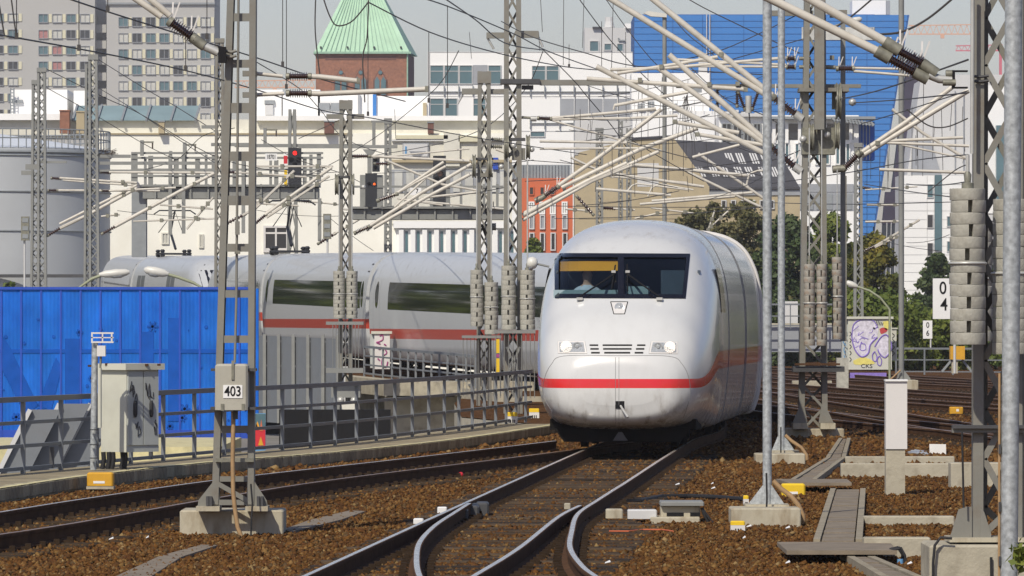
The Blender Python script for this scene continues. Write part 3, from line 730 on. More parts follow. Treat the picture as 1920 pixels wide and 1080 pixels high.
mat('roof_dark', (.055,.055,.062), .8, var=.2, scale=.5)
mat('ochre_wall', (.42,.35,.22), .9, var=.1, scale=.4, dirt=(.28,.24,.16), dscale=.6, damt=.5)
mat('orange_wall', (.55,.135,.055), .8, var=.06, scale=.3)
mat('blue_cladding', (.036,.19,.52), .5, var=.07, scale=.15)
mat('blue_joint', (.018,.10,.33), .7, var=0)
mat('slanted_glass', (.060,.050,.080), .3, var=.3, scale=.1)
mat('slanted_glass_dark', (.035,.040,.048), .3, var=.3, scale=.3)
mat('panel_grey', (.30,.315,.335), .6, var=.1, scale=.5)
mat('tank_grey', (.44,.46,.47), .6, var=.05, scale=.3, dirt=(.36,.37,.37), dscale=.2, damt=.4)
mat('tank_roof', (.62,.66,.70), .6, var=.04)
mat('grey_roof_metal', (.25,.28,.30), .6, var=.12, scale=.6)
mat('ac_grey', (.25,.27,.28), .7, var=.1)
mat('blue_poly', (.022,.19,.66), .35, var=.25, scale=1.1, dirt=(.012,.11,.50), dscale=1.3, damt=.7, stretch=(1,1,.5), coat=.3)
mat('blue_frame', (.013,.065,.42), .5, var=.1)
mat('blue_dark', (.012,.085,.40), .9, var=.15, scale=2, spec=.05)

def px_box(mb, x0, x1, y0, y1, Y, d, out=0):     # a box whose front face fills a pixel rectangle at distance Y
    a, b = P(x0,y0,Y), P(x1,y1,Y)
    return mb.box(a.x, b.x, Y-out, Y+d, b.z, a.z)
def building(name, label, cat, x0, x1, y0, Y, d, m, ybot=None, wall='wall'):
    a, b = P(x0,y0,Y), P(x1,y0,Y); zb = GZ-.4 if ybot is None else P(0,ybot,Y).z
    t = thing(name, label, cat, ((a.x+b.x)/2, Y, GZ if ybot is None else zb))
    MB().box(a.x, b.x, Y, Y+d, zb, a.z).build(wall, m, t)
    return t
def part(t, name, m, x0, x1, y0, y1, Y, d, out):
    mb = MB(); px_box(mb, x0, x1, y0, y1, Y, d, out); return mb.build(name, m, t)
_wm = {}
def window(t, x0, x1, y0, y1, Y, nx=1, ny=1, glass='glass_blue', frame='white_paint', fr=.07, out=.12, name='window', splits=None):
    a, b = P(x0,y0,Y), P(x1,y1,Y); w, h = b.x-a.x, a.z-b.z
    key = (round(w,2), round(h,2), nx, ny, glass, frame, fr, out, splits)
    if key not in _wm:
        mb = MB(); mb.use(1).box(-w/2+fr*.5, w/2-fr*.5, -out*.35, .02, fr*.5, h-fr*.5); mb.use(0)
        mb.box(-w/2, w/2, -out, .01, 0, fr).box(-w/2, w/2, -out, .01, h-fr, h).box(-w/2, -w/2+fr, -out, .01, fr, h-fr).box(w/2-fr, w/2, -out, .01, fr, h-fr)
        for k in range(1, nx): x = -w/2+w*k/nx; mb.box(x-fr*.4, x+fr*.4, -out*.8, .01, fr, h-fr)
        for z in (splits or [k/ny for k in range(1, ny)]): mb.box(-w/2+fr, w/2-fr, -out*.7, .01, h*z-fr*.4, h*z+fr*.4)
        _wm[key] = mb.mesh(name, [frame, glass])
    return inst(name, _wm[key], t, ((a.x+b.x)/2, Y, b.z))

# the high block on the left
Y = 1030
t = building('apartment_block', 'taupe high-rise block with rows of curtained windows at the left edge', 'building', -60, 402, -40, Y+6, 20, 'wall_taupe')
part(t, 'tower_wing', 'wall_taupe', 200, 402, 8, 340, Y, 8, 0); part(t, 'tower_wing', 'wall_taupe', -60, 178, -40, 340, Y, 8, 0)
part(t, 'roof_edge', 'ac_grey', 199, 403, 5, 8.5, Y, 10, .5)
rng = random.Random(3)
for k in range(7):
    for i in range(7):
        x = 222+25.7*i; y = 32+30*k
        window(t, x, x+18.5, y, y+18, Y, 2, 1, rng.choice(['glass_blue','glass_blue','curtain','curtain','glass_dark','curtain']), 'panel_grey', .09, .3)
        part(t, 'spandrel_panel', 'panel_cream', x+19.2, x+25, y+.6, y+17.4, Y, .1, .15)
    for i in range(4):
        x = 72+26*i; y = 26+30*k-(0 if k < 3 else 1)
        window(t, x, x+18.5, y, y+16.5, Y, 2, 1, rng.choice(['glass_blue','curtain','curtain','glass_dark','curtain','glass_blue','curtain_red']), 'panel_grey', .09, .3)
        part(t, 'spandrel_panel', 'panel_cream', x+19.2, x+25.3, y+.6, y+16, Y, .1, .15)
    for i in range(2):
        x = -12+27*i; y = 25+30*k; window(t, x, x+19, y, y+15.5, Y, 2, 1, rng.choice(['glass_blue','curtain','glass_dark']), 'panel_grey', .09, .3)
        part(t, 'spandrel_panel', 'panel_cream', x+19.7, x+26, y+.6, y+15, Y, .1, .15)
    part(t, 'balcony', 'wall_taupe', 179, 199, 46+30*k, 61+30*k, Y+2.5, 1.2, 0)
# red brick church tower with a copper pyramid roof
Y = 640
t = building('church_tower', 'red brick church tower with pale green copper pyramid roof', 'tower', 592, 763, 100, Y, 10, 'brick_red')
tc_ = P(592,100,Y); tr_ = P(763,100,Y)
MB().add([(tr_.x+.01,Y,GZ),(tr_.x+.62,Y+10,GZ),(tr_.x+.62,Y+10,tc_.z),(tr_.x+.01,Y,tc_.z)], [(0,1,2,3)]).build('side_wall', 'brick_dark', t)  # right side in darker brick: its shade is put into the colour
MB().tube([P(764,100,Y-.1), P(764,330,Y-.1)], .09, 6).build('downpipe', 'copper_seam', t)
e = P(589,98,Y-.4); f_ = P(768,98,Y-.4); ap0, ap1 = P(671,-62,Y+5.0), P(690,-62,Y+5.0)
rb = MB().add([(e.x,Y-.4,e.z),(f_.x,Y-.4,f_.z),(f_.x+.7,Y+10.4,f_.z),(e.x,Y+10.4,e.z),tuple(ap0),tuple(ap1)], [(0,1,5,4),(1,2,5),(2,3,4,5),(3,0,4)])
rb.build('copper_roof', 'copper_green', t)
px_box(MB(), 588, 771, 97, 101, Y, 10.6, .5).build('eaves', 'copper_seam', t)
for k in range(1, 19):
    x0 = 592+(764-592)*k/19; top = -62; x1 = 671+(690-671)*k/19
    MB().beam(P(x0,97,Y-.45), P(x1,top,Y+4.95), .07, .08).build('standing_seam', 'copper_seam', t)
for k in range(4): px_box(MB(), 600+50*k, 603+50*k, 87, 90, Y-.2, .3, .3).build('roof_hook', 'roof_dark', t)
px_box(MB(), 610, 742, 106, 112, Y, .2, .06).build('corbel_band', 'brick_dark', t)
def arch(cx, y0, y1, w, n=8, point=1.25):      # pointed arch outline in pixels, from the top
    r = w*point; pts = [(cx-w/2, y1), (cx-w/2, y0+w*.9)]
    for k in range(1, n): a = k/n; pts.append((cx-w/2+w/2*math.sin(a*1.5708), y0+w*.9-w*.9*(1-math.cos(a*1.5708)) if False else y0+w*.9*(1-a)**1.6))
    pts += [(cx, y0)]+[(2*cx-x, y) for x, y in pts[::-1]]
    return pts
def px_prism(mb, pts, Y, out, d=.05):
    w = [P(x,y,Y) for x,y in pts]; return mb.prism([(p.x,p.z) for p in w][::-1], Y-out, Y+d)
for cx in (639, 676, 713):
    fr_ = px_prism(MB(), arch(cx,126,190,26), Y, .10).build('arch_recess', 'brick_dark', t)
    px_prism(MB(), arch(cx,130,190,21), Y, .16).build('arch_field', 'brick_red', t)
    for dx in (-6, 6): px_prism(MB(), arch(cx+dx,143,178,9), Y, .22).build('lancet_window', 'glass_blue', t)
    c = P(cx,136,Y-.2); MB().lathe(c, c-Vector((0,.06,0)), [(0,.22),(1,.22)], 12).build('rose_window', 'glass_blue', t)
# pale upper storey left of the blue block
Y = 720
t = building('pale_building', 'pale rooftop storey with three small windows left of the blue block', 'building', 1096, 1190, 52, Y, 12, 'light_wall')
px_box(MB(), 1172, 1188, 44, 53, Y-.5, 8).build('roof_slab', 'white_wall', t); px_box(MB(), 1111, 1128, 50, 53, Y-.5, 8).build('roof_slab', 'roof_dark', t)
c = P(1142,52,Y+3); MB().lathe(c, c+Vector((0,0,1.3)), [(0,.7),(.6,.5),(1,.5)], 10).build('roof_vent', 'light_wall', t)
MB().tube([P(1172,76,Y-.2),P(1160,76,Y-.2),P(1160,71,Y-.2)], .12, 6).build('duct', 'ac_grey', t)
for x0, x1, y0, y1 in ((1105,1123,76,97),(1132,1147,81,95),(1156,1169,81,97)): window(t, x0, x1, y0, y1, Y, 1, 1, 'glass_blue', 'light_wall', .1, .15)
# white office block
Y = 600
t = building('white_office_block', 'white office block with ribbon windows beside the church tower', 'building', 803, 1186, 97, Y, 14, 'white_wall')
for x0, x1, y0, y1, n in ((806,832,122,158,1),(833,860,122,158,1),(861,886,122,158,1),(915,940,122,158,1),(997,1023,123,152,1),(1024,1048,123,152,1),(806,832,184,220,1),(834,858,184,220,1),(887,911,184,220,1),(994,1022,246,257,1)):
    window(t, x0, x1, y0, y1, Y, 1, 1, 'glass_blue', 'light_wall', .07, .14, splits=(.68,) if y1-y0 > 20 else None)
part(t, 'grey_panel', 'panel_grey', 887, 914, 122, 158, Y, .05, .07)
for k, x in enumerate((1050,1077,1104,1131,1158)): part(t, 'grey_panel', 'panel_grey', x, x+25.5, 185, 219, Y, .05, .07)
for x in (832.5,860,886.5,913,994,1021,1049,1076,1103,1130,1157): 
    part(t, 'fin', 'ac_grey', x-.8, x+.8, 160, 179, Y, .05, .35); 
    if x > 990: part(t, 'fin', 'ac_grey', x-.8, x+.8, 222, 241, Y, .05, .35)
for y in (172, 231): part(t, 'string_course', 'ac_grey', 806 if y < 200 else 994, 1184, y-.6, y+.6, Y, .05, .25)
for y in (97, 180, 221, 245): part(t, 'joint', 'light_wall', 803, 1186, y, y+1.2, Y, .05, .05)
part(t, 'edge_column', 'light_wall', 802, 805.5, 97, 300, Y, .3, .1)
# blue clad block
Y = 680
t = building('blue_block', 'tall building clad in bright blue panels with leaning right edge', 'building', 1189, 1640, 27, Y, 18, 'blue_joint')
def lean(y): return 1705-(y-28)*.16 if y < 400 else 1645
a = [P(1640,28,Y),P(1705,28,Y),P(1643,415,Y),P(1612,620,Y),P(1605,620,Y)]
MB().prism([(p.x,p.z) for p in a][::-1], Y, Y+18).build('leaning_wall', 'blue_joint', t)
rows = 49
for r_ in range(rows):
    y0 = 28.4+12.05*r_; y1 = y0+11.0
    xs = [1189.5,1262,1318,1395,1472,1549,1626, None]
    for k in range(7):
        x0 = xs[k]; x1 = xs[k+1] if xs[k+1] else 1705-(y1-28)*.162-1
        if x1-x0 < 4 or (y0 > 290 and x1 < 1500): continue
        mb = MB(); a, b = P(x0,y0,Y), P(x1-.9,y1,Y); mb.box(a.x,b.x,Y-.08,Y+.02,b.z,a.z).build('cladding_panel', 'blue_cladding', t)
for sx in (1325,1331): MB().tube([P(sx,27,Y-.3), P(sx,195,Y-.3)], .06, 5).build('lightning_rod', 'light_wall', t)
# leaning glass flank, purple above and dark below
def poly(pts, m, nm, d=1.0, out=.1): 
    w = [P(x,y,Y) for x,y in pts]; MB().prism([(p.x,p.z) for p in w][::-1], Y-out, Y+d).build(nm, m, t)
poly([(1703,110),(1728,118),(1712,300),(1700,420),(1665,420),(1680,300)], 'slanted_glass', 'leaning_glass', 3, .3)
poly([(1660,360),(1690,360),(1682,420),(1654,420)], 'graffiti_magenta' if False else 'slanted_glass', 'leaning_glass', 1, .5)
poly([(1655,412),(1690,412),(1690,560),(1650,560)], 'slanted_glass_dark', 'leaning_glass', 1, .4)
for x in (1662,1670,1678): poly([(x,414),(x+1.2,414),(x-.8,520),(x-2,520)], 'light_wall', 'mullion', .2, .55)
px_box(MB(), 1598, 1661, 1, 27.5, Y+2, 5).build('roof_box', 'white_wall', t); px_box(MB(), 1661, 1669, 1, 27.5, Y+2.1, 5).build('roof_box_side', 'panel_grey', t)
px_box(MB(), 1503, 1639, 51, 75, Y, .1, .12).build('inset_panel', 'curtain', t)
for k in range(4): px_box(MB(), 1626+4*k, 1628+4*k, 51, 63, Y, .1, .2).build('inset_bar', 'ac_grey', t)
# white low buildings before the blue block
Y = 560
t = building('white_workshop', 'low white box building with rooftop plant before the blue block', 'building', 1186, 1352, 208, Y, 12, 'white_wall')
px_box(MB(), 1184, 1330, 137, 209, Y+3, 8).build('upper_storey', 'white_wall', t)
for x0,x1,y0,y1 in ((1197,1209,194,206),(1216,1227,190,206),(1260,1270,194,206),(1296,1316,163,173),(1310,1326,100,137)): px_box(MB(), x0,x1,y0,y1, Y-.3 if y0 > 150 else Y+4, .8).build('roof_unit', 'ac_grey' if y0 > 150 else 'light_wall', t)
mb = MB()
for z in (188,198): mb.tube([P(1186,z,Y-.3),P(1352,z,Y-.3)], .03, 4)
for x in range(1190,1352,16): mb.tube([P(x,187,Y-.3),P(x,208,Y-.3)], .03, 4)
mb.build('roof_railing', 'light_wall', t)['kind'] = 'stuff'
Y = 540
t = building('white_terrace_block', 'white block with dark window bands and flat roof at right of centre', 'building', 1348, 1610, 216, Y, 12, 'white_wall')
part(t, 'roof_edge', 'light_wall', 1346, 1440, 213, 219, Y, 1, .6); part(t, 'roof_edge', 'ac_grey', 1436, 1640, 219, 224, Y, 3, 1.2)
for x0,x1 in ((1353,1372),(1374,1392),(1394,1410),(1412,1427)): window(t, x0, x1, 231, 269, Y, 2, 1, 'glass_dark', 'ac_grey', .1, .2)
for x0 in range(1452,1600,19): window(t, x0, x0+9, 268, 309, Y, 1, 1, 'glass_blue', 'white_wall', .1, .2)
part(t, 'recess_band', 'glass_dark', 1448, 1600, 232, 262, Y, .05, .05)
for x0 in range(1448,1600,24): part(t, 'pilaster', 'white_wall', x0, x0+6, 225, 268, Y, .1, .35)
part(t, 'recess_band', 'panel_grey', 1490, 1600, 362, 395, Y, .05, .05)
for x0 in range(1495,1600,18): part(t, 'shutter', 'ac_grey', x0, x0+12, 364, 393, Y, .05, .12)
part(t, 'lower_band', 'panel_grey', 1440, 1600, 345, 360, Y, .05, .1)
px_box(MB(), 1598, 1640, 228, 300, Y+1, 4).build('glazed_corner', 'blue_dark', t)
for k in range(6): px_box(MB(), 1600+6*k, 1601.2+6*k, 228, 300, Y+.9, .2).build('mullion', 'panel_grey', t)
mb = MB()
for k in range(13): mb.beam(P(1560+6*k,220+k*.8,Y-2), P(1566+6*k,226+k*.8,Y-2), .25, 1)
mb.build('roof_grating', 'ac_grey', t)['kind'] = 'stuff'
for x,y in ((1355,209),(1372,206),(1390,209),(1415,211)): px_box(MB(), x, x+13, y, 216, Y+1, 2).build('roof_unit', 'light_wall', t)
# dark mansard roof with skylights, ochre gable
Y = 480
t = building('mansard_house', 'ochre house with dark mansard roof and slanting skylights', 'building', 1310, 1500, 352, Y, 12, 'ochre_wall')
mb = MB(); q = [P(1262,262,Y+5),P(1452,272,Y+5),P(1500,352,Y),P(1325,352,Y)]
mb.add([tuple(v) for v in q]+[(v.x,v.y+7,v.z) for v in q], [(0,3,2,1),(4,5,6,7),(0,1,5,4),(2,3,7,6),(1,2,6,5),(3,0,4,7)]); mb.build('mansard_roof', 'roof_dark', t)
def roofpt(x, y): 
    k = (y-266)/(352-266); return P(x, y, Y+5-5*k-.12)
for row, (y0, y1) in enumerate(((287,307),(313,331))):
    for k in range(7):
        x = (1286 if row == 0 else 1303)+k*23+(k%2)*3
        for dx in (0, 5, 10): MB().add([roofpt(x+dx,y0),roofpt(x+dx+3,y0),roofpt(x+dx+3+8,y1),roofpt(x+dx+8,y1)], [(0,3,2,1)]).build('skylight', 'light_wall', t)
for k in range(6): window(t, 1352+18*k, 1362+18*k, 375, 392, Y, 1, 1, 'glass_dark', 'light_wall', .08, .15)
part(t, 'gutter', 'roof_dark', 1320, 1500, 351, 355, Y, .4, .3); part(t, 'grey_band', 'panel_grey', 1322, 1500, 356, 366, Y, .1, .12)
Y = 470
t = building('ochre_house', 'windowless ochre firewall house behind the train nose', 'building', 1078, 1266, 292, Y, 10, 'ochre_wall')
for pts in ([(1085,286),(1182,262),(1262,257),(1330,350),(1330,410),(1085,410)],):
    w = [P(x,y,Y-.05) for x,y in pts]; MB().prism([(p.x,p.z) for p in w][::-1], Y-.05, Y+9).build('gable_wall', 'ochre_wall', t)
MB().tube([P(1180,261,Y-.1),P(1262,256,Y-.1)], .12, 5).build('ridge', 'roof_dark', t)
part(t, 'repair_patch', 'light_wall', 1195, 1235, 306, 350, Y, .05, .07)
px_box(MB(), 1078, 1182, 226, 290, Y+30, 10).build('rear_wing', 'light_wall', t)
for x in (1000,1030,1062): pass
# orange house with white pilaster windows
Y = 420
t = building('orange_house', 'orange-red house with grey metal roof left of the train nose', 'building', 972, 1074, 334, Y, 10, 'orange_wall')
px_box(MB(), 950, 1070, 309, 336, Y+.5, 9).build('metal_roof', 'grey_roof_metal', t)
for x in range(956,1070,6): px_box(MB(), x, x+1, 309, 334, Y+.4, .2).build('standing_seam', 'ac_grey', t)
for x0 in (992,1012,1032,1054): 
    window(t, x0, x0+9, 350, 366, Y, 1, 1, 'glass_dark', 'orange_wall', .06, .1); window(t, x0-1, x0+10, 378, 402, Y, 2, 1, 'curtain', 'white_wall', .09, .12); window(t, x0, x0+10, 403, 430, Y, 1, 1, 'panel_grey', 'light_wall', .08, .15); window(t, x0, x0+10, 436, 470, Y, 1, 1, 'glass_dark', 'light_wall', .08, .15)
# leaning white tower at the right
Y = 620
t = thing('white_tower', 'white clad tower with narrow dark windows at the right', 'building', (P(1750,500,Y).x, Y, GZ))
for k in range(15):
    y0 = 330+16.5*k
    for x0, x1 in ((1692,1738),(1739,1752),(1766,1815)):
        a, b = P(x0,y0,Y), P(x1,y0+15.6,Y); MB().box(a.x,b.x,Y-.08,Y+.02,b.z,a.z).build('cladding_panel', 'white_wall', t)
px_box(MB(), 1690, 1960, 328, 620, Y, 10).build('wall', 'light_wall', t)
px_box(MB(), 1752.5, 1765.5, 328, 470, Y, .2, .2).build('glass_strip', 'glass_blue', t)
for y in (345,402,455): window(t, 1738, 1750, y, y+26, Y-.1, 1, 1, 'glass_dark' if y > 350 else 'glass_blue', 'light_wall', .07, .12)
for y in (405,452): window(t, 1775, 1787, y, y+20, Y-.1, 1, 1, 'glass_blue', 'light_wall', .07, .12)
w = [P(x,y,Y+6) for x,y in ((1726,150),(1790,140),(1960,140),(1960,335),(1700,335))]; MB().prism([(p.x,p.z) for p in w][::-1], Y+6, Y+16).build('upper_tower', 'light_wall', t)
w = [P(x,y,Y+5.7) for x,y in ((1712,262),(1745,262),(1765,328),(1708,328))]; MB().prism([(p.x,p.z) for p in w][::-1], Y+5.7, Y+7).build('curved_panel', 'panel_grey', t)
for x in (1790,1806): px_box(MB(), x, x+1.6, 170, 330, Y+5.8, .3).build('corner_strip', 'panel_grey', t)
px_box(MB(), 1850, 1960, 160, 400, Y-30, 8).build('side_wing', 'white_wall', t); px_box(MB(), 1868, 1960, 235, 380, Y-31, 1.5).build('side_wing_glass', 'glass_blue', t)
# tower cranes far behind
mat('crane_orange', (.62,.36,.24), .6, var=0); mat('crane_red', (.55,.12,.16), .6, var=0)
def crane(x0, x1, y0, y1, Y, m, label):
    t = thing('tower_crane', label, 'crane', (P((x0+x1)/2,0,Y).x, Y, GZ)); j = MB(); n_ = max(4, int((x1-x0)/11))
    j.beam(P(x0,y1,Y), P(x1,y1,Y), .25, .25).beam(P(x0,y0+2,Y), P(x1,y0,Y), .22, .22)
    for k in range(n_):
        a = x0+(x1-x0)*k/n_; b = x0+(x1-x0)*(k+.5)/n_; c = x0+(x1-x0)*(k+1)/n_; j.beam(P(a,y1,Y), P(b,y0+1,Y), .12, .12).beam(P(b,y0+1,Y), P(c,y1,Y), .12, .12)
    j.build('jib', m, t)['kind'] = 'stuff'
    MB().beam(P(x1-4,y1,Y), (P(x1-4,0,Y).x, Y, GZ), .6, .6).build('mast', m, t); MB().box(P((x0+x1)/2,0,Y).x-.4, P((x0+x1)/2,0,Y).x+.4, Y-.3, Y+.3, P(0,y1+8,Y).z, P(0,y1,Y).z).build('trolley', m, t)
crane(1704, 1830, 46, 64, 1250, 'crane_orange', 'orange tower crane jib far behind beside the blue block')
crane(1792, 1880, 84, 95, 1300, 'crane_red', 'small red crane jib below the orange one')
crane(440, 590, 150, 164, 1200, 'crane_orange', 'pale orange crane jib low behind the mast marked 403')
# the long cream hall
Y = 345
t = building('cream_hall', 'long cream rendered hall behind the train with flat grey parapet', 'building', 186, 960, 250, Y, 12, 'cream_wall')
a, b = P(-60,224,Y+1), P(960,224,Y+1)
MB().box(a.x, b.x, Y+1, Y+10, P(0,252,Y).z, a.z).build('parapet', 'parapet_grey', t)
px_box(MB(), -60, 130, 213, 225, Y+.5, 10).build('roof_edge', 'roof_white', t); px_box(MB(), 480, 960, 217, 226, Y+.5, 10).build('roof_edge', 'roof_white', t)
part(t, 'cornice', 'ochre_wall', 186, 660, 249.5, 252.5, Y, .5, .1)
for x in range(150,380,46):
    q = [P(x-14,226,Y+.6),P(x+31.2,226,Y+.6),P(x+40.2,198,Y+4),P(x-5,198,Y+4)]; MB().add([tuple(v) for v in q], [(0,1,2,3)]).build('roof_pane', 'roof_teal', t)
for x in range(136,396,46): MB().beam(P(x,226,Y+.4), P(x+9,197,Y+3.9), .12, .12).build('glazing_bar', 'ac_grey', t)
for x0,x1,y0,m_ in ((112,130,208,'brick_red'),(143,158,210,'ochre_wall'),(297,308,228,'ochre_wall'),(608,626,228,'brick_dark'),(802,813,230,'brick_dark')):
    c_ = part(t, 'chimney', m_, x0, x1, y0, 250, Y-.6, .8, 0); px_box(MB(), x0-1, x1+1, y0-2, y0+.5, Y-.65, .9).build('chimney_cap', 'ac_grey' if x0 > 150 else m_, c_)
for x0,x1,y0,y1 in ((20,126,168,216),(138,162,170,215),(480,530,168,220),(528,562,178,220),(562,600,168,220),(596,650,176,220),(650,700,176,220),(704,804,180,222)):
    px_box(MB(), x0, x1, y0, y1, Y+9, 6).build('roof_hut', 'white_wall', t)
for x0,x1,y0,y1,m_ in ((699,705.5,177,220,'blue_cladding'),(671,676,178,220,'panel_grey'),(598,618,193,206,'ac_grey'),(620,638,193,208,'ac_grey'),(496,515,188,195,'ac_grey'),(497,512,197,215,'light_wall'),(22,42,187,193,'ac_grey'),(793,800,193,220,'ochre_wall')): px_box(MB(), x0,x1,y0,y1,Y+8.8,.3).build('roof_fitting', m_, t)
mb = MB()
for x in (20,26): mb.tube([P(x,165,Y+8.5),P(x,215,Y+8.5)], .04, 4)
for y in range(168,215,6): mb.tube([P(20,y,Y+8.5),P(26,y,Y+8.5)], .03, 4)
mb.build('roof_ladder', 'ac_grey', t)
for x0,x1,y0,y1 in ((303,317,436,458),(373,382,439,465)): window(t, x0, x1, y0, y1, Y, 2, 1, 'curtain', 'parapet_grey', .08, .1)
window(t, 494, 541, 423, 473, Y, 2, 1, 'glass_dark', 'white_paint', .13, .16, splits=(.12,.72))
# right wing: grey-cream front with skylight strip, advertising board and pilasters
part(t, 'right_wing', 'parapet_grey', 735, 960, 262, 420, Y, .3, .25)
part(t, 'yellow_coping', 'panel_cream', 742, 840, 254, 261, Y, .5, .5); part(t, 'yellow_coping', 'panel_cream', 860, 900, 255, 266, Y, .5, .5)
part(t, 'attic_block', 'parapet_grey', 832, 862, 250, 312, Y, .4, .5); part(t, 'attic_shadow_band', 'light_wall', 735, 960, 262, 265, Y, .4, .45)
part(t, 'billboard', 'panel_grey', 755, 804, 269, 296, Y, .1, .45); part(t, 'billboard_sheet', 'light_wall', 757, 802, 270.5, 294, Y, .1, .5); part(t, 'billboard_print', 'graffiti_blue', 759.5, 763, 275, 289, Y, .1, .53)
for k in range(5): part(t, 'billboard_print', 'panel_grey', 768+k*1.5, 798-k*2, 284+2*k, 285+2*k, Y, .1, .53)
part(t, 'ledge', 'ochre_wall', 735, 960, 300, 305, Y, .4, .6); part(t, 'shop_front', 'panel_grey', 735, 950, 318, 362, Y, .1, .3)
for x in range(740,945,22): part(t, 'shutter', 'curtain', x, x+15, 322, 360, Y, .1, .36)
part(t, 'pilaster_front', 'white_wall', 742, 962, 415, 486, Y, .2, .3); part(t, 'frieze', 'white_wall', 738, 962, 415, 428, Y, .2, .65)
for x in range(748,955,22):
    part(t, 'pilaster', 'white_wall', x, x+9, 430, 486, Y, .2, .55); part(t, 'tall_window', 'glass_blue', x+12, x+17, 434, 486, Y, .1, .34)
part(t, 'blue_sign', 'blue_frame', 924, 934, 296, 318, Y, .1, .5)
# gas holder
Yc = 330
t = thing('gas_holder', 'pale grey cylindrical gas holder with railed rim at the left edge', 'tank', (P(-20,500,Yc).x, Yc, GZ))
c = P(-20, 597, Yc); r_ = 226/S(Yc); ztop = P(0,283,Yc).z; n_ = 96
mb = MB(); mb.tube2([Vector((c.x,c.y,GZ)),Vector((c.x,c.y,ztop))], [r_,r_], Vector((0,0,1)), n_); mb.build('tank_wall', 'tank_grey', t, 40)
mb = MB(); mb.tube2([Vector((c.x,c.y,ztop+.02)),Vector((c.x,c.y,ztop+.5)),Vector((c.x,c.y,ztop+1.0))], [r_*.98,r_*.55,.3], Vector((0,0,1)), n_); mb.build('tank_roof', 'tank_roof', t, 40)
for y in (283,290,358,432): 
    z = P(0,y,Yc-r_).z; ring_ = [(c.x+(r_+.04)*math.cos(6.2832*k/n_), c.y+(r_+.04)*math.sin(6.2832*k/n_), z) for k in range(n_+1)]; MB().tube(ring_, .10 if y == 283 else .05, 5, False).build('rim', 'ac_grey', t)
mb = MB()
for zz in (.55,1.05): mb.tube([(c.x+r_*math.cos(6.2832*k/n_), c.y+r_*math.sin(6.2832*k/n_), ztop+zz) for k in range(n_+1)], .035, 4, False)
for k in range(n_): mb.tube([(c.x+r_*math.cos(6.2832*k/n_), c.y+r_*math.sin(6.2832*k/n_), ztop+d) for d in (0,1.05)], .03, 4, False)
mb.build('railing', 'ac_grey', t)['kind'] = 'stuff'
for y in (530,): MB().box(c.x-r_-1, c.x+r_+.5, Yc-r_-.4, Yc-r_-.1, P(0,522,Yc).z, P(0,516,Yc).z).build('base_rail', 'steel_dark', t)

# blue translucent hoarding on the left
Y = 150
t = thing('blue_hoarding', 'tall bright blue ribbed plastic hoarding left of the mast marked 403', 'fence', (P(230,800,Y).x, Y, GZ))
for k in range(-2, 13):
    x0 = 2.5+37.2*k; a, b = P(x0,541,Y), P(x0+37.2,812,Y); mb = MB(); w = b.x-a.x; n_ = 14
    for i in range(n_):
        xa = a.x+.012+(w-.024)*i/n_; xb = a.x+.012+(w-.024)*(i+1)/n_; mb.add([(xa,Y,b.z),((xa+xb)/2,Y-.02,b.z),(xb,Y,b.z),(xb,Y,a.z),((xa+xb)/2,Y-.02,a.z),(xa,Y,a.z)], [(0,1,4,5),(1,2,3,4)])
    mb.build('plastic_panel', 'blue_poly', t)
    MB().box(a.x-.024,a.x+.024,Y-.045,Y+.06,GZ,a.z).build('post', 'blue_frame', t)
a, b = P(-80,538,Y), P(465,543,Y); MB().box(a.x,b.x,Y-.07,Y+.08,b.z,a.z).build('top_rail', 'blue_frame', t)
for y0, y1 in ((655,662),(806,822)): a, b = P(-80,y0,Y), P(465,y1,Y); MB().box(a.x,b.x,Y-.03,Y+.07,b.z,a.z).build('rail', 'blue_frame' if y0 > 700 else 'blue_dark', t)
rng = random.Random(5)
def star(cx, cy, r, n=6, w=.05):
    mb = MB(); c = P(cx,cy,Y-.03)
    for k in range(n//2): a = math.pi*k/(n//2); d = Vector((math.cos(a),0,math.sin(a)))*r/S(Y); mb.beam(c-d, c+d, w, .01)
    mb.build('printed_star', 'blue_dark', t)
for k in range(46):
    x, y = rng.uniform(5,460), rng.uniform(585,800)
    if rng.random() < .18: star(x, y, rng.uniform(6,11))
    else: c = P(x,y,Y-.03); MB().lathe(c, c-Vector((0,.002,0)), [(0,rng.uniform(.02,.05)),(1,.02)], 8).build('printed_dot', 'blue_dark', t)
for x0,x1,y0,y1 in ((122,148,632,800),(263,290,622,760),(316,336,596,790)): a, b = P(x0,y0,Y), P(x1,y1,Y); MB().box(a.x,b.x,Y+.02,Y+.05,b.z,a.z)
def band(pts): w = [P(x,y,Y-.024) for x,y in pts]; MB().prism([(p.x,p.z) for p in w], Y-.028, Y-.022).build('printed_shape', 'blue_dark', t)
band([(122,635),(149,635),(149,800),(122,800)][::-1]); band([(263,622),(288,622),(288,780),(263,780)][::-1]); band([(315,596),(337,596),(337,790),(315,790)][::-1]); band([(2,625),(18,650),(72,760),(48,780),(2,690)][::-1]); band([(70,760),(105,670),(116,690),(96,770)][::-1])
# white paving / low wall in front of it
MB().box(P(-60,0,140).x, P(420,0,140).x, 138, 149, GZ, P(0,838,138).z).top('paved_platform', 'walk_line', 'low pale paved platform in front of the blue hoarding', 'platform')
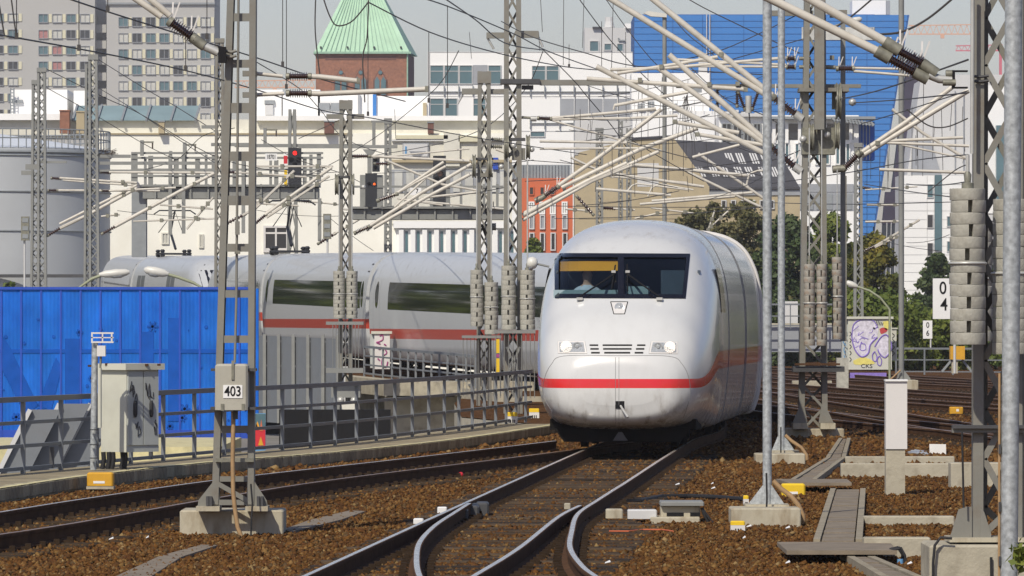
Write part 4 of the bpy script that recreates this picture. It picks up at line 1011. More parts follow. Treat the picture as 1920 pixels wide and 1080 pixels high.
# slanting grey canopy with white ribs
Y = 101
t = thing('ribbed_canopy', 'slanting grey canopy panels with pale diagonal ribs behind the railing at far left', 'canopy', (P(90,880,Y).x, Y, GZ))
for k, (xt, yt, xb, yb) in enumerate(((57,768,-12,905),(112,757,38,905),(170,757,92,905),(226,757,148,905))):
    w = [P(xt,yt,Y+k*.3), P(xt+57,yt,Y+k*.3), P(xb+57,yb,Y+k*.3), P(xb,yb,Y+k*.3)]
    if k < 3: MB().add([tuple(v) for v in w]+[(v.x,v.y+.08,v.z) for v in w], [(0,3,2,1),(4,5,6,7),(0,1,5,4),(1,2,6,5),(2,3,7,6),(3,0,4,7)]).build('canopy_panel', 'fence_grey', t)
    MB().beam(w[0]-Vector((0,.06,0)), w[3]-Vector((0,.06,0)), .075, .09).build('canopy_rib', 'light_wall', t)
# car roof glimpsed under the cabinet
# steel bridge side and abutments in the gap between the railings
t = thing('steel_bridge_side', 'grey steel girder wall with upright ribs between the two railings', 'bridge', (P(550,760,185).x, 185, GZ))
A0, A1 = (P(470,700,189).x, 189), (P(640,700,180).x, 180)
def along(u): return A0[0]+(A1[0]-A0[0])*u, A0[1]+(A1[1]-A0[1])*u
zt0, zb0 = P(0,628,189).z, P(0,790,189).z
mb = MB(); mb.quad((A0[0],A0[1],zb0),(A1[0],A1[1],zb0),(A1[0],A1[1],zt0-.1),(A0[0],A0[1],zt0)); mb.build('web_plate', 'fence_grey', t)
for k in range(7):
    x, y = along(k/6.2); MB().box(x-.05, x+.05, y-.28, y, zb0, zt0+.03).build('rib', 'gantry_grey', t)
    MB().box(x+.06, x+.30, y-.22, y-.05, zt0-.22, zt0-.16).build('bracket', 'cap_bright', t); MB().box(x+.06, x+.30, y-.22, y-.05, zt0-1.0, zt0-.94).build('bracket', 'cap_bright', t)
    MB().beam((x+.12,y-.18,zt0-.25), (x+.08,y-.18,zt0-.95), .02, .02).build('cable', 'wire_dark', t)
    MB().box(x+.1, x+.22, y-.12, y-.02, zb0+.1, zt0-1.05).build('pale_strip', 'light_wall', t)
mb = MB(); mb.box(P(470,0,192).x, P(720,0,192).x, 190, 198, GZ, zb0+.2); mb.build('underside_shade', 'black_paint', t)  # solid black block painted as the darkness below the girder
t = MB(); t.prism([(P(640,0,165).x,P(0,755,165).z),(P(670,0,165).x,P(0,755,165).z),(P(678,0,165).x,GZ),(P(652,0,165).x,GZ)][::-1], 165, 167); t.top('bridge_pier', 'parapet_grey', 'slanting grey pier under the mast with twin weights', 'pier')
t = MB(); t.box(P(725,0,176).x, P(1000,0,176).x, 172, 176, P(0,742,172).z, P(0,716,172).z).box(P(725,0,176).x, P(1000,0,176).x, 173, 176, GZ, P(0,745,172).z); t.top('concrete_abutment', 'concrete', 'weathered concrete abutment seen through the railing left of the train', 'abutment')
MB().box(P(500,0,150).x, P(720,0,150).x, 158, 158.3, GZ, P(0,768,158).z).top('underpass_shade_panel', 'black_paint', 'black panel painted as underpass shade behind the railing right of the mast marked 403', 'underpass')  # flat panel; the darkness of the underpass is put into its black colour
# poster
Y = 128
t = thing('poster', 'narrow poster of a red and orange scene under pale blue sky behind the railing', 'poster', (P(486,840,Y).x, Y, GZ))
a, b = P(477,775,Y), P(498,842,Y); MB().box(a.x,b.x,Y,Y+.05,GZ,a.z).build('board', 'graffiti_blue', t)
px_box(MB(), 478, 497.5, 776, 806, Y, .02, .01).build('poster_sky', 'glass_blue', t); px_box(MB(), 478, 497.5, 806, 842, Y, .02, .01).build('poster_ground', 'red_paint', t)
for pts, m_ in (([(478,806),(481,793),(485,806)],'hose_tan'),([(487,808),(490,786),(493,808)],'orange_wall'),([(484,835),(489,818),(494,835)],'yellow_box'),([(479,800),(483,790),(487,802)],'blind_yellow')):
    px_prism(MB(), pts, Y, .02).build('poster_shape', m_, t)

# ------------------------------------------------------------------ trees, hedge
def leaf_mat(name, cols, trans=.38):
    m = bpy.data.materials.new(name); m.use_nodes = True; MAT[name] = m
    n = m.node_tree.nodes; l = m.node_tree.links; b = n['Principled BSDF']; b.inputs['Roughness'].default_value = .55; b.inputs['Specular IOR Level'].default_value = .3
    at = n.new('ShaderNodeAttribute'); at.attribute_name = 'leaf_tone'; cr = n.new('ShaderNodeValToRGB'); e = cr.color_ramp.elements
    e[0].color = cols[0]+(1,); e[1].color = cols[-1]+(1,)
    for i, c in enumerate(cols[1:-1]): x = e.new((i+1)/(len(cols)-1)); x.color = c+(1,)
    l.new(at.outputs['Fac'], cr.inputs[0]); l.new(cr.outputs[0], b.inputs['Base Color'])
    t_ = n.new('ShaderNodeBsdfTranslucent'); l.new(cr.outputs[0], t_.inputs[0]); mx = n.new('ShaderNodeMixShader'); mx.inputs[0].default_value = trans
    l.new(b.outputs[0], mx.inputs[1]); l.new(t_.outputs[0], mx.inputs[2]); l.new(mx.outputs[0], n['Material Output'].inputs[0])
leaf_mat('leaf_dark', [(.040,.068,.026),(.08,.12,.042),(.14,.17,.06)])
leaf_mat('leaf_olive', [(.085,.095,.04),(.17,.165,.07),(.30,.26,.11)])
leaf_mat('leaf_yellow', [(.075,.10,.025),(.17,.17,.03),(.33,.26,.04)])
leaf_mat('leaf_green', [(.07,.11,.022),(.16,.21,.04),(.29,.31,.065)])
mat('bark', (.09,.075,.06), .9, var=.3)
def leaves(n, blobs, size, m, name, parent, seed):     # leaf-sized quads spread through clumps: (centre, radii)
    g = np.random.default_rng(seed); vol = np.array([b[1][0]*b[1][1]*b[1][2] for b in blobs])**.7; k = g.choice(len(blobs), n, p=vol/vol.sum())
    C = np.array([b[0] for b in blobs])[k]; Rr = np.array([b[1] for b in blobs])[k]
    d = g.normal(size=(n,3)); d /= np.linalg.norm(d,axis=1)[:,None]; p = C+d*Rr*(g.random((n,1))**.45)
    nrm = d*.6+g.normal(size=(n,3))*.6+np.array([0,0,.35]); nrm /= np.linalg.norm(nrm,axis=1)[:,None]
    a = np.cross(nrm, g.normal(size=(n,3))); a /= np.linalg.norm(a,axis=1)[:,None]; b = np.cross(nrm, a); s = size*(.5+g.random((n,1)))
    v = np.stack([p-a*s*.5, p+b*s*.38, p+a*s*.6, p-b*s*.38], 1)
    me = bpy.data.meshes.new(name); me.vertices.add(n*4); me.loops.add(n*4); me.polygons.add(n); o = OFF[parent.name] if parent else (0,0,0)
    me.vertices.foreach_set('co', (v-np.array(o)).reshape(-1).astype(np.float32)); me.loops.foreach_set('vertex_index', np.arange(n*4,dtype=np.int32)); me.polygons.foreach_set('loop_start', np.arange(n,dtype=np.int32)*4)
    me.update(calc_edges=True); me.materials.append(M[m])
    tone = np.clip(g.random(len(blobs))[k]*.6+g.random(n)*.4, 0, 1); at = me.attributes.new('leaf_tone', 'FLOAT', 'POINT'); at.data.foreach_set('value', np.repeat(tone,4).astype(np.float32))
    ob = bpy.data.objects.new(name, me); COL.objects.link(ob); ob.parent = parent; OFF[ob.name] = o; return ob
def tree(label, cx, ytop, hw, Y, m, n, seed, ybot=None, name='tree', leaf=.34, cone=False):
    g = random.Random(seed); base = P(cx,597,Y); top = P(cx,ytop,Y).z; W = hw/S(Y); zb = GZ if ybot is None else P(0,ybot,Y).z; H = top-zb
    t = thing(name, label, 'tree', (base.x, Y, GZ))
    tk = MB(); tk.tube([(base.x,Y,GZ),(base.x+.1,Y,zb+H*.3),(base.x-.1,Y,zb+H*.85)], [.22,.16,.04], 8)
    bl = []
    for i in range(120):
        u = g.random(); z = zb+H*(.12+.80*u); rr = W*((1-u)**.8 if cone else math.sin(math.pi*min(1,.18+.82*u))**.55)
        a = g.random()*6.283; q = rr*g.random()**.5*.85; c = (base.x+q*math.cos(a), Y+q*math.sin(a)*.8, z); s_ = min(W,H*.5)*(.15+.2*g.random())*(1-.3*u)
        bl.append((c, (s_,s_,s_*.8)))
        if i < 7: tk.tube([(base.x,Y,zb+H*(.2+.4*u)), (c[0]*.6+base.x*.4,c[1],z-.3), c], [.07,.045,.02], 5)
    tk.build('trunk', 'bark', t, 60); leaves(int(n*1.5), bl, leaf*.8, m, 'crown', t, seed)
    return t
tree('olive leafed tree showing above the train roof just right of the nose', 1300, 372, 92, 300, 'leaf_olive', 10000, 11, leaf=.26)
tree('thin yellowing tree between the train roof and the first grey pole', 1400, 352, 95, 310, 'leaf_olive', 11000, 12, leaf=.26)
tree('dark green tree right behind the twin grey poles', 1478, 385, 100, 318, 'leaf_dark', 11000, 13)
tree('tall green tree behind the weights of the central mast', 1560, 385, 95, 330, 'leaf_green', 11000, 14)
tree('yellow leafed tree before the leaning blue block', 1632, 420, 85, 322, 'leaf_yellow', 9000, 15)
tree('feathery pale olive tree nearest the lamp post, over the train roof', 1252, 398, 60, 296, 'leaf_olive', 7000, 41, leaf=.22); tree('feathery pale olive tree in front of the mansard house', 1345, 358, 75, 304, 'leaf_olive', 8000, 42, leaf=.22)
tree('low olive tree behind the end of the train', 1430, 450, 80, 290, 'leaf_dark', 8000, 16)
tree('dark conifer behind the speed board reading 0 4', 1755, 462, 62, 360, 'leaf_dark', 8000, 17, name='conifer', cone=False)
tree('dark conifer half hidden by the right mast', 1815, 490, 75, 366, 'leaf_dark', 7000, 18, name='conifer')
tree('small green bush showing left of the train roof', 1000, 440, 26, 330, 'leaf_green', 2500, 19, 560)
tree('scraggy shrub above the left end of the blue hoarding', 18, 512, 34, 300, 'leaf_green', 2500, 20)
tree('little shrub beside the second lattice mast at the left', 150, 514, 22, 300, 'leaf_yellow', 1500, 21)
def hedge(label, x0, x1, ytop, ybot, Y, m, n, seed, depth=3):
    g = random.Random(seed); a, b = P(x0,ytop,Y), P(x1,ybot,Y); t = thing('hedge', label, 'hedge', ((a.x+b.x)/2, Y, b.z)); bl = []
    for k in range(34): 
        r_ = (a.z-b.z)*(.10+.16*g.random()); bl.append(((a.x+(b.x-a.x)*g.random(), Y+g.random()*depth, b.z+(a.z-b.z)*(.02+.86*g.random()**.8)), (r_*1.5,r_,r_)))
    MB().tube([((a.x+b.x)/2,Y+depth/2,b.z-2),((a.x+b.x)/2,Y+depth/2,a.z-.5)], .05, 5).build('stem', 'bark', t); leaves(n, bl, .20, m, 'foliage', t, seed); return t
hedge('bright green hedge behind the painted cabinet', 1585, 1700, 548, 690, 262, 'leaf_green', 12000, 31)
hedge('rust tinged hedge behind the small board reading 0 6', 1690, 1800, 578, 690, 266, 'leaf_green', 9000, 32)
hedge('green hedge at the right edge behind the right mast', 1790, 1960, 590, 690, 268, 'leaf_green', 6000, 33)
hedge('dark hedge low behind the twin grey poles', 1430, 1590, 560, 640, 285, 'leaf_dark', 6000, 34)
for k in range(8):     # the row of trees at the left that the curving coaches mirror
    Yt = 222+11*k; tree('leafy tree of the row mirrored in the coach windows', 960-31.5*F/Yt, 597-F*(10+k%2)/Yt, 4.4*F/Yt, Yt, ('leaf_green','leaf_dark')[k%2], 3500, 60+k, leaf=.6)['group'] = 'row of trees mirrored in the coach windows'
for k in range(6):     # the tree belt and hedge go on past the right edge of the frame, where the power car's flank mirrors them
    x = 27+5.5*k; Yt = 300+4*(k%3); tree('dark tree of the belt beyond the right edge mirrored in the train flank', 960+x*F/Yt, 597-F*(7.5+k%3)/Yt, 4.2*F/Yt, Yt, 'leaf_dark', 4000, 90+k, leaf=.5)['group'] = 'tree belt mirrored in the train flank'
    hedge('green hedge of the belt beyond the right edge mirrored in the train flank', 960+(x-3)*F/272, 960+(x+3)*F/272, 545, 690, 272, 'leaf_green', 3000, 110+k)['group'] = 'hedge belt mirrored in the train flank'
# ------------------------------------------------------------------ walkway and railings
mb = MB(); W_ = resample(WALKs, .45); ww = [(p.x,p.y) for p in W_]
fx = lambda y: float(np.interp(y, [p.y for p in FENs], [p.x for p in FENs]))
wk = [(x,y) for x,y in ww if 58 < y < 121]
for (x0,y0),(x1,y1) in zip(wk, wk[1:]):
    mb.quad((min(fx(y0)-.25,x0-.5),y0,-.02),(x0-.30,y0,-.02),(x1-.30,y1,-.02),(min(fx(y1)-.25,x1-.5),y1,-.02))
wko = mb.struct('walkway', 'walkway')
mb = MB()
for (x0,y0),(x1,y1) in zip(wk, wk[1:]): mb.quad((x0-.05,y0,-.21),(x1-.05,y1,-.21),(x1-.05,y1,-.12),(x0-.05,y0,-.12)); mb.quad((x0-.32,y0,-.12),(x0-.05,y0,-.12),(x1-.05,y1,-.12),(x1-.32,y1,-.12))
mb.build('edge_footing', 'concrete', wko)
em = [MB().bbox(-.30,.0,-.11,.11,-.15,0,.008).mesh('edge_block', m_) for m_ in ('walk_edge_pale','walk_edge','walk_edge_dark')]; rng = random.Random(9); k = 0
for a, b in zip(resample(WALKs,.235), resample(WALKs,.235)[1:]):
    if 60 < a.y < 121: inst('edge_block', em[rng.choice((0,1,2))], wko, (a.x, a.y, -.018+rng.uniform(-.004,.004)), rotz=math.atan2((b-a).y,(b-a).x)-math.pi/2); k += 1
mb = MB()
for (x0,y0),(x1,y1) in zip(wk, wk[1:]): mb.quad((x0-.13,y0,-.009),(x0-.01,y0,-.009),(x1-.01,y1,-.009),(x1-.13,y1,-.009))
mb.build('edge_line', 'walk_line', wko)
def railing(label, pts, zf, h, step, rails, m='fence_grey', pw=.085, handrail=.075, rr=.05):
    t = thing('metal_railing', label, 'railing', tuple(pts[len(pts)//2]))
    for p in resample(pts, step):
        z = zf(p.y); MB().box(p.x-pw*.35, p.x+pw*.35, p.y-pw*.9, p.y+pw*.9, z-.05, z+h-.03).build('post', m, t)
    for f in rails:
        top = f >= 1; w = handrail if top else rr; mb = MB()
        sweep(mb, [Vector((p.x,p.y,zf(p.y)+h*f)) for p in resample(pts, .9)], [(-w/2,-w/2),(w/2,-w/2),(w/2,w/2),(-w/2,w/2)]); mb.build('handrail' if top else 'rail', m, t)
    return t
f1 = railing('grey steel railing along the walkway, running from the left edge to the train', [p for p in FENs if p.y > 74], lambda y: 0, 1.02, 1.86, (.05,.36,.68,1.0))
for y, x in ((88.6, 0),(83.4, 0)):
    MB().box(fx(y)-.03,fx(y)+.03,y-.05,y+.05,.02,.32).build('clamp', 'steel_dark', f1)
pts2 = [P(683,650,187),P(740,655,183),P(800,660,178),P(850,664,174),P(895,669,171)]
pts2 = cat_rom(pts2, 6); z2 = lambda y: float(np.interp(y, [p.y for p in pts2[::-1]], [p.z for p in pts2[::-1]]))-.92
railing('second grey railing on the viaduct edge before the curving coaches', pts2, z2, .92, 1.25, (.08,.38,.69,1.0), pw=.09)

# ------------------------------------------------------------------ masts
def beam_px(mb, x0, y0, x1, y1, w, Y, d=.1, dy=0): return mb.beam(P(x0,y0,Y)+Vector((0,dy,0)), P(x1,y1,Y)+Vector((0,dy,0)), w/S(Y), d)
def tube_px(t, pts, r, Y, m='tube_cream', name='cantilever_tube', dy=0, n=8):
    return MB().tube([P(x,y,Y)+Vector((0,dy,0)) for x,y in pts], r/S(Y), n).build(name, m, t, 60)
def insulator(t, x0, y0, x1, y1, r, Y, ribs=9, dy=0, horns=False, m='insulator_brown'):
    a, b = P(x0,y0,Y)+Vector((0,dy,0)), P(x1,y1,Y)+Vector((0,dy,0)); R_ = r/S(Y); pr = [(0,R_*.55)]
    for k in range(ribs):
        c = (k+.5)/ribs; h_ = .5/ribs; pr += [(c-h_*.7,R_*.5),(c-h_*.15,R_),(c+h_*.15,R_),(c+h_*.5,R_*.5)]
    pr.append((1,R_*.55)); o = MB().lathe(a, b, pr, 12).build('insulator', m, t, 50)
    d = (b-a)*(.22 if (b-a).length/R_ < 9 else .16)
    for s_, e_ in ((a-d, a+d*.05), (b-d*.05, b+d)): MB().lathe(s_, e_, [(0,R_*.5),(.1,R_*.72),(.85,R_*.78),(1,R_*.6)], 10).build('insulator_cap', 'cap_metal', o, 50)
    if horns:
        for q in (a, b):
            for k in (-1, 1): u = (b-a).normalized(); MB().beam(q, q+Vector((-u.z*.0+R_*(.6+.5*k),-.02*k,R_*3.0)), R_*.22, R_*.1).build('arcing_horn', 'white_paint', o)
    return o
def lattice(label, xl, xr, yt, yb, Y, leg, pitch, dep=.32, top=None, pieces=False, m='steel_grey', zb=None, name='catenary_mast', plate=0, legm=None, back=4):
    tl, tr_ = top or (xl, xr); zb = P(0,yb,Y).z if zb is None else zb; t = thing(name, label, 'mast', (P((xl+xr)/2,0,Y).x, Y, zb))
    yb = HZ+(CH-zb)*S(Y)
    for xb, xt in ((xl+leg/2, tl+leg/2),(xr-leg/2, tr_-leg/2)):
        mb = MB(); a, b = P(xb,yb,Y), P(xt,yt,Y); w = leg/S(Y); mb.beam(a-Vector((0,dep/2,0)), b-Vector((0,dep/2,0)), w, .03).beam(a+Vector((0,dep/2,0)), b+Vector((0,dep/2,0)), w, .03)
        sx = (w/2-.008)*(-1 if xb < (xl+xr)/2 else 1); mb.beam(a+Vector((sx,0,0)), b+Vector((sx,0,0)), .015, dep-.034); mb.build('leg', legm or m, t)
    n_ = max(2, round((yb-yt)/pitch)); j = MB()
    for k in range(n_):
        for side in (0, 1):
            u0, u1 = k/n_, (k+1)/n_; ya, yc = yb+(yt-yb)*u0, yb+(yt-yb)*u1; f = (k+side)%2
            xa = (xl+leg*.7)+(tl-xl)*u0 if f == 0 else (xr-leg*.7)+(tr_-xr)*u0; xc = (xr-leg*.7)+(tr_-xr)*u1 if f == 0 else (xl+leg*.7)+(tl-xl)*u1
            dy = -(dep/2-.025) if side == 0 else dep/2-.025; mb = MB() if pieces else j
            mb.beam(P(xa,ya,Y)+Vector((0,dy,0)), P(xc,yc,Y)+Vector((0,dy,0)), leg*.46/S(Y), .012)
            if pieces: mb.build('brace', m, t)
    if not pieces: j.build('lacing', m, t)['kind'] = 'stuff'
    if plate: px_box(MB(), tl-1, tr_+1, yt, yt+plate, Y-dep/2, .06, .05).build('head_plate', m, t)
    return t
def arm(t, x0, x1, y0, y1, Y, m='steel_grey', d=.16, name='cross_arm', dy=0): return px_box(MB(), x0, x1, y0, y1, Y+dy, d/2, d/2).build(name, m, t)
_dm = {}
def weights(label, x0, x1, y0, y1, n, Y, rod_top=None, m='concrete_weight', rod_m='cap_bright', band=.52, dx=0):
    a, b = P(x0,y0,Y), P(x1,y1,Y); r = (b.x-a.x)/2; cx = (a.x+b.x)/2; h = (a.z-b.z)/n
    t = thing('tension_weight', label, 'counterweight', (cx, Y, b.z), 'concrete tension weights hanging on the masts'); key = (round(r,3), round(h,3), m)
    if key not in _dm:
        N = 30; pts = []
        for k in range(N+1): th_ = -math.pi/2+.13+(2*math.pi-.26)*k/N; pts.append((r*math.cos(th_), r*math.sin(th_)))
        pts += [(-.02,-r*.25),(.02,-r*.25)]; c = r*.025; mb = MB()
        sc = lambda q, f: [(x*f,y*f) for x,y in q]; L = [(sc(pts,.982),0),(pts,c),(pts,h-c*1.1),(sc(pts,.982),h-.003)]; K = len(pts)
        mb.add([(x,y,z) for q,z in L for x,y in q], [(i*K+k,i*K+(k+1)%K,(i+1)*K+(k+1)%K,(i+1)*K+k) for i in range(3) for k in range(K)]+[tuple(range(K-1,-1,-1)),tuple(range(3*K,4*K))])
        _dm[key] = mb.mesh('weight_disc', m, smooth=40)
    rng = random.Random(label)
    for k in range(n): inst('weight_disc', _dm[key], t, (cx+rng.uniform(-.006,.006), Y, b.z+k*h), rotz=(rng.uniform(-.12,.12) if k%2 == (n%2) else math.pi*.8+rng.uniform(-.2,.2)))
    z = b.z+(a.z-b.z)*band; MB().tube([(cx+(r+.008)*math.cos(6.2832*k/24), Y+(r+.008)*math.sin(6.2832*k/24), z) for k in range(25)], h*.10, 6, False).build('retaining_band', 'cap_bright', t, 60)
    if rod_top is not None: MB().tube([(cx+dx,Y,a.z-.02),(cx+dx,Y,P(0,rod_top,Y).z)], r*.11, 8).build('rod', rod_m, t, 60); MB().lathe((cx+dx,Y,a.z),(cx+dx,Y,a.z+h*1.4), [(0,r*.34),(.3,r*.34),(.35,r*.18),(.8,r*.22),(1,r*.12)], 8).build('eye_bolt', 'cap_metal', t, 60)
    return t
def wheel(t, cx, cy, r, Y, w=5, dy=-.2):
    c = P(cx,cy,Y)+Vector((0,dy,0)); R_ = r/S(Y); h_ = w/S(Y)/2
    MB().lathe(c-Vector((h_,0,0)), c+Vector((h_,0,0)), [(0,R_*.3),(.0,R_),(.25,R_),(.4,R_*.88),(.6,R_*.88),(.75,R_),(1,R_),(1,R_*.3)], 22).build('tension_wheel', 'cap_metal', t, 40)
def ball(t, cx, cy, r, Y, dy=-.15): c = P(cx,cy,Y)+Vector((0,dy,0)); q = r/S(Y); MB().lathe(c-Vector((q,0,0)), c+Vector((q,0,0)), [(.02,q*.2),(.15,q*.7),(.5,q),(.85,q*.7),(.98,q*.2)], 12).build('ball_insulator', 'cap_bright', t, 60)
def foundation(t, x0, x1, y0, yb, d=.8, m='concrete', name='foundation'):     # block seen from ybase upward, its front foot on the ballast
    a = PG(x0, yb); b = PG(x1, yb); zt = CH-(y0-HZ)/S(a.y); return MB().bbox(a.x, b.x, a.y, a.y+d, -.45, zt, .015).build(name, m, t)

# --- mast with the number plate 403
Y = 63.4
t = thing('catenary_mast', 'grey batten mast with the plate 403 and drive box on concrete block', 'mast', (P(437,0,Y).x, Y, -.2))
for (xb,xt,w) in ((404.5,434,12.5),(471,475,12)):
    mb = MB(); beam_px(mb, xb, 945, xt, -25, w, Y, .03, -.16); beam_px(mb, xb, 945, xt, -25, w, Y, .03, .16)
    s_ = -5.5 if xb < 430 else 5.5; beam_px(mb, xb+s_, 945, xt+s_, -25, 1.5, Y, .28); mb.build('leg', 'steel_grey', t)
def lx(y): return 404.5+(434-404.5)*(945-y)/970
for y0, y1 in ((25,40),(112,127),(193,212),(284,302),(367,385),(457,472),(544,558),(629,643),(893,903),(937,947)):
    px_box(MB(), lx(y0)+5, 469+(945-y0)/970*4, y0, y1, Y-.15, .012, .012).build('batten_plate', 'steel_grey', t)
px_prism(MB(), [(406,798),(469,798),(469,822),(462,812),(412,812),(406,822)], Y-.15, .012, .01).build('batten_plate', 'steel_grey', t)
mb = MB(); beam_px(mb, 408, 905, 466, 938, 9, Y, .012, -.17); mb.build('brace', 'steel_grey', t)
for q in ([(371,950),(372,938),(399,904),(411,904),(412,950)], [(463,950),(463,904),(478,904),(500,938),(502,950)]): px_prism(MB(), q, Y-.14, .02, .0).build('gusset', 'steel_grey', t); 
for x0,x1 in ((370,414),(462,504)): px_box(MB(), x0, x1, 948, 957, Y, .2, .28).build('foot_plate', 'concrete_stained', t)
for x in (390,396,485,492): px_box(MB(), x-2.5, x+2.5, 930, 948, Y-.1, .02, .14).build('anchor_bolt', 'steel_dark', t)
foundation(t, 337, 531, 957, 1004, .9, 'concrete_stained')
MB().tube([PG(418,1000)+Vector((0,-.005,.11)), PG(418,1000)+Vector((0,.02,.11))], .022, 10).build('paint_dot', 'orange_wall', t)
mb = MB(); a, b = P(406,682,Y-.30), P(467,768,Y-.30); mb.bbox(a.x,b.x,Y-.62,Y-.22,b.z,a.z,.022); box_ = mb.build('drive_box', 'box_grey', t)
px_box(MB(), 418.5, 454.5, 722, 746.5, Y-.625, .004, .003).build('number_plate', 'white_sign', box_); c = P(436.5,734.3,Y-.632); text('number_403', '403', c.x, c.y, c.z, .148, 'black_paint', box_, .002, .82, .002)
for y in (693,765): px_box(MB(), 397 if y > 700 else 398, 482, y-2.5, y+2.5, Y-.25, .05, .3).build('box_bracket', 'steel_dark', t)
px_box(MB(), 434, 439, 676, 712, Y-.62, .01, .015).build('latch', 'cap_metal', box_)
for x in (417,456): px_box(MB(), x-3, x+3, 757, 770, Y-.62, .01, .012).build('hinge', 'cap_metal', box_)
px_box(MB(), 404, 476, 859, 866, Y-.2, .05, .04).build('rusty_strap', 'cap_metal', t)
tube_px(t, [(449,-15),(447,300),(445,560),(442,680)], 2.4, Y, 'steel_grey', 'operating_rod', -.22); px_box(MB(), 440,450,470,476,Y-.25,.05,.03).build('rod_socket', 'cap_metal', t); px_box(MB(), 441,449,415,440,Y-.25,.05,.03).build('rod_socket', 'steel_grey', t)
tube_px(t, [(441,770),(441,800),(440,860),(441,920),(444,950),(449,985),(457,1006)], 4.2, Y, 'hose_tan', 'hose', -.45); px_box(MB(), 437,446,768,786,Y-.45,.05,.05).build('hose_clamp', 'steel_dark', t)
tube_px(t, [(474,905),(477,940),(475,975),(474,1006)], 1.7, Y, 'rubber', 'earth_cable', -.48)
for x0,y0,x1,y1 in ((243,-10,306,34),(272,-10,322,32)): tube_px(t, [(x0,y0),(x1,y1)], 6.2, Y, dy=-.3)
insulator(t, 326, 46, 361, 71, 13, Y, 9, -.3, True); 
tube_px(t, [(361,71),(386,89)], 10, Y, 'cap_metal', 'joint_sleeve', -.3); tube_px(t, [(384,88),(412,101)], 8, Y, 'cap_bright', 'joint_sleeve', -.3)
px_box(MB(), 410, 424, 88, 118, Y-.3, .05, .05).build('pivot_bracket', 'black_paint', t)
for y in (97,106): tube_px(t, [(424,y),(436,y+3),(445,y)], 3, Y, 'steel_grey', 'clamp_bolt', -.25)
for y0, xi, ins, x1, y1 in ((138,530,(543,143,577,143),672,152),(178,533,(543,175,577,175),800,167)):
    tube_px(t, [(480,y0),(xi,ins[1])], 3.6, Y); insulator(t, *ins, 8.5, Y, 8, 0); tube_px(t, [(582,ins[1]),(600,ins[1]+1),(x1,y1)], 5, Y)
    px_box(MB(), x1-3, x1+3, y1-5.5, y1+5.5, Y, .05, .05).build('end_cap', 'cap_metal', t)
    px_box(MB(), 455, 482, y0-5, y0+5, Y-.1, .05, .05).build('arm_bracket', 'steel_grey', t)

# --- big mast at the right
Y = 51.2
t = thing('catenary_mast', 'massive grey lattice mast on a concrete block at the right edge', 'mast', (P(1865,0,Y).x, Y, 0))
for x, dy in ((1832.5,-.17),(1851,.2),(1905,-.17),(1916,.2)):
    mb = MB(); w = 19 if dy < 0 else 10; beam_px(mb, x-1.5, 1008, x+.5, -25, w, Y, .02, dy); beam_px(mb, x-(w/2 if x < 1870 else -w/2)-1, 1008, x-(w/2 if x < 1870 else -w/2)+1, -25, 2, Y, .16, dy+(.08 if dy < 0 else -.08)); mb.build('leg', 'steel_grey', t)
ys = list(range(-60, 1060, 92))
for k, y in enumerate(ys):
    for side, m_ in ((0,'steel_grey'),(1,'steel_dark')):
        f = side; xa, xb = (1842,1893) if (k+side)%2 == 0 else (1893,1842); mb = MB(); y1 = min(y+92, 1000)
        if y1-y > 20: beam_px(mb, xa+(6 if side else 0), y, xb+(6 if side else 0), y1, 12, Y, .014, -.15 if side == 0 else .19); mb.build('brace', 'steel_grey', t)
px_box(MB(), 1785, 1925, 797, 803, Y-.2, .06, .1).build('cross_beam', 'steel_dark', t); px_box(MB(), 1785, 1925, 803, 811, Y-.2, .05, .05).build('cross_beam', 'steel_grey', t)
for q in ([(1780,1008),(1784,998),(1797,955),(1812,950),(1822,950),(1822,1008)],[(1838,1008),(1838,950),(1845,960),(1858,1000),(1858,1008)]): px_prism(MB(), q, Y-.17, .02, .0).build('gusset', 'steel_grey', t)
px_box(MB(), 1775, 1925, 1006, 1014, Y, .3, .35).build('foot_plate', 'concrete_stained', t)
MB().bbox(P(1743,0,Y-.5).x, P(1960,0,Y-.5).x, Y-.5, Y+.6, -.45, P(0,1022,Y-.5).z, .02).build('foundation', 'concrete', t)
tube_px(t, [(1818,-20),(1817,290)], 3.8, Y, 'cap_bright', 'guide_tube', -.33); tube_px(t, [(1802,950),(1800,860),(1799,810)], 2.0, Y, 'rubber', 'cable', -.3)
tube_px(t, [(1776,1005),(1755,1003),(1744,1018),(1741,1050),(1741,1100)], 2.6, Y, 'rubber', 'cable', -.56); tube_px(t, [(1849,1040),(1850,1110)], 2.6, Y, 'rubber', 'cable', -.53)
for x0,y0,x1,y1 in ((1494,-12,1657,80),(1418,-12,1642,98)): tube_px(t, [(x0,y0),(x1,y1)], 8.3, Y, dy=-.2, n=12)
for c0,i0,i1,c1 in (((1655,80),(1684,98),(1725,120),(1753,140)),((1640,97),(1666,112),(1711,137),(1737,151))):
    tube_px(t, [c0,i0], 12, Y, 'cap_metal', 'joint_sleeve', -.2, 12); insulator(t, i0[0],i0[1],i1[0],i1[1], 13.5, Y, 10, -.2, True); tube_px(t, [i1,c1], 11, Y, 'cap_metal', 'joint_sleeve', -.2, 12)
tube_px(t, [(1738,142),(1758,150),(1782,152)], 8, Y, 'cap_bright', 'joint_sleeve', -.2); tube_px(t, [(1770,140),(1786,140)], 7, Y, 'cap_metal', 'joint_sleeve', -.2); tube_px(t, [(1764,157),(1788,157)], 6, Y, 'cap_metal', 'joint_sleeve', -.25)
for q in ((1785,1790,132,166),(1790,1814,132,135),(1790,1814,163,166)): px_box(MB(), *q, Y-.2, .05, .05).build('pivot_bracket', 'black_paint', t)
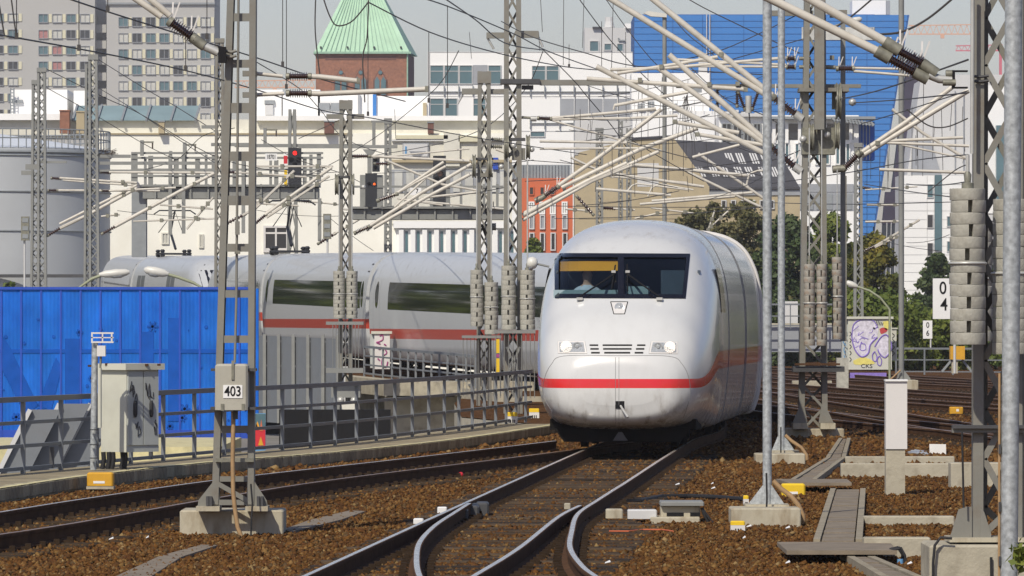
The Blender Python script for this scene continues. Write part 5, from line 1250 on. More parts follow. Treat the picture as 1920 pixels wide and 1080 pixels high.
for y in (145,154): tube_px(t, [(1823,y),(1835,y+1),(1850,y-1)], 2.6, Y, 'steel_dark', 'clamp_bolt', -.22)
weights('thick stack of thirteen concrete discs, nearest and largest, at the right', 1781, 1847.5, 353, 646, 13, Y-.75, 290)
weights('stack of concrete discs half hidden by the galvanised pole at the right edge', 1861, 1932, 373, 664, 13, Y-.45, 330)
weights('slim sliver of a disc stack showing between the two big stacks', 1806, 1861, 413, 640, 11, Y+6.5, 380)

# --- central mast with three stacks of discs
Y = 116
t = lattice('tall grey mast right of the train carrying three rusty disc stacks', 1497, 1551, -15, 803, Y, 10.5, 42, .34, (1508,1547), True, zb=-.05)
px_box(MB(), 1527, 1545, -20, 243, Y-.5, .1, .1).build('front_post', 'steel_grey', t); 
for x0,x1 in ((1486,1514),(1537,1565)): px_box(MB(), x0, x1, 793, 804, Y, .3, .3).build('foot_block', 'concrete_stained', t)
for q in ([(1486,793),(1498,765),(1508,760),(1514,793)],[(1535,793),(1540,760),(1550,765),(1563,793)]): px_prism(MB(), q, Y-.2, .03).build('gusset', 'steel_grey', t)
foundation(t, 1470, 1583, 804, 820, 1.0, 'concrete_stained')
px_box(MB(), 1486, 1582, 687, 697, Y-.3, .3, .3).build('guard_platform', 'steel_dark', t); px_box(MB(), 1490, 1575, 681, 685, Y-.6, .05, .05).build('guard_rail', 'rail_side', t)
arm(t, 1268, 1614, 158, 165, Y); arm(t, 1497, 1590, 166, 173, Y, 'steel_grey', .8); arm(t, 1447, 1525, 20, 30, Y); arm(t, 1556, 1588, 19, 33, Y)
for x in (1500,1560): arm(t, x, x+9, 173, 205, Y)
arm(t, 1503, 1565, 240, 290, Y, 'cap_metal', .5, 'wheel_frame')
px_box(MB(), 1576, 1585, 40, 640, Y+.9, .05, .05).build('side_post', 'gantry_grey', t)
wheel(t, 1571, 190, 34, Y, 9); wheel(t, 1520, 258, 26, Y, 9); wheel(t, 1568, 255, 26, Y, 9)
for x,y,r in ((1571,186,7),(1596,193,7.5),(1504,262,7),(1549,254,6.5)): ball(t, x, y, r, Y, -.4)
for x,y0,y1 in ((1519,235,492),(1541,245,492)): pass
for i in ((1453,186,1490,214),(1447,278,1488,312)): insulator(t, *i, 9.5, Y, 9, -.15, True); tube_px(t, [(i[2],i[3]),(i[2]+14,i[3]+10)], 8, Y, 'cap_bright', 'joint_sleeve', -.15)
insulator(t, 1583, 315, 1606, 292, 8.5, Y, 9, -.15); tube_px(t, [(1606,292),(1615,284)], 7.5, Y, 'cap_metal', 'joint_sleeve', -.15); tube_px(t, [(1560,318),(1584,316)], 7, Y, 'cap_metal', 'joint_sleeve', -.15)
for y in (110,126): insulator(t, 1476, y, 1489, y, 7, Y, 5, -.1, True); tube_px(t, [(1498,y),(1520,y)], 3.5, Y, 'cap_metal', 'joint_sleeve', -.1)
insulator(t, 1572, 129, 1597, 129, 7.5, Y, 7, -.1, True); tube_px(t, [(1548,126),(1566,127)], 4, Y, 'cap_metal', 'joint_sleeve', -.1)
for L,r in (([(1213,-10),(1447,179)],5.8),([(1131,-10),(1449,186)],5.8),([(1254,103),(1442,271)],5.6),([(1232,126),(1440,274)],5.2),([(1118,125),(1436,290)],5.2),
            ([(1612,288),(1700,228),(1784,164)],4.6),([(1615,293),(1700,240),(1815,170)],4.8),([(1144,131),(1250,128),(1472,109)],3.2),([(1157,138),(1260,122),(1345,107)],3.4),([(1270,112),(1473,122)],2.4),([(1262,124),(1473,126)],2.4),
            ([(1100,148),(1398,168)],4.2),([(1600,128),(1700,130)],2.4),([(1600,134),(1704,142)],2.6)): tube_px(t, L, r, Y, dy=-.12)
for L,r in (([(1290,173),(1152,198),(1151,206)],3.2),([(1263,229),(1385,249)],3.8),([(1306,252),(1432,272)],3.6),([(1386,272),(1298,295)],2.6),([(1655,265),(1805,258)],3),([(1660,268),(1816,274)],2.8),([(1672,205),(1730,250),(1812,298)],3),([(1648,318),(1814,324)],3),([(1690,272),(1810,298)],1.8)): tube_px(t, L, r, Y, name='steady_arm', dy=-.12)
for x,y in ((1352,102),(1398,168),(1265,228),(1307,252),(1240,125),(1645,268),(1560,108),(1330,158),(1383,157),(1200,150)): px_box(MB(), x-4,x+4,y-4,y+4,Y-.15,.05,.05).build('clamp', 'cap_metal', t)
for x in (1345,1382): insulator(t, x, 168, x, 196, 4, Y, 7, 0)
for xa, xb in ((1385,1395),(1420,1411)): insulator(t, xa, 176, xb, 202, 4.2, Y, 8, -.1)
tube_px(t, [(1403,180),(1403,212)], 6, Y, 'cap_bright', 'hanger', -.1); tube_px(t, [(1404,212),(1406,232)], 1.2, Y, 'wire_dark', 'hanger_rod', -.1)
weights('left one of three rust spotted disc stacks on the central mast', 1507, 1528, 495, 648, 13, Y-.75, 240, 'concrete_rusty')
weights('middle one of three rust spotted disc stacks on the central mast', 1531, 1550.5, 495, 648, 13, Y-.75, 244, 'concrete_rusty')
weights('highest hanging of three rust spotted disc stacks, right of the central mast', 1560, 1579.5, 482, 636, 13, Y-.4, 318, 'concrete_rusty')

# --- two masts left of the train nose and the one with twin white stacks
Y = 145
t = lattice('tallest lattice mast just left of the train nose, reaching out of the frame', 944, 980, -15, 790, Y, 9.5, 35, .45, (945,977), True)
arm(t, 912, 945, 61, 72, Y); arm(t, 976, 1010, 58, 71, Y); arm(t, 938, 1012, 149, 158, Y, 'steel_dark', .7); arm(t, 1012, 1186, 150, 160, Y, 'steel_grey', .3); arm(t, 978, 1000, 160, 168, Y, 'steel_dark')
tube_px(t, [(914,71),(926,92)], 2.2, Y, 'cap_bright', 'strut'); tube_px(t, [(1010,70),(1018,88)], 2.2, Y, 'cap_bright', 'strut')
arm(t, 944, 985, 259, 264, Y, 'steel_dark', .5); arm(t, 960, 985, 278, 300, Y, 'steel_grey', .4, 'wheel_frame')
wheel(t, 950, 276, 22, Y, 8); wheel(t, 990, 276, 23, Y, 8)
for x,y,r in ((963,274,5.5),(997,281,5.5),(940,313,5)): ball(t, x, y, r, Y, -.4)
insulator(t, 1011, 222, 1031, 223, 5.6, Y, 8, -.1); tube_px(t, [(978,220),(1004,222)], 2.4, Y, 'cap_metal', 'joint_sleeve', -.1); tube_px(t, [(995,223),(1006,223)], 5, Y, 'cap_bright', 'joint_sleeve', -.1)
insulator(t, 1022, 367, 1044, 352, 6.8, Y, 8, -.1, True); tube_px(t, [(1003,377),(1018,370)], 5.5, Y, 'cap_metal', 'joint_sleeve', -.1)
for L,r in (([(1033,222),(1170,210),(1230,204)],3),([(1033,224),(1180,222),(1270,217)],2.6),([(1035,226),(1170,265),(1240,283)],1.8),([(1046,349),(1130,290),(1240,205)],4),([(1053,352),(1200,280),(1308,240)],4.2),([(980,404),(1100,340),(1175,306)],4.0),([(980,413),(1110,340),(1185,310)],3.2),([(982,400),(1080,352),(1235,284)],3.4),
            ([(1012,265),(1175,268)],2.6),([(1012,279),(1215,278)],2.2),([(930,280),(975,296)],2.4)): tube_px(t, L, r, Y, dy=-.1)
for L,r in (([(1178,308),(1400,329)],3.4),([(1147,325),(1320,350)],2.8),([(1118,354),(1258,366)],2.8),([(1222,377),(1411,361)],2.8),([(1200,383),(1378,368)],2.6),([(1289,322),(1432,391)],2.6),([(1309,288),(1432,372)],2.8),([(1150,331),(1290,343)],2.2),([(1175,360),(1185,348),(1195,344),(1290,356)],1.7),([(1215,368),(1222,352),(1236,345),(1300,356)],1.7),([(1402,330),(1407,325),(1420,320),(1432,320)],2.0),([(1404,330),(1400,345),(1406,356)],2.0),([(1070,295),(1150,333)],2.2)): tube_px(t, L, r, Y+25, name='steady_arm', dy=0)
weights('tall white disc stack on the tallest mast left of the nose', 940, 967, 498, 618, 13, Y-.7, 295)
weights('white disc stack closest to the train nose', 975, 1003, 506, 618, 12, Y-.7, 300)
g = thing('weight_guard', 'grey cage platform under the two disc stacks beside the train nose', 'guard', (P(965,745,Y-.7).x, Y-.7, P(0,745,Y).z))
px_box(MB(), 926, 1004, 619, 625, Y-.7, .4, .4).build('platform', 'gantry_grey', g)
for x in range(930,1004,8): tube_px(g, [(x,624),(x,745)], .8, Y, 'gantry_grey', 'bar', -1.05, 4)
for x0,y0,x1,y1 in ((950,650,975,705),(975,650,950,705)): mb = MB(); beam_px(mb, x0,y0,x1,y1,4,Y,.02,-.9); mb.build('brace', 'gantry_grey', g)
Y = 158
t = lattice('shorter lattice mast behind the tallest one left of the nose', 893, 922, 134, 770, Y, 7.5, 31, .4, (896,920), True, plate=22)
arm(t, 866, 896, 166, 177, Y); arm(t, 912, 946, 167, 176, Y); tube_px(t, [(868,177),(858,195)], 1.8, Y, 'cap_bright', 'strut'); arm(t, 890, 925, 296, 300, Y, 'steel_dark', .5); arm(t, 893, 924, 325, 332, Y, 'steel_grey', .5)
wheel(t, 889, 312, 22, Y, 7); wheel(t, 919, 312, 22, Y, 7); ball(t, 921, 306, 4.5, Y, -.4); ball(t, 886, 300, 4, Y)
insulator(t, 918, 261, 938, 262, 4.5, Y, 5, 0, m='cap_metal'); insulator(t, 920, 275, 938, 275, 4.5, Y, 5, 0, m='cap_metal')
tube_px(t, [(915,440),(905,425),(930,425)], 7, Y, 'steel_grey', 'switch_drive', .2)
weights('leftmost white disc stack of the four beside the train nose', 882, 906, 506, 612, 12, Y-.7, 330)
weights('lowest hanging white disc stack beside the train nose', 908.5, 934, 529, 627, 11, Y-.7, 332)
g = thing('weight_guard', 'cage platform with yellow striped post under the two left stacks', 'guard', (P(903,740,Y-.7).x, Y-.7, P(0,740,Y).z))
px_box(MB(), 866, 940, 629, 634, Y-.7, .4, .4).build('platform', 'gantry_grey', g)
for x in range(869,940,7): tube_px(g, [(x,633),(x,742)], .7, Y, 'gantry_grey', 'bar', -1.05, 4)
for y0,y1,m_ in ((636,662,'yellow_bright'),(664,670,'graffiti_magenta'),(672,700,'yellow_bright')): px_box(MB(), 929, 936.5, y0, y1, Y-1.2, .03, .03).build('striped_post', m_, g)
Y = 170
t = lattice('lattice mast with twin white disc stacks in the gap between the railings', 634, 661, 188, 745, Y, 7, 30, .4, (637,660), True, plate=17)
arm(t, 612, 638, 214, 223, Y); arm(t, 650, 683, 214, 223, Y); arm(t, 630, 664, 330, 334, Y, 'steel_dark', .5); wheel(t, 632, 346, 20, Y, 7); wheel(t, 661, 346, 20, Y, 7); ball(t, 659, 344, 4, Y, -.4); ball(t, 682, 351, 4.5, Y, -.3)
arm(t, 560, 745, 272, 278, Y+40, 'gantry_grey'); insulator(t, 659, 293, 690, 293, 4.4, Y, 9, -.1); insulator(t, 705, 307, 727, 307, 3.6, Y, 6, -.1)
insulator(t, 668, 436, 690, 426, 5.2, Y, 8, -.1); insulator(t, 712, 375, 741, 365, 5.2, Y, 8, -.1)
for L,r in (([(693,293),(880,302)],2.6),([(742,364),(832,304)],3.0),([(735,367),(836,312)],2.8),([(693,424),(790,362),(884,308)],3.4),([(700,428),(800,370),(884,326)],3.4),([(722,300),(830,346),(900,358)],2.3),([(800,370),(900,360)],2.2),([(740,388),(800,333)],2.0),([(790,378),(945,392)],2.0),([(700,296),(880,279)],1.6),([(745,372),(830,385)],1.8)): tube_px(t, L, r, Y, dy=-.1)
weights('left one of the twin white disc stacks between the railings', 625, 647, 508, 597, 13, Y-.6, 345)
weights('right one of the twin white disc stacks between the railings', 649.5, 670.5, 508, 597, 13, Y-.6, 345)
g = thing('weight_guard', 'grey cage under the twin stacks between the railings', 'guard', (P(648,700,Y-.6).x, Y-.6, P(0,700,Y).z))
px_box(MB(), 612, 682, 603, 609, Y-.6, .4, .4).build('platform', 'gantry_grey', g); px_box(MB(), 612, 682, 690, 699, Y-.6, .4, .4).build('platform', 'gantry_grey', g)
for x in range(626,680,6): tube_px(g, [(x,608),(x,690)], .7, Y, 'gantry_grey', 'bar', -1.0, 4)
MB().box(P(622,0,Y).x, P(676,0,Y).x, Y-.5, Y+.5, P(0,745,Y).z, P(0,720,Y).z).build('drive_housing', 'gantry_grey', g)
for x in (640,665): ball(g, x, 750, 7, Y, -.6)

# --- masts further back, their booms joined to them
far = [('leftmost lattice mast, before the gas holder', 57, 76, 150, 545, 222, 4.5, 14, (60,75), 8), ('second post of the leftmost lattice mast pair', 70, 88, 127, 545, 220, 4.5, 14, (70,86), 8), ('lattice mast with a bird nest on its arm left of the cream hall', 157, 172, 120, 545, 216, 4.2, 14, (160,172), 0), ('taller lattice post right behind the one with the nest', 167, 187, 102, 545, 214, 4.5, 15, (166,183), 10),
       ('dark lattice mast directly behind the mast marked 403', 402, 420, 72, 545, 190, 5, 22, (404,420), 8), ('pair of thin posts rising behind the red signal', 538, 559, 205, 482, 236, 5.5, 60, (541,555), 0), ('thin twin lattice mast behind the orange lit signal', 720, 735, 222, 482, 240, 5, 13, (721,734), 10),
       ('small lattice mast with a dark cap behind the train nose', 1117, 1131, 240, 425, 210, 4.5, 12, None, 8), ('slim lattice mast behind the orange house side', 1159, 1168, 226, 425, 200, 3, 10, None, 0), ('slim post pair right of the slim lattice mast', 1174, 1184, 240, 425, 204, 3.5, 14, None, 0), ('lattice mast before the leaning blue block', 1600, 1619, 268, 600, 230, 5, 15, (1602,1616), 8), ('lattice mast fragment right of the second grey pole', 1577, 1587, 330, 640, 150, 3, 20, None, 0)]
FM = {}
for lab, xl, xr, yt, yb, Y, leg, pitch, top, pl in far: FM[xl] = lattice(lab, xl, xr, yt, yb, Y, leg, pitch, .3, top, plate=pl, m='gantry_grey' if Y > 195 else 'steel_grey')
for k, Y, A in ((70,220,[(73,125,302,306),(48,74,308,318),(40,60,320,328)]),(167,214,[(160,245,290,296),(186,420,303,309),(186,420,318,322)]),(402,190,[(378,404,235,241),(396,470,268,274)]),(538,236,[(440,680,270,276)]),(720,240,[(696,722,226,230)])):
    for x0,x1,y0,y1 in A: arm(FM[k], x0, x1, y0, y1, Y, 'gantry_grey')
nest = MB(); c = P(200,286,214); rng = random.Random(4)
for k in range(60): a = rng.random()*6.28; d = Vector((math.cos(a)*.2,math.sin(a)*.2,rng.uniform(-.09,.09))); nest.tube([c+d, c+d+Vector((rng.uniform(-.22,.22),rng.uniform(-.2,.2),rng.uniform(-.1,.1)))], .012, 3)
o = nest.top('bird_nest', 'bark', 'twiggy bird nest on the arm of a lattice mast at the left', 'nest'); o['kind'] = 'stuff'
for k, Y, ins, tubes in ((70,220,[(92,440,113,428),(98,334,112,335),(92,357,106,357)],[([(113,428),(165,403),(262,350)],3.2),([(112,420),(262,345)],2.4),([(112,334),(260,343)],2.2),([(110,357),(300,358)],2.0),([(118,338),(265,349)],1.6)]),
        (167,214,[(194,437,216,425),(190,323,205,324),(192,358,204,358)],[([(216,425),(335,360),(402,325)],3.4),([(205,323),(400,324)],2.2),([(205,358),(330,352)],2.0),([(190,406),(225,402)],1.8),([(250,415),(402,410)],1.6)]),
        (402,190,[(420,322,440,323),(425,419,455,404),(480,418,497,404)],[([(455,404),(480,390),(552,320)],2.6),([(497,402),(540,372),(622,314)],3.2),([(500,408),(618,330)],2.4),([(440,323),(575,332)],1.8),([(478,312),(625,312)],2.0),([(425,378),(560,386)],1.8),([(300,384),(400,392)],1.8),([(350,430),(400,370)],2.0)]),
        (538,236,[(560,376,580,378),(600,455,625,440)],[([(625,440),(700,396)],2.0),([(580,378),(640,384)],1.6),([(480,378),(540,376)],1.6)]),(720,240,[(690,430,704,420)],[([(704,420),(790,372)],2),([(640,392),(720,398)],1.8)]),
        (1600,230,[(1620,352,1632,354),(1622,470,1640,462)],[([(1625,384),(1690,384)],2.4),([(1622,416),(1690,415)],2.0),([(1640,462),(1724,412)],2.2),([(1640,464),(1690,440)],2.2),([(1622,356),(1720,350)],1.4)]),
        (1117,210,[(1131,390,1150,391)],[([(1150,391),(1190,394)],1.8),([(1060,392),(1110,396)],1.8)]),(1159,200,[(1084,371,1110,400)],[([(1220,390),(1300,400)],1.6),([(1255,395),(1190,410)],1.6),([(1340,395),(1325,440)],1.6),([(1366,395),(1325,432)],1.6)])):
    for i in ins: insulator(FM[k], *i, 3.8, Y, 6)
    for L, r in tubes: tube_px(FM[k], L, r, Y, dy=-.1, n=6)
    j = MB()
    for L, r in tubes:
        for u in (.35,.8): c = P(L[0][0]+(L[-1][0]-L[0][0])*u, L[0][1]+(L[-1][1]-L[0][1])*u, Y); j.box(c.x-.06,c.x+.06,Y-.2,Y,c.z-.07,c.z+.07)
    j.build('clamps', 'cap_metal', FM[k])['kind'] = 'stuff'

# ------------------------------------------------------------------ galvanised poles
def pole(label, cx, yt, yb, Y, w, gus=None, cx_top=None, cat='pole', m='galvanised', fnd=None):
    t = thing('galvanised_pole', label, cat, (P(cx,0,Y).x, Y, max(-.2, P(0,yb,Y).z)))
    MB().tube([P(cx,yb,Y), P(cx_top or cx,yt,Y)], w/2/S(Y), 10).build('shaft', m, t, 40)
    if gus: x0,x1,y0,y1 = gus; px_prism(MB(), [(x0,y1),(x0+2,y1-4),(cx-w/2,y0),(cx+w/2,y0),(x1-2,y1-4),(x1,y1)], Y-.02, .01, .01).build('gusset', m, t); px_box(MB(), x0-8, x1+8, y1, y1+7, Y, .25, .25).build('foot_plate', 'concrete_stained', t)
    if fnd: foundation(t, *fnd)
    return t
t = pole('tall galvanised pole on a pale block right of the train', 1438.5, -15, 945, 67, 17, (1404,1470,910,945), None, fnd=(1371,1502,953,988,.8,'concrete_stained'))
tube_px(t, [(1447,900),(1462,915),(1480,928),(1494,945),(1503,965),(1503,990)], 4.6, 67, 'hose_tan', 'hose', -.35); tube_px(t, [(1434,885),(1435,935),(1434,955),(1434,988)], 1.8, 67, 'rubber', 'earth_cable', -.42)
t = pole('second galvanised pole, slightly farther and right of the first', 1465, -15, 845, 96, 13.5, (1447,1489,818,844), None, fnd=(1417,1510,851,870,.8,'concrete_stained'))
tube_px(t, [(1470,815),(1482,826),(1500,838),(1510,852),(1511,869)], 3.4, 96, 'hose_tan', 'hose', -.4); tube_px(t, [(1462,800),(1462,862)], 1.3, 96, 'rubber', 'earth_cable', -.4)
t = pole('mottled galvanised pole, nearest of all, at the right edge', 1891, -20, 1165, 45.5, 33, None, 1901)
for y in (842,950,1052): px_box(MB(), 1872, 1876, y-9, y+9, 45.5, .05, .03).build('clamp', 'steel_dark', t)
tube_px(t, [(1874,700),(1873,1165)], 2.4, 45.5, 'hose_tan', 'conduit')
t = pole('grey pole with thin base rising before the right hand tower', 1690, -15, 712, 195, 10.5, (1680,1708,694,712), None, m='gantry_grey', fnd=(1684,1722,713,732,.8,'concrete_stained'))
tube_px(t, [(1688,694),(1675,706),(1668,712)], 1.6, 195, 'hose_tan', 'hose', -.2)
t = pole('thin lamp post with flat lantern before the blue block', 1246, 32, 425, 190, 8, None, 1246, 'street lamp', 'gantry_grey')
c = P(1228,29,190); MB().add([tuple(P(x,y,190)+Vector((0,d,0))) for d in (-.15,.15) for x,y in ((1207,25),(1214,21),(1250,26),(1250,33),(1220,31))], [(0,1,2,3,4),(9,8,7,6,5)]+[(i,5+i,5+(i+1)%5,(i+1)%5) for i in range(5)]).build('lantern', 'lamp_cream', t)

def street_lamp(label, pts, head, Y, r=3, m='arm_green', zb=None):
    t = thing('street_lamp', label, 'street lamp', (P(pts[-1][0],0,Y).x, Y, GZ))
    MB().tube([P(x,y,Y) for x,y in pts]+[Vector((P(pts[-1][0],0,Y).x, Y, GZ))] if pts[-1][1] > 500 else [P(x,y,Y) for x,y in pts], r/S(Y), 8).build('arm', m, t, 60)
    (x0,y0),(x1,y1),w = head; a, b = P(x0,y0,Y), P(x1,y1,Y); R_ = w/S(Y)
    MB().lathe(a, b, [(0,R_*.35),(.12,R_*.8),(.45,R_),(.8,R_*.85),(1,R_*.4)], 12).build('lantern', 'lamp_cream', t, 60)
    d = (b-a)*.1; MB().lathe(a+d-Vector((0,0,R_*.45)), b-d*3-Vector((0,0,R_*.45)), [(0,R_*.2),(.3,R_*.75),(.7,R_*.75),(1,R_*.3)], 10).build('diffuser', 'lens', t, 60)
street_lamp('curved street lamp whose cream lantern points left above the hoarding', [(313,514),(335,520),(362,530),(382,541)], ((270,505),(316,514),9), 156)
street_lamp('curved street lamp whose lantern points right above the hoarding', [(188,517),(172,523),(150,538)], ((243,510),(186,515),8), 158)
street_lamp('street lamp with white lantern and bent arm before the yellow tree', [(1606,537),(1630,545),(1650,558),(1668,580)], ((1586,529),(1608,538),6), 215, 2.2)
street_lamp('pale lantern on a slim arm high beside the central mast', [(1586,42),(1560,50)], ((1616,35),(1586,42),6), 200, 1.6, 'gantry_grey')
street_lamp('white lantern half hidden by the left cheek of the train', [(1008,495),(1030,500)], ((988,492),(1008,494),12), 135, 2, 'gantry_grey')

# ------------------------------------------------------------------ signal gantries, signals, small boards
def gantry(label, x0, x1, y0, y1, Y, cols, rails, posts, xr):
    t = thing('signal_gantry', label, 'gantry', (P((x0+x1)/2,0,Y).x, Y, GZ))
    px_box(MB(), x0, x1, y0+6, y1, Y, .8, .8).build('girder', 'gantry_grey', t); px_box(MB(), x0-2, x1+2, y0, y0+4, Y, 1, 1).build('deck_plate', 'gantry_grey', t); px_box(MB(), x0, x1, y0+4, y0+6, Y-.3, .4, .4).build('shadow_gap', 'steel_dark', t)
    for x in range(int(x0)+20, int(x1), 33): px_box(MB(), x, x+3, y0-2, y1, Y-.85, .02, .05).build('stiffener', 'gantry_grey', t)
    for y in rails: px_box(MB(), xr[0], xr[1], y-2, y+2, Y-.9, .04, .04).build('hand_rail', 'gantry_grey', t)
    for x, w, ya in posts: px_box(MB(), x, x+w, ya, y0, Y-.85, .05, .05).build('screen_post', 'gantry_grey', t)
    for a, b, yb in cols: px_box(MB(), a, b, y0, yb, Y+.2, .4, .4).build('column', 'ac_grey', t)
    return t
t = gantry('left signal bridge with panelled walkway behind the mast marked 403', 270, 598, 347, 373, 232, [(248,275,482)], (287,296,318,330), [(246,12,288),(270,5,296),(278,9,292),(317,6,283),(326,9,296),(345,5,270),(366,9,298),(384,5,290),(397,7,290),(436,7,290),(455,6,300),(472,5,298),(505,5,288),(514,8,300),(568,7,296),(580,6,290),(594,8,287)], (246,606))
for x, y0, y1 in ((263,263,292),(343,267,290),(316,290,440),(341,290,438),(453,302,437),(596,372,452)): px_box(MB(), x, x+6.5, y0, y1, 231, .1, .1).build('hanger_post', 'gantry_grey', t)
for x, y in ((266,265),(346,270),(498,242)): px_box(MB(), x, x+22, y, y+3, 231, .05, .05).build('bracket_arm', 'cap_metal', t); tube_px(t, [(x+20,y+3),(x+20,y+14)], 1.4, 231, 'insulator_brown', 'insulator', 0, 6)
px_box(MB(), 494, 500, 240, 272, 231, .1, .1).build('hanger_post', 'gantry_grey', t)
t = gantry('long signal bridge girder with two dark signals left of the tall masts', 662, 944, 388, 412, 225, [(668,673,400)], (350,), [(675,10,328),(707,12,328),(758,5,345),(780,5,345),(806,6,330),(836,8,330),(862,5,345),(905,5,345),(930,5,345)], (664,944))
px_box(MB(), 698, 704, 228, 274, 224, .1, .1).build('hanger_post', 'gantry_grey', t); px_prism(MB(), [(680,280),(707,280),(699,290),(688,290)], 224, .1).build('post_head', 'gantry_grey', t); px_box(MB(), 689, 697, 290, 388, 224, .1, .1).build('hanger_post', 'gantry_grey', t)
for x in (902,914,924): px_box(MB(), x, x+2, 378, 388, 224, .05, .05).build('fence_bar', 'steel_dark', t)
def signal(label, x0, x1, y0, y1, Y, lamps, extra=()):
    t = thing('railway_signal', label, 'signal', (P((x0+x1)/2,0,Y).x, Y, P(0,y1,Y).z)); px_box(MB(), x0, x1, y0, y1, Y, .15, .1).build('backboard', 'signal_dark', t)
    for cx, cy, r, m_ in lamps:
        c = P(cx,cy,Y-.1); MB().lathe(c+Vector((0,-.02,0)), c+Vector((0,.03,0)), [(0,r/S(Y)),(1,r/S(Y))], 14).build('lamp', m_, t, 40); MB().tube([c+Vector((r*1.15/S(Y)*math.cos(a_),-.10,r*1.15/S(Y)*math.sin(a_))) for a_ in np.linspace(0,math.pi,9)], .015, 5).build('hood', 'black_paint', t)
    for q in extra: px_box(MB(), *q[:4], Y-.05, .04, .04).build('marker_stripe', q[4], t)
    return t
signal('signal on the left bridge showing red beside a red and yellow strip', 541, 565, 277, 347, 231, [(553,287,4,'red_light'),(546.5,300,4.5,'black_paint'),(559.5,300,4.5,'black_paint'),(553,309,4,'black_paint')], [(532,539,287,292,'white_sign'),(532,539,292,307,'red_paint'),(532,539,307,312,'white_sign'),(533,538.5,319,347,'yellow_bright')])
signal('dark signal with an orange light behind a grey post', 685, 707, 325, 388, 222, [(702,345,2.4,'orange_light'),(692,345,3,'black_paint')]); 
signal('tall dark unlit signal right of the board with a 7', 812, 836, 292, 387, 222, [(825,326,5,'insulator_brown'),(819,336,4,'black_paint'),(831,336,4,'black_paint')])
signal('upper dark signal head behind the orange lit one', 698, 712, 294, 322, 224, [(704,300,3,'black_paint'),(704,314,3,'black_paint')])
def board(name, label, x0, x1, y0, y1, Y, txt, size, m='white_sign', post=None, sx=.8):
    t = thing(name, label, 'sign', (P((x0+x1)/2,0,Y).x, Y, P(0,y1,Y).z)); px_box(MB(), x0, x1, y0, y1, Y, .02, .01).build('panel', m, t)
    for s_, cx, cy in txt: c = P(cx,cy,Y-.016); text('lettering', s_, c.x, c.y, c.z, size/S(Y), 'black_paint', t, .004, sx, .004)
    if post: MB().tube([P(post[0],post[1],Y+.05), P(post[0],post[2],Y+.05)], .035, 6).build('post', 'light_wall', t)
    return t
board('number_board', 'small white board lettered 18701 on the left signal bridge', 497.5, 519.5, 288, 301, 229.5, [('18701',508.5,294.5)], 11.5, sx=.62)
board('number_board', 'small white board with a 7 on the long signal bridge', 769, 790, 352, 366, 222, [('7',782,358.5)], 12)
board('speed_board', 'tall white board with 0 above 4 beside the big disc stack', 1749, 1797, 522, 598, 150, [('0',1768,541),('4',1770,572)], 33, post=(1790,598,700), sx=.85)
board('speed_board', 'small white board with 0 above 6 before the hedge', 1730.5, 1748, 601, 635, 250, [('0',1739.5,610),('6',1739.5,625)], 14.5, post=(1745,634,655), sx=.85)
for lab, x0, x1, y0, y1, px, yb, Y in (('old lantern signal on a thin white pole left of the gas holder mast', 40, 55, 406, 451, 46, 545, 226), ('brownish lantern signal on a thin pole below the red signal', 606, 621, 401, 448, 614, 480, 226)):
    t = thing('lantern_signal', lab, 'signal', (P(px,0,Y).x, Y, P(0,yb,Y).z)); px_box(MB(), x0, x1, y0, y1, Y, .15, .15).build('housing', 'cap_metal', t); MB().tube([P(px,y1,Y),P(px,yb,Y)], .04, 6).build('post', 'light_wall', t)
    for k in range(3): px_box(MB(), x0+2, x1-2, y0+3+k*(y1-y0)/3, y0+k*(y1-y0)/3+11, Y-.15, .01, .02).build('louvre', 'ac_grey', t)

# ------------------------------------------------------------------ cabinets and trackside equipment
Y = 84.3
c = P(237,597,Y); zt, zb = P(0,693,Y).z, P(0,848,Y).z; A = Vector((c.x,Y,0)); Lf = Vector((-.39,.36,0)); Rt = Vector((.435,.44,0))
t = thing('equipment_cabinet', 'cream double door switch cabinet with black scrawls standing by the railing', 'cabinet', (c.x, Y+.3, -.02))
def face(mb, o, u, z0, z1, e): n_ = Vector((u.y,-u.x,0)).normalized()*e; p, q = o+n_, o+u+n_; return mb.add([(p.x,p.y,z0),(q.x,q.y,z0),(q.x,q.y,z1),(p.x,p.y,z1)], [(0,1,2,3)])
MB().slab([(A.x,A.y),((A+Rt).x,(A+Rt).y),((A+Rt+Lf).x,(A+Rt+Lf).y),((A+Lf).x,(A+Lf).y)], zb, zt).build('body', 'cabinet', t)
o_ = -.08; cc = (A+A+Rt+Lf)/2; e = lambda v: (cc+(v-cc)*1.22)
MB().slab([(e(v).x,e(v).y) for v in (A,A+Rt,A+Rt+Lf,A+Lf)], zt-.005, zt+.085).build('lid', 'cabinet', t)
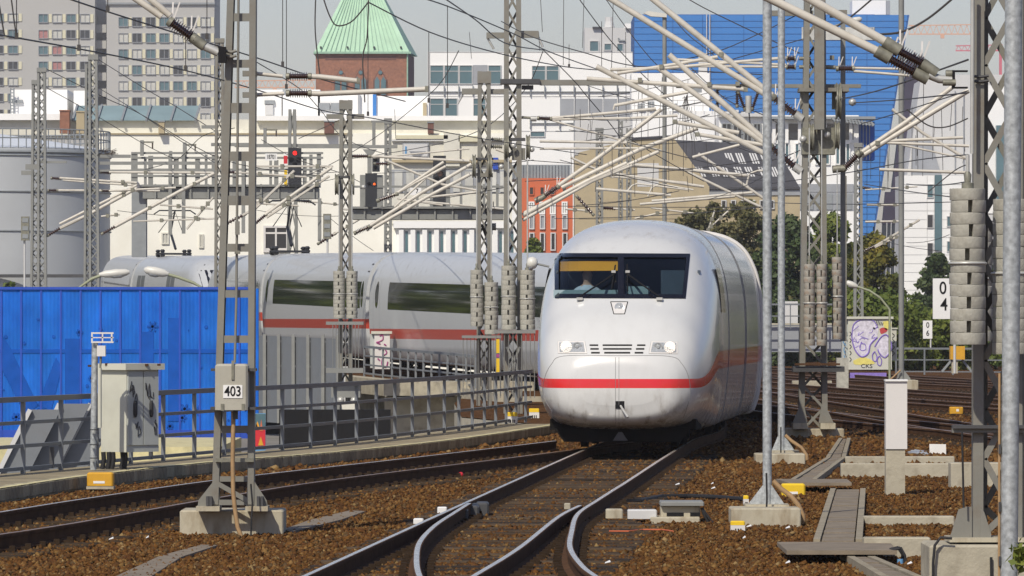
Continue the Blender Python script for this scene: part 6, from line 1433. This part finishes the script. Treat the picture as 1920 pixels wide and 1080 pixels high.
for k in range(2):
    nrm = Vector((Rt.y,-Rt.x,0)).normalized(); p = A+Rt*(.03+.485*k); q = A+Rt*(.485+.485*k)
    mb = MB(); mb.add([tuple(v+nrm*d+Vector((0,0,z))) for d in (0,.022) for v, z in ((p,zb+.10),(q,zb+.10),(q,zt-.03),(p,zt-.03))], [(4,5,6,7),(0,1,5,4),(1,2,6,5),(2,3,7,6),(3,0,4,7)]); d_ = mb.build('door', 'cabinet_shaded', t)
    h_ = A+Rt*(.23+.5*k)+nrm*.03; MB().lathe(h_+Vector((0,0,zb+.50)), h_+Vector((0,0,zb+.74)), [(0,.02),(.2,.032),(.8,.032),(1,.02)], 10).build('handle', 'graffiti_black', d_, 60)
    for s_ in range(5):
        rg = random.Random(40+k*9+s_); b_ = A+Rt*(.12+.49*k+.06*s_)+nrm*.026; zc = zb+(.92-.06*s_ if s_ < 3 else .36); pts = [b_+Rt*rg.uniform(-.05,.07)+Vector((0,0,zc+rg.uniform(-.13,.13))) for _ in range(5)]
        MB().tube(cat_rom(pts,3), .007, 4).build('graffiti_stroke', 'graffiti_black', d_)
face(MB(), A, Rt, zb, zb+.085, .005).build('plinth_band', 'cabinet_shaded', t)
for x,y in ((168,686),(200,683),(240,686),(275,684),(298,684)): px_box(MB(), x-3, x+3, y-2, y+2, Y+.2, .03, .03).build('lid_bolt', 'rail_side', t)
for x in (192,202,210,228,233): tube_px(t, [(x,848),(x+1,862),(x-2,880)], 4.5, Y, 'rubber', 'cable_bundle', .2)
t = thing('galvanised_pole', 'short galvanised post with a small framed aerial left of the cream cabinet', 'pole', (P(176,0,83.6).x, 83.6, -.02))
MB().tube([P(174.5,881,83.6), P(178,643,83.6)], 6/S(83.6), 10).build('shaft', 'galvanised', t, 40)
for q in ((171,213,623,626),(171,213,632,634),(171,213,640,643),(171,174,626,640),(191,193.5,626,640),(208,211,626,640)): px_box(MB(), *q, 83.5, .015, .015).build('aerial_frame', 'white_paint', t)
px_box(MB(), 182, 198, 648, 668, 83.5, .1, .05).build('junction_box', 'white_paint', t); tube_px(t, [(189,668),(188,690)], 2, 83.5, 'cap_metal', 'cable'); tube_px(t, [(187,690),(187,802)], 3.8, 83.5, 'cabinet', 'conduit')
for y in (805,833,858): px_box(MB(), 169, 184, y, y+1.6, 83.45, .05, .08).build('strap', 'rubber', t)
def ybox(label, x0, x1, y0, y1, yb, Y, m):
    t = thing('track_magnet_box', label, 'equipment box', (P((x0+x1)/2,0,Y).x, Y, -.2)); a, b = P(x0,y0,Y), P(x1,y1,Y)
    MB().bbox(a.x,b.x,Y,Y+.3,b.z,a.z,.02).build('cover', m, t); px_box(MB(), x0+12, x0+(x1-x0)*.68, y1-9, y1-4.5, Y, .01, .004).build('label_strip', 'white_sign', t)
    if yb > y1: px_box(MB(), x0-1, x1+1, y1+1, yb, Y, .32, .03).build('base', 'concrete_stained', t)
ybox('amber box on a small slab beside the left rail', 163, 212, 886, 911, 917, 79.6, 'yellow_box'); ybox('bright yellow box right of the first galvanised pole', 1466, 1510, 907, 931, 930, 77.5, 'yellow_bright')
ybox('orange box between the far tracks at the right', 1781, 1806, 763, 776, 777, 143, 'yellow_box')
Y = 225; t = thing('point_motor', 'yellow painted point motor on splayed legs behind the big disc stack', 'equipment box', (P(1794,0,Y).x, Y, -.2)); px_box(MB(), 1781, 1808, 649, 674, Y, .3, .3).build('housing', 'yellow_box', t)
for x0,x1 in ((1785,1766),(1804,1822)): mb = MB(); beam_px(mb, x0,674,x1,697,4,Y,.08); mb.build('leg', 'ac_grey', t)
px_box(MB(), 1784, 1795, 676, 700, Y, .2, .2).build('leg', 'concrete_stained', t)
# painted cabinet
Y = 225; t = thing('equipment_cabinet', 'cabinet covered in purple and yellow graffiti before the hedge', 'cabinet', (P(1631,0,Y).x, Y, -.2))
px_box(MB(), 1590, 1672, 598, 693, Y, 1.0).build('body', 'cabinet', t); px_box(MB(), 1579, 1591, 598, 693, Y+.12, .8).build('side', 'cabinet_shaded', t); px_box(MB(), 1578, 1675, 593.5, 598, Y, 1.1, .08).build('lid', 'cabinet', t)
def stroke(pts, m, r=1.1, fill=False): 
    if fill: px_prism(MB(), [(p.x,p.z) for p in cat_rom([(x,0,y) for x,y in pts+pts[:1]],4)][:-1], Y-.002, .006).build('graffiti_patch', m, t)
    else: MB().tube([P(p.x,p.z,Y-.01) for p in cat_rom([(x,0,y) for x,y in pts],5)], r/S(Y), 5).build('graffiti_stroke', m, t)
mat('graffiti_lilac', (.62,.59,.66), .6, var=.3, scale=6)
stroke([(1601,608),(1620,599),(1636,600),(1646,612),(1645,630),(1635,645),(1628,660),(1616,668),(1604,655),(1597,632)], 'graffiti_lilac', fill=True)
stroke([(1648,640),(1655,628),(1668,635),(1670,655),(1660,668),(1648,660),(1640,650)], 'graffiti_lilac', fill=True)
stroke([(1597,632),(1601,608),(1618,599),(1637,601),(1646,614)], 'graffiti_purple'); stroke([(1597,632),(1602,654),(1615,669),(1628,662),(1632,646),(1645,632)], 'graffiti_purple', 1.3)
stroke([(1640,650),(1652,632),(1662,628),(1670,640),(1671,655),(1660,670),(1650,664),(1646,655)], 'graffiti_purple', 1.3)
for cx, cy in ((1640,668),(1649,676)): stroke([(cx,cy-9),(cx+4,cy),(cx+2,cy+9),(cx-3,cy+7),(cx-4,cy-3),(cx,cy-9)], 'graffiti_purple')
rng = random.Random(8)
for k in range(12): x, y = rng.uniform(1600,1642), rng.uniform(604,650); stroke([(x,y),(x+rng.uniform(-9,9),y+rng.uniform(-6,8)),(x+rng.uniform(-10,10),y+rng.uniform(-4,10))], 'graffiti_purple', .7)
stroke([(1615,644),(1622,646),(1623,655),(1615,657),(1612,650),(1615,644)], 'graffiti_purple', .9)
for pts in ([(1600,676),(1616,670),(1632,674),(1640,682),(1620,684),(1602,683)],[(1655,603),(1669,602),(1670,614),(1660,618)]): stroke(pts, 'graffiti_yellow', fill=True)
stroke([(1649,617),(1656,614),(1664,617),(1662,622),(1652,626)], 'graffiti_red', fill=True); stroke([(1638,613),(1642,616),(1640,618),(1637,616)], 'graffiti_red', fill=True)
for k in range(5): stroke([(1642+3*k,610),(1644+3*k,601+k)], 'graffiti_black', .6)
c = P(1625,686.5,Y-.014); text('graffiti_cks', 'CKS', c.x, c.y, c.z, 10.5/S(Y), 'graffiti_black', t, .004, 1.15)
for k in range(5): stroke([(1581+rng.uniform(0,6),606+15*k),(1584+rng.uniform(-3,5),612+15*k),(1582+rng.uniform(0,6),618+15*k)], 'graffiti_blue', 1.0)
for k in range(5): stroke([(1593,622+12*k),(1596,626+12*k),(1593,630+12*k)], 'graffiti_black', .7)
px_box(MB(), 1594, 1662, 699, 711, Y-.5, .2).build('painted_base', 'graffiti_purple', t)
t = thing('equipment_cabinet', 'narrow pale cabinet half hidden behind the painted one', 'cabinet', (P(1676,0,Y+2).x, Y+2, -.2)); Y += 2; px_box(MB(), 1668, 1681, 617, 676, Y, .5).build('body', 'cabinet', t); px_box(MB(), 1667, 1683, 614.5, 617, Y, .6, .05).build('lid', 'cabinet', t)
for k in range(4): stroke([(1673,625+11*k),(1677,629+11*k),(1673,634+11*k)], 'graffiti_black', .7)
Y = 200; t = thing('equipment_cabinet', 'slim white cabinet with magenta scrawls at the second railing', 'cabinet', (P(716,0,Y).x, Y, P(0,700,Y).z)); Y = 189
px_box(MB(), 702, 731, 625, 692, Y, .4).build('body', 'white_paint', t); px_box(MB(), 696, 735, 621, 626, Y, .5, .06).build('lid', 'cabinet', t); px_box(MB(), 694, 702, 626, 690, Y+.1, .3).build('side', 'cabinet_shaded', t)
for pts in ([(712,630),(717,628),(718,636),(712,640),(706,642),(713,645)],[(706,650),(712,655),(715,650)],[(722,655),(725,662),(718,668),(716,684),(724,688),(727,678)],[(720,645),(724,648)],[(708,672),(712,676)]): stroke(pts, 'graffiti_magenta', 1.3)
# bollard, posts and low walls on the right
t = thing('cable_post', 'white square marker post on a concrete stub, right of the cable trough', 'post', (P(1680,0,78).x, 78, -.2)); px_box(MB(), 1661, 1701, 713, 842, 78, .28).build('white_casing', 'white_paint', t); px_box(MB(), 1661, 1697, 842.5, 932, 78.02, .26).build('stub', 'concrete', t); px_box(MB(), 1660, 1702, 711.5, 715, 77.98, .32, .01).build('cap', 'white_sign', t)
px_box(MB(), 1569, 1591, 671, 735, 190, .4).top('concrete_post', 'concrete_weight', 'weathered concrete post left of the painted cabinet', 'post')
def wall(label, x0, x1, y0, yb, d=.25): a, b = PG(x0,yb), PG(x1,yb); zt = CH-(y0-HZ)/S(a.y); return MB().bbox(a.x,b.x,a.y,a.y+d,-.4,zt,.012).top('low_concrete_wall', 'concrete', label, 'low wall')
wall('long low concrete wall right of the cable trough, middle one', 1577, 1790, 869, 895); wall('back low concrete wall just behind the middle one', 1585, 1790, 856, 870); wall('short low wall between the trough and the right mast', 1620, 1790, 968, 986); wall('nearest low concrete wall, beside the trough and right mast block', 1620, 1745, 1008, 1046); wall('pale end block of the low walls behind the right mast', 1783, 1900, 868, 915, .5)
wall('pale stained block under far poles left of the painted cabinet', 1486, 1560, 714, 729, .6)
for x0,x1,y0,y1,Yp in ((1466,1500,568,585,240),(1470,1500,612,640,238)): pass
px_box(MB(), 1430, 1600, 612, 660, 252, 1).top('parapet_wall', 'panel_grey', 'grey parapet wall seen between the grey poles and the painted cabinet', 'wall')
px_box(MB(), 1425, 1590, 606, 622, 253, .6).top('parapet_coping', 'concrete', 'pale coping band above the grey parapet wall', 'wall')
px_box(MB(), 1469, 1496, 565, 606, 254, 1.5).top('parked_trailer', 'light_wall', 'white box trailer glimpsed right of the twin poles', 'trailer')
railing('low grey railing before the hedge at the right', [P(1680,690,240), P(1960,690,236)], lambda y: -.1, 1.02, 1.35, (.08,.55,1.0), pw=.09, handrail=.08)
railing('grey railing behind the twin poles', [P(1425,612,251), P(1590,612,251)], lambda y: 1.75, 1.0, 1.3, (.1,.5,1.0), pw=.06)
# cable trough
def trough(name_l, a0, a1, b0, b1, n, z=-.12):     # near edge (left,right pixel), far edge (left,right pixel)
    A0, A1, B0, B1 = [PG(x,y,z) for x,y in (a0,a1,b0,b1)]; t = thing('cable_trough', name_l, 'cable duct', tuple((A0+A1+B0+B1)/4))
    for s_, (p, q) in ((0,(A0,B0)),(1,(A1,B1))):
        d = Vector((.07 if s_ == 0 else -.07,0,0)); MB().slab([(p.x,p.y),((p+d).x,p.y),((q+d).x,q.y),(q.x,q.y)] if s_ == 0 else [((p+d).x,p.y),(p.x,p.y),(q.x,q.y),((q+d).x,q.y)], -.4, z+.012).build('side_wall', 'trough_wall', t)
    for k in range(n):
        u, v = k/n, (k+1)/n-.06/n; L0, L1, R0, R1 = A0.lerp(B0,u), A0.lerp(B0,v), A1.lerp(B1,u), A1.lerp(B1,v); d = Vector((.085,0,0)); h_ = random.uniform(-.008,.008)
        MB().slab([((L0+d).x,L0.y),((R0-d).x,R0.y),((R1-d).x,R1.y),((L1+d).x,L1.y)], z-.06, z+h_).build('cover_slab', 'trough_cover', t)
trough('near straight run of brown covered cable trough at the right', (1525,1013), (1617,1013), (1557,917), (1623,917), 26)
trough('bent middle run of cable trough', (1483,899), (1532,899), (1550,858), (1586,858), 14); trough('far narrow run of cable trough ending at the central mast', (1549,857), (1586,857), (1573,822), (1595,822), 16); trough('lowest run of cable trough leaving the frame bottom', (1655,1085), (1735,1085), (1574,1036), (1620,1036), 12)
def plate(label, pts, z0, z1, m='steel_grey', nm='steel_plate'): w = [PG(x,y,z1) for x,y in pts]; MB().slab([(p.x,p.y) for p in w], z0, z1).top(nm, m, label, 'plate')
plate('wide grey cover plate lying across the near trough', [(1475,1032),(1682,1032),(1668,1016),(1457,1016)], -.095, -.055, 'trough_cover'); plate('thin grey cover plate across the middle trough', [(1478,905),(1597,905),(1588,898),(1455,898)], -.1, -.06, 'trough_cover')
t = thing('cable_end', 'bundle of capped black cables at the right end of the wide plate', 'cable', tuple(PG(1688,1060)))
for k in range(3): tube_px(t, [(1668+2*k,1030),(1683+2*k,1026),(1692+k,1040),(1690+3*k,1062)], 2.6, 56, 'rubber', 'cable', -.1*k)
tube_px(t, [(1688,1048),(1688,1064)], 6, 55.8, 'graffiti_blue', 'cap')
plate('flat worn board crossing the ballast at bottom left', [(196,1090),(268,1090),(340,1044),(408,1022),(378,1021),(300,1042)], -.21, -.165, 'trough_cover', 'wooden_board'); plate('flat worn board in the ballast right of the 403 block', [(532,992),(545,997),(640,974),(686,958),(655,957),(580,975)], -.21, -.165, 'trough_cover', 'wooden_board')
# point machine beside the switch
Y = 67.3; t = thing('point_machine', 'low grey point machine boxes beside the curved rail', 'point machine', (P(1275,0,Y).x, Y, -.2))
for x0,x1,y0,y1,d,o,m_,nm in ((1238,1320,940,948,.5,.08,'gantry_grey','cover'),(1239,1313,948,969,.45,0,'concrete_stained','housing'),(1219,1312,969,981,.5,.15,'concrete_stained','bed'),(1177,1232,956,973,.3,0,'light_wall','housing'),(1136,1168,955,972,.3,0,'concrete_stained','housing'),(1110,1145,976,983,.2,.2,'concrete_stained','drive_end')): 
    a, b = P(x0,y0,Y), P(x1,y1,Y); MB().bbox(a.x,b.x,Y-o,Y+d,b.z,a.z,.012).build(nm, m_, t)
for x0,x1 in ((1250,1282),(1294,1313)): px_box(MB(), x0, x1, 961, 968, Y, .01, .004).build('slot', 'black_paint', t)
tube_px(t, [(1145,980),(1180,979),(1190,983)], 2.5, Y, 'rail_side', 'drive_rod', -.2)
for k in range(2): tube_px(t, [(1316,952),(1320+4*k,965),(1328+8*k,980)], 2.6, Y, 'rubber', 'cable', -.02)
o = MB().tube([PG(x,y,-.16) for x,y in ((1168,938),(1176,940),(1200,939),(1240,931),(1290,930),(1340,932),(1395,936))], .030, 7).top('cable', 'rubber', 'thick black cable snaking from the rail to the first pole', 'cable')
MB().tube([PG(x,y,-.16) for x,y in ((1142,996),(1178,996),(1205,993),(1240,993),(1262,996))], .008, 5).top('orange_cable', 'orange_wall', 'thin orange cable end in the ballast below the point machine', 'cable')
def lamp_unit(label, x0, x1, y0, yb, Y):
    t = thing('marker_lamp', label, 'lamp', (P((x0+x1)/2,0,Y).x, Y, P(0,yb,Y).z)); h = (yb-y0)
    a, b = P(x0,y0,Y), P(x1,y0+h*.38,Y); MB().bbox(a.x,b.x,Y,Y+.15,b.z,a.z,.012).build('yellow_cap', 'yellow_bright', t); px_box(MB(), x0, x1, y0+h*.4, yb, Y, .16, .01).build('white_body', 'white_paint', t)
    for k in range(3): px_box(MB(), x0+(x1-x0)*(.3+.18*k), x0+(x1-x0)*(.38+.18*k), y0+h*.7, yb, Y-.01, .01, .01).build('fin', 'black_paint', t)
lamp_unit('yellow capped marker lamp at the corner of the first pole block', 1370, 1397, 977, 997, 64.5); lamp_unit('yellow capped lamp on the walkway, farther left one', 951, 970, 773, 793, 121); lamp_unit('yellow capped lamp on the walkway touching the train', 992, 1011, 766, 784, 127); lamp_unit('small yellow insulated clamp beside the first pole foot', 1394, 1404, 929, 946, 68)
# rail furniture and litter
for k, (lab, x0,x1,y,w) in enumerate((('white wooden wedge under the left rail, nearer one',775,794,979,.1),('white wooden wedge under the left rail, farther one',820,838,957,.1),('pale block by the blade tip',1058,1070,950,.1),('white bit against the curved rail',1158,1168,922,.08))): a = PG(x0,y,-.14); b = PG(x1,y,-.14); MB().bbox(a.x,b.x,a.y,a.y+.15,-.25,-.10,.01).top('wooden_wedge', 'white_sign' if k != 2 else 'concrete', lab, 'wedge')
c = PG(884,950,-.05); mb = MB()
for dx,dy,s_ in ((0,0,.09),(.12,1.1,.08),(-.1,-1.2,.07),(.02,.5,.06)): mb.bbox(c.x+dx-s_,c.x+dx+s_,c.y+dy-.3,c.y+dy+.3,-.18,-.03,.02)
mb.top('rail_clamp', 'steel_dark', 'dark bolted clamp joining the two left rails', 'clamp')['kind'] = 'stuff'
c = PG(864,890,-.15); MB().lathe(c-Vector((.04,0,0)), c+Vector((.04,0,0)), [(.02,.01),(.2,.035),(.5,.042),(.8,.035),(.98,.01)], 10).top('red_ball', 'red_paint', 'small red ball lying on the ballast left of the train', 'ball', smooth=60)
a = PG(1742,850); MB().add([tuple(PG(1743,851)), tuple(PG(1774,852)), tuple(PG(1774,852)+Vector((.0,.05,.175))), tuple(PG(1743,851)+Vector((0,.05,.17)))], [(0,1,2,3)]).top('white_board', 'white_sign', 'discarded white board lying by the low walls', 'board')
plate('crumpled foil scraps left of the discarded white board', [(1700,848),(1742,852),(1735,845),(1712,842)], -.2, -.16, 'cap_bright', 'foil_scrap')
rng = random.Random(12); mb = MB()
for k in range(13): p = PG(rng.choice((rng.uniform(1120,1760),rng.uniform(0,760))), rng.uniform(905,1060), -.15); s_ = rng.uniform(.015,.035); mb.add([(p.x-s_,p.y,p.z),(p.x+s_,p.y-.03,p.z+.015),(p.x+s_*.7,p.y+.05,p.z+.03),(p.x-s_*.8,p.y+.05,p.z+.01)], [(0,1,2,3)])
o = mb.build('litter', 'white_sign'); o['kind'] = 'stuff'
mb = MB()     # weeds in the corner
t = thing('weed', 'bright green weed sprouting at the bottom right corner', 'plant', (P(1915,0,44.5).x, 44.5, -.2)); leaves(60, [((P(1914,0,44.5).x,44.5,P(0,1045,44.5).z),(.10,.1,.14))], .07, 'leaf_green', 'foliage', t, 77); MB().tube([(P(1914,0,44.5).x,44.5,-.2),(P(1914,0,44.5).x,44.5,.1)], .006, 4).build('stem', 'leaf_green', t)

# ------------------------------------------------------------------ overhead wires
mat('wire_dark2', (.05,.046,.044), .6, var=0)
LM = [(60,'the gas holder'),(200,'the left lattice masts'),(300,'the left signal bridge'),(405,'the cream hall'),(480,'the mast marked 403'),(590,'the red signal'),(690,'the twin stack mast'),(790,'the long signal bridge'),(880,'the pilastered front'),(990,'the nose side masts'),(1080,'the orange house'),(1140,'the white office block'),(1185,'the slim rear masts'),(1260,'the lamp post'),(1340,'the white workshop'),(1430,'the mansard roof'),(1480,'the twin galvanised poles'),(1590,'the central mast'),(1680,'the leaning blue edge'),(1760,'the white tower'),(9999,'the right mast')]
def lmk(x): return next(n for a, n in LM if x <= a)
def wl(what, x0, y0, x1, y1):
    h = 'high up' if (y0+y1)/2 < 110 else 'at upper height' if (y0+y1)/2 < 250 else 'at middle height' if (y0+y1)/2 < 350 else 'low'
    a, b = lmk(x0), lmk(x1); return f'{what} {h} before {a}' if a == b else f'{what} {h}, {a} to {b}'
def wire(pts, Y0, Y1=None, r=.010, sag=0, label='thin dark overhead wire strung between the masts', group='overhead wires', name='overhead_wire', drops=(), m='wire_dark2', n=10):
    Y1 = Y1 or Y0; out = []
    if len(pts) == 2:
        for k in range(n+1): u = k/n; out.append(P(pts[0][0]+(pts[1][0]-pts[0][0])*u, pts[0][1]+(pts[1][1]-pts[0][1])*u+sag*4*u*(1-u), 1/((1-u)/Y0+u/Y1)))
    else:
        q = cat_rom([(x,0,y) for x,y in pts], 6); out = [P(p.x,p.z,Y0+(Y1-Y0)*k/(len(q)-1)) for k, p in enumerate(q)]
    c = out[len(out)//2]; t = thing(name, label, 'wire', tuple(c), group); MB().tube(out, r, 5).build('strand', m, t, 60)
    for x, y0, y1 in drops:
        u = (x-pts[0][0])/(pts[-1][0]-pts[0][0]); Yd = 1/((1-u)/Y0+u/Y1); MB().tube([P(x,y0,Yd),P(x,y1,Yd)], r*.55, 4).build('dropper', m, t); MB().box(P(x,0,Yd).x-r*2,P(x,0,Yd).x+r*2,Yd-r,Yd+r,P(0,max(y0,y1),Yd).z-r*2,P(0,max(y0,y1),Yd).z+r*5).build('dropper_clip', m, t)
W1 = 'heavy dark catenary wire sweeping down from the upper left corner'
wire([(-20,62),(150,92),(330,128),(480,168),(600,206),(700,222),(880,256),(1100,290)], 66, 150, .011, label='long lower catenary wire crossing from the left edge', drops=((31,-10,70),(148,-10,92),(348,60,130),(537,-10,164),(690,0,215)))
wire([(100,-12),(202,22),(330,62),(480,108),(600,148),(760,190)], 66, 110, .011, label='long upper catenary wire crossing behind the mast marked 403', drops=((202,-10,20),(388,-10,70),(530,-10,122)))
wire([(-5,-10),(8,66)], 66, r=.010, label='short drop wire at the extreme left'); wire([(20,-10),(30,66)], 66, r=.009, label='second short drop wire near the left corner')
wire([(604,-10),(618,30),(632,48),(660,40),(690,5)], 90, r=.012, label='slack loop of wire before the green roof'); wire([(592,-10),(591,60),(600,144)], 90, r=.011, label='wire hanging down the left side of the tower'); wire([(691,0),(688,70),(680,110),(684,192)], 90, r=.011, label='wire hanging down the middle of the tower')
wire([(690,4),(805,60),(935,100),(1060,125),(1150,133)], 95, 140, .012, label='wire sloping from the tower roof to the right', drops=((804,60,190),(1067,83,125)))
wire([(770,-10),(840,12),(960,62),(1025,95),(1120,130)], 95, 140, .012, label='heavy wire from the top centre to the clamp by the tall mast', drops=((839,10,200),))
wire([(820,-12),(890,36),(945,80),(1020,94)], 95, 140, .013, label='steep wire crossing behind the tall mast'); wire([(940,40),(1000,70),(1100,100),(1200,125),(1430,140)], 140, 120, .012, label='wire running right from the tall mast over the white office')
wire([(1020,95),(1075,150),(1100,180),(1150,240),(1190,300)], 140, 150, .012, label='wire dropping steeply right of the tall mast'); wire([(1080,-10),(1140,70),(1200,135),(1260,190)], 130, 140, .011, label='steep thin wire left of the blue block'); wire([(1130,-10),(1180,60),(1230,120),(1290,165)], 130, 130, .010, label='steep thin wire meeting the blue block corner')
wire([(1255,25),(1290,65),(1340,105),(1400,165)], 120, 118, .010, label='dark wire before the blue block beside the lamp post'); wire([(1285,-5),(1330,20),(1430,68),(1500,100)], 116, 116, .011, label='wire crossing the upper blue facade'); wire([(1280,112),(1350,95),(1430,60),(1520,15)], 116, 116, .010, label='wire rising right across the blue facade'); wire([(1370,112),(1430,95),(1510,72)], 116, 116, .010, label='shorter wire rising right across the blue facade')
wire([(1560,56),(1600,28),(1645,-10)], 60, r=.010, label='wire rising to the top edge beside the white roof box'); wire([(1640,65),(1690,60),(1740,35),(1795,-10)], 56, r=.012, label='drooping wire crossing the right sky corner'); wire([(1575,186),(1660,166),(1815,112)], 116, 60, .011, label='wire from the wheel of the central mast to the right'); wire([(1600,193),(1700,186),(1815,174)], 116, 70, .011, label='nearly level wire from the white ball to the right'); wire([(1615,232),(1690,210),(1815,170)], 116, 80, .009, label='faint wire sloping up to the right mast')
wire([(1700,205),(1740,235),(1775,238),(1815,222)], 80, r=.010, label='slack loop of wire left of the right mast'); wire([(1740,360),(1790,320),(1815,308)], 90, r=.009, label='short wire rising to the disc rod at the right'); wire([(1440,345),(1600,322),(1720,300),(1815,290)], 130, 90, .010, label='level thin wire at half height before the blue base'); wire([(1440,380),(1600,383),(1815,378)], 150, 120, .010, label='straight level wire over the tree tops at the right')
wire([(1280,112),(1360,185),(1430,215),(1460,232)], 118, 116, .010, label='wire passing behind the twin poles')
wire([(1100,160),(1180,185),(1260,200),(1360,180)], 150, 130, .009, label='shallow wire under the level grey arm'); wire([(860,95),(830,150),(790,190),(700,260),(600,318),(470,372)], 150, 210, .012, label='wire fanning down left from the short mast arm'); wire([(1018,96),(990,160),(930,225),(860,260),(760,282),(640,300)], 150, 210, .012, label='wire curving down left behind the two tall masts')
wire([(88,130),(200,185),(260,212),(420,300),(600,330)], 218, 230, .016, label='wire from the leftmost mast sagging right over the cream hall'); wire([(185,112),(270,165),(330,200),(402,245)], 214, 200, .016, label='wire from the nest mast rising past the glazed roof'); wire([(185,165),(250,205),(340,265),(410,310)], 214, 200, .014, label='lower of two close wires over the glazed roof'); wire([(88,165),(160,205),(270,270),(330,300)], 220, 225, .014, label='wire dropping from the leftmost mast to the signal bridge')
wire([(240,325),(330,300),(380,255),(440,240)], 228, 200, .014, label='wire rising across the left signal bridge'); wire([(470,110),(560,165),(600,205),(650,262),(760,300)], 120, 220, .012, label='faint wire falling from the 403 mast toward the signals'); wire([(560,260),(610,238),(636,225)], 200, r=.014, label='short wire to the twin stack mast arm'); wire([(490,262),(560,300),(640,325),(700,355)], 225, r=.014, label='wire crossing below the red signal')
for k, (x0,y0,x1,y1,Y0,Y1) in enumerate(((-10,358,130,360,222,222),(300,330,640,322,232,200),(220,395,402,410,214,214),(470,392,640,405,230,230),(640,400,945,352,225,150),(700,325,1000,300,220,150),(985,300,1300,318,160,160),(985,340,1430,300,160,140),(990,385,1430,388,170,160),(1040,410,1430,388,200,150),(1050,300,1270,352,170,160),(1080,385,1260,360,170,170),(1180,260,1320,340,150,160),(1090,265,1330,215,150,140),(1100,245,1430,330,150,130),(1620,440,1760,470,230,200),(1440,302,1500,282,120,118),(1700,455,1780,440,220,200),(1620,345,1810,372,150,100),(1700,345,1815,340,130,100),(620,410,700,470,220,220),(560,340,645,330,220,200))):
    wire([(x0,y0),(x1,y1)], Y0, Y1, .011, 5 if k%2 else 2, label=wl('fine dark wire', x0, y0, x1, y1), group='fine wires in the tangle of overhead lines')
for k, (x,y0,y1) in enumerate(((1150,-10,150),(1158,130,300),(1173,60,230),(1057,-10,122),(1095,-5,90),(1013,-10,60),(1010,60,95),(1128,40,130),(1283,180,330),(1290,150,300),(1288,330,360),(1297,200,345),(1262,150,300),(1226,300,360),(1300,240,300),(740,205,260),(1710,200,330),(1732,130,330),(1752,240,300),(1765,200,320),(1720,240,318),(1650,270,370),(1668,250,340),(880,60,110),(1340,200,260),(1215,130,260),(1204,170,300),(1120,300,360))):
    wire([(x,y0),(x+((k*7)%9-4),y1)], 140+(k*13)%30, r=.0085, label=wl('fine upright dropper wire', x, y0, x, y1), group='upright dropper wires', name='dropper_wire')
for k in range(6):
    wire([(1288,178),(1284+3*k-6,205),(1270+9*k,262)], 135, r=.007, label='thin strand of the wire bunch fanning out before the pale building', group='fanning wire bunch', name='dropper_wire')

rg = random.Random(21)
for k in range(30):
    x = rg.choice((rg.uniform(1040,1430), rg.uniform(1060,1330), rg.uniform(1625,1812))); y0 = rg.uniform(140,330); y1 = y0+rg.uniform(25,85)
    wire([(x,y0),(x+rg.uniform(-5,5),y1)], rg.uniform(120,165), r=.007, label=wl('fine upright dropper wire', x, y0, x, y1), group='upright dropper wires', name='dropper_wire')
for k in range(14):
    x = rg.uniform(1040,1380); y0 = rg.uniform(180,390); x1 = x+rg.uniform(90,260); y1 = y0+rg.uniform(-45,45)
    wire([(x,y0),(min(x1,1432),y1)], rg.uniform(120,165), rg.uniform(120,165), .008, 4, label=wl('fine dark wire', x, y0, min(x1,1432), y1), group='fine wires in the tangle of overhead lines')
# ------------------------------------------------------------------ the air
hz = bpy.data.materials.new('haze_air'); hz.use_nodes = True; n = hz.node_tree.nodes; l = hz.node_tree.links
n.remove(n['Principled BSDF']); pv = n.new('ShaderNodeVolumePrincipled'); pv.inputs['Color'].default_value = (.93,.95,1,1); pv.inputs['Density'].default_value = HAZE
pv.inputs['Anisotropy'].default_value = .2
l.new(pv.outputs[0], n['Material Output'].inputs['Volume']); MAT['haze_air'] = hz
hb = MB().box(-560,560,-40,1960,GZ-1,72).build('haze', 'haze_air'); hb['kind'] = 'stuff'
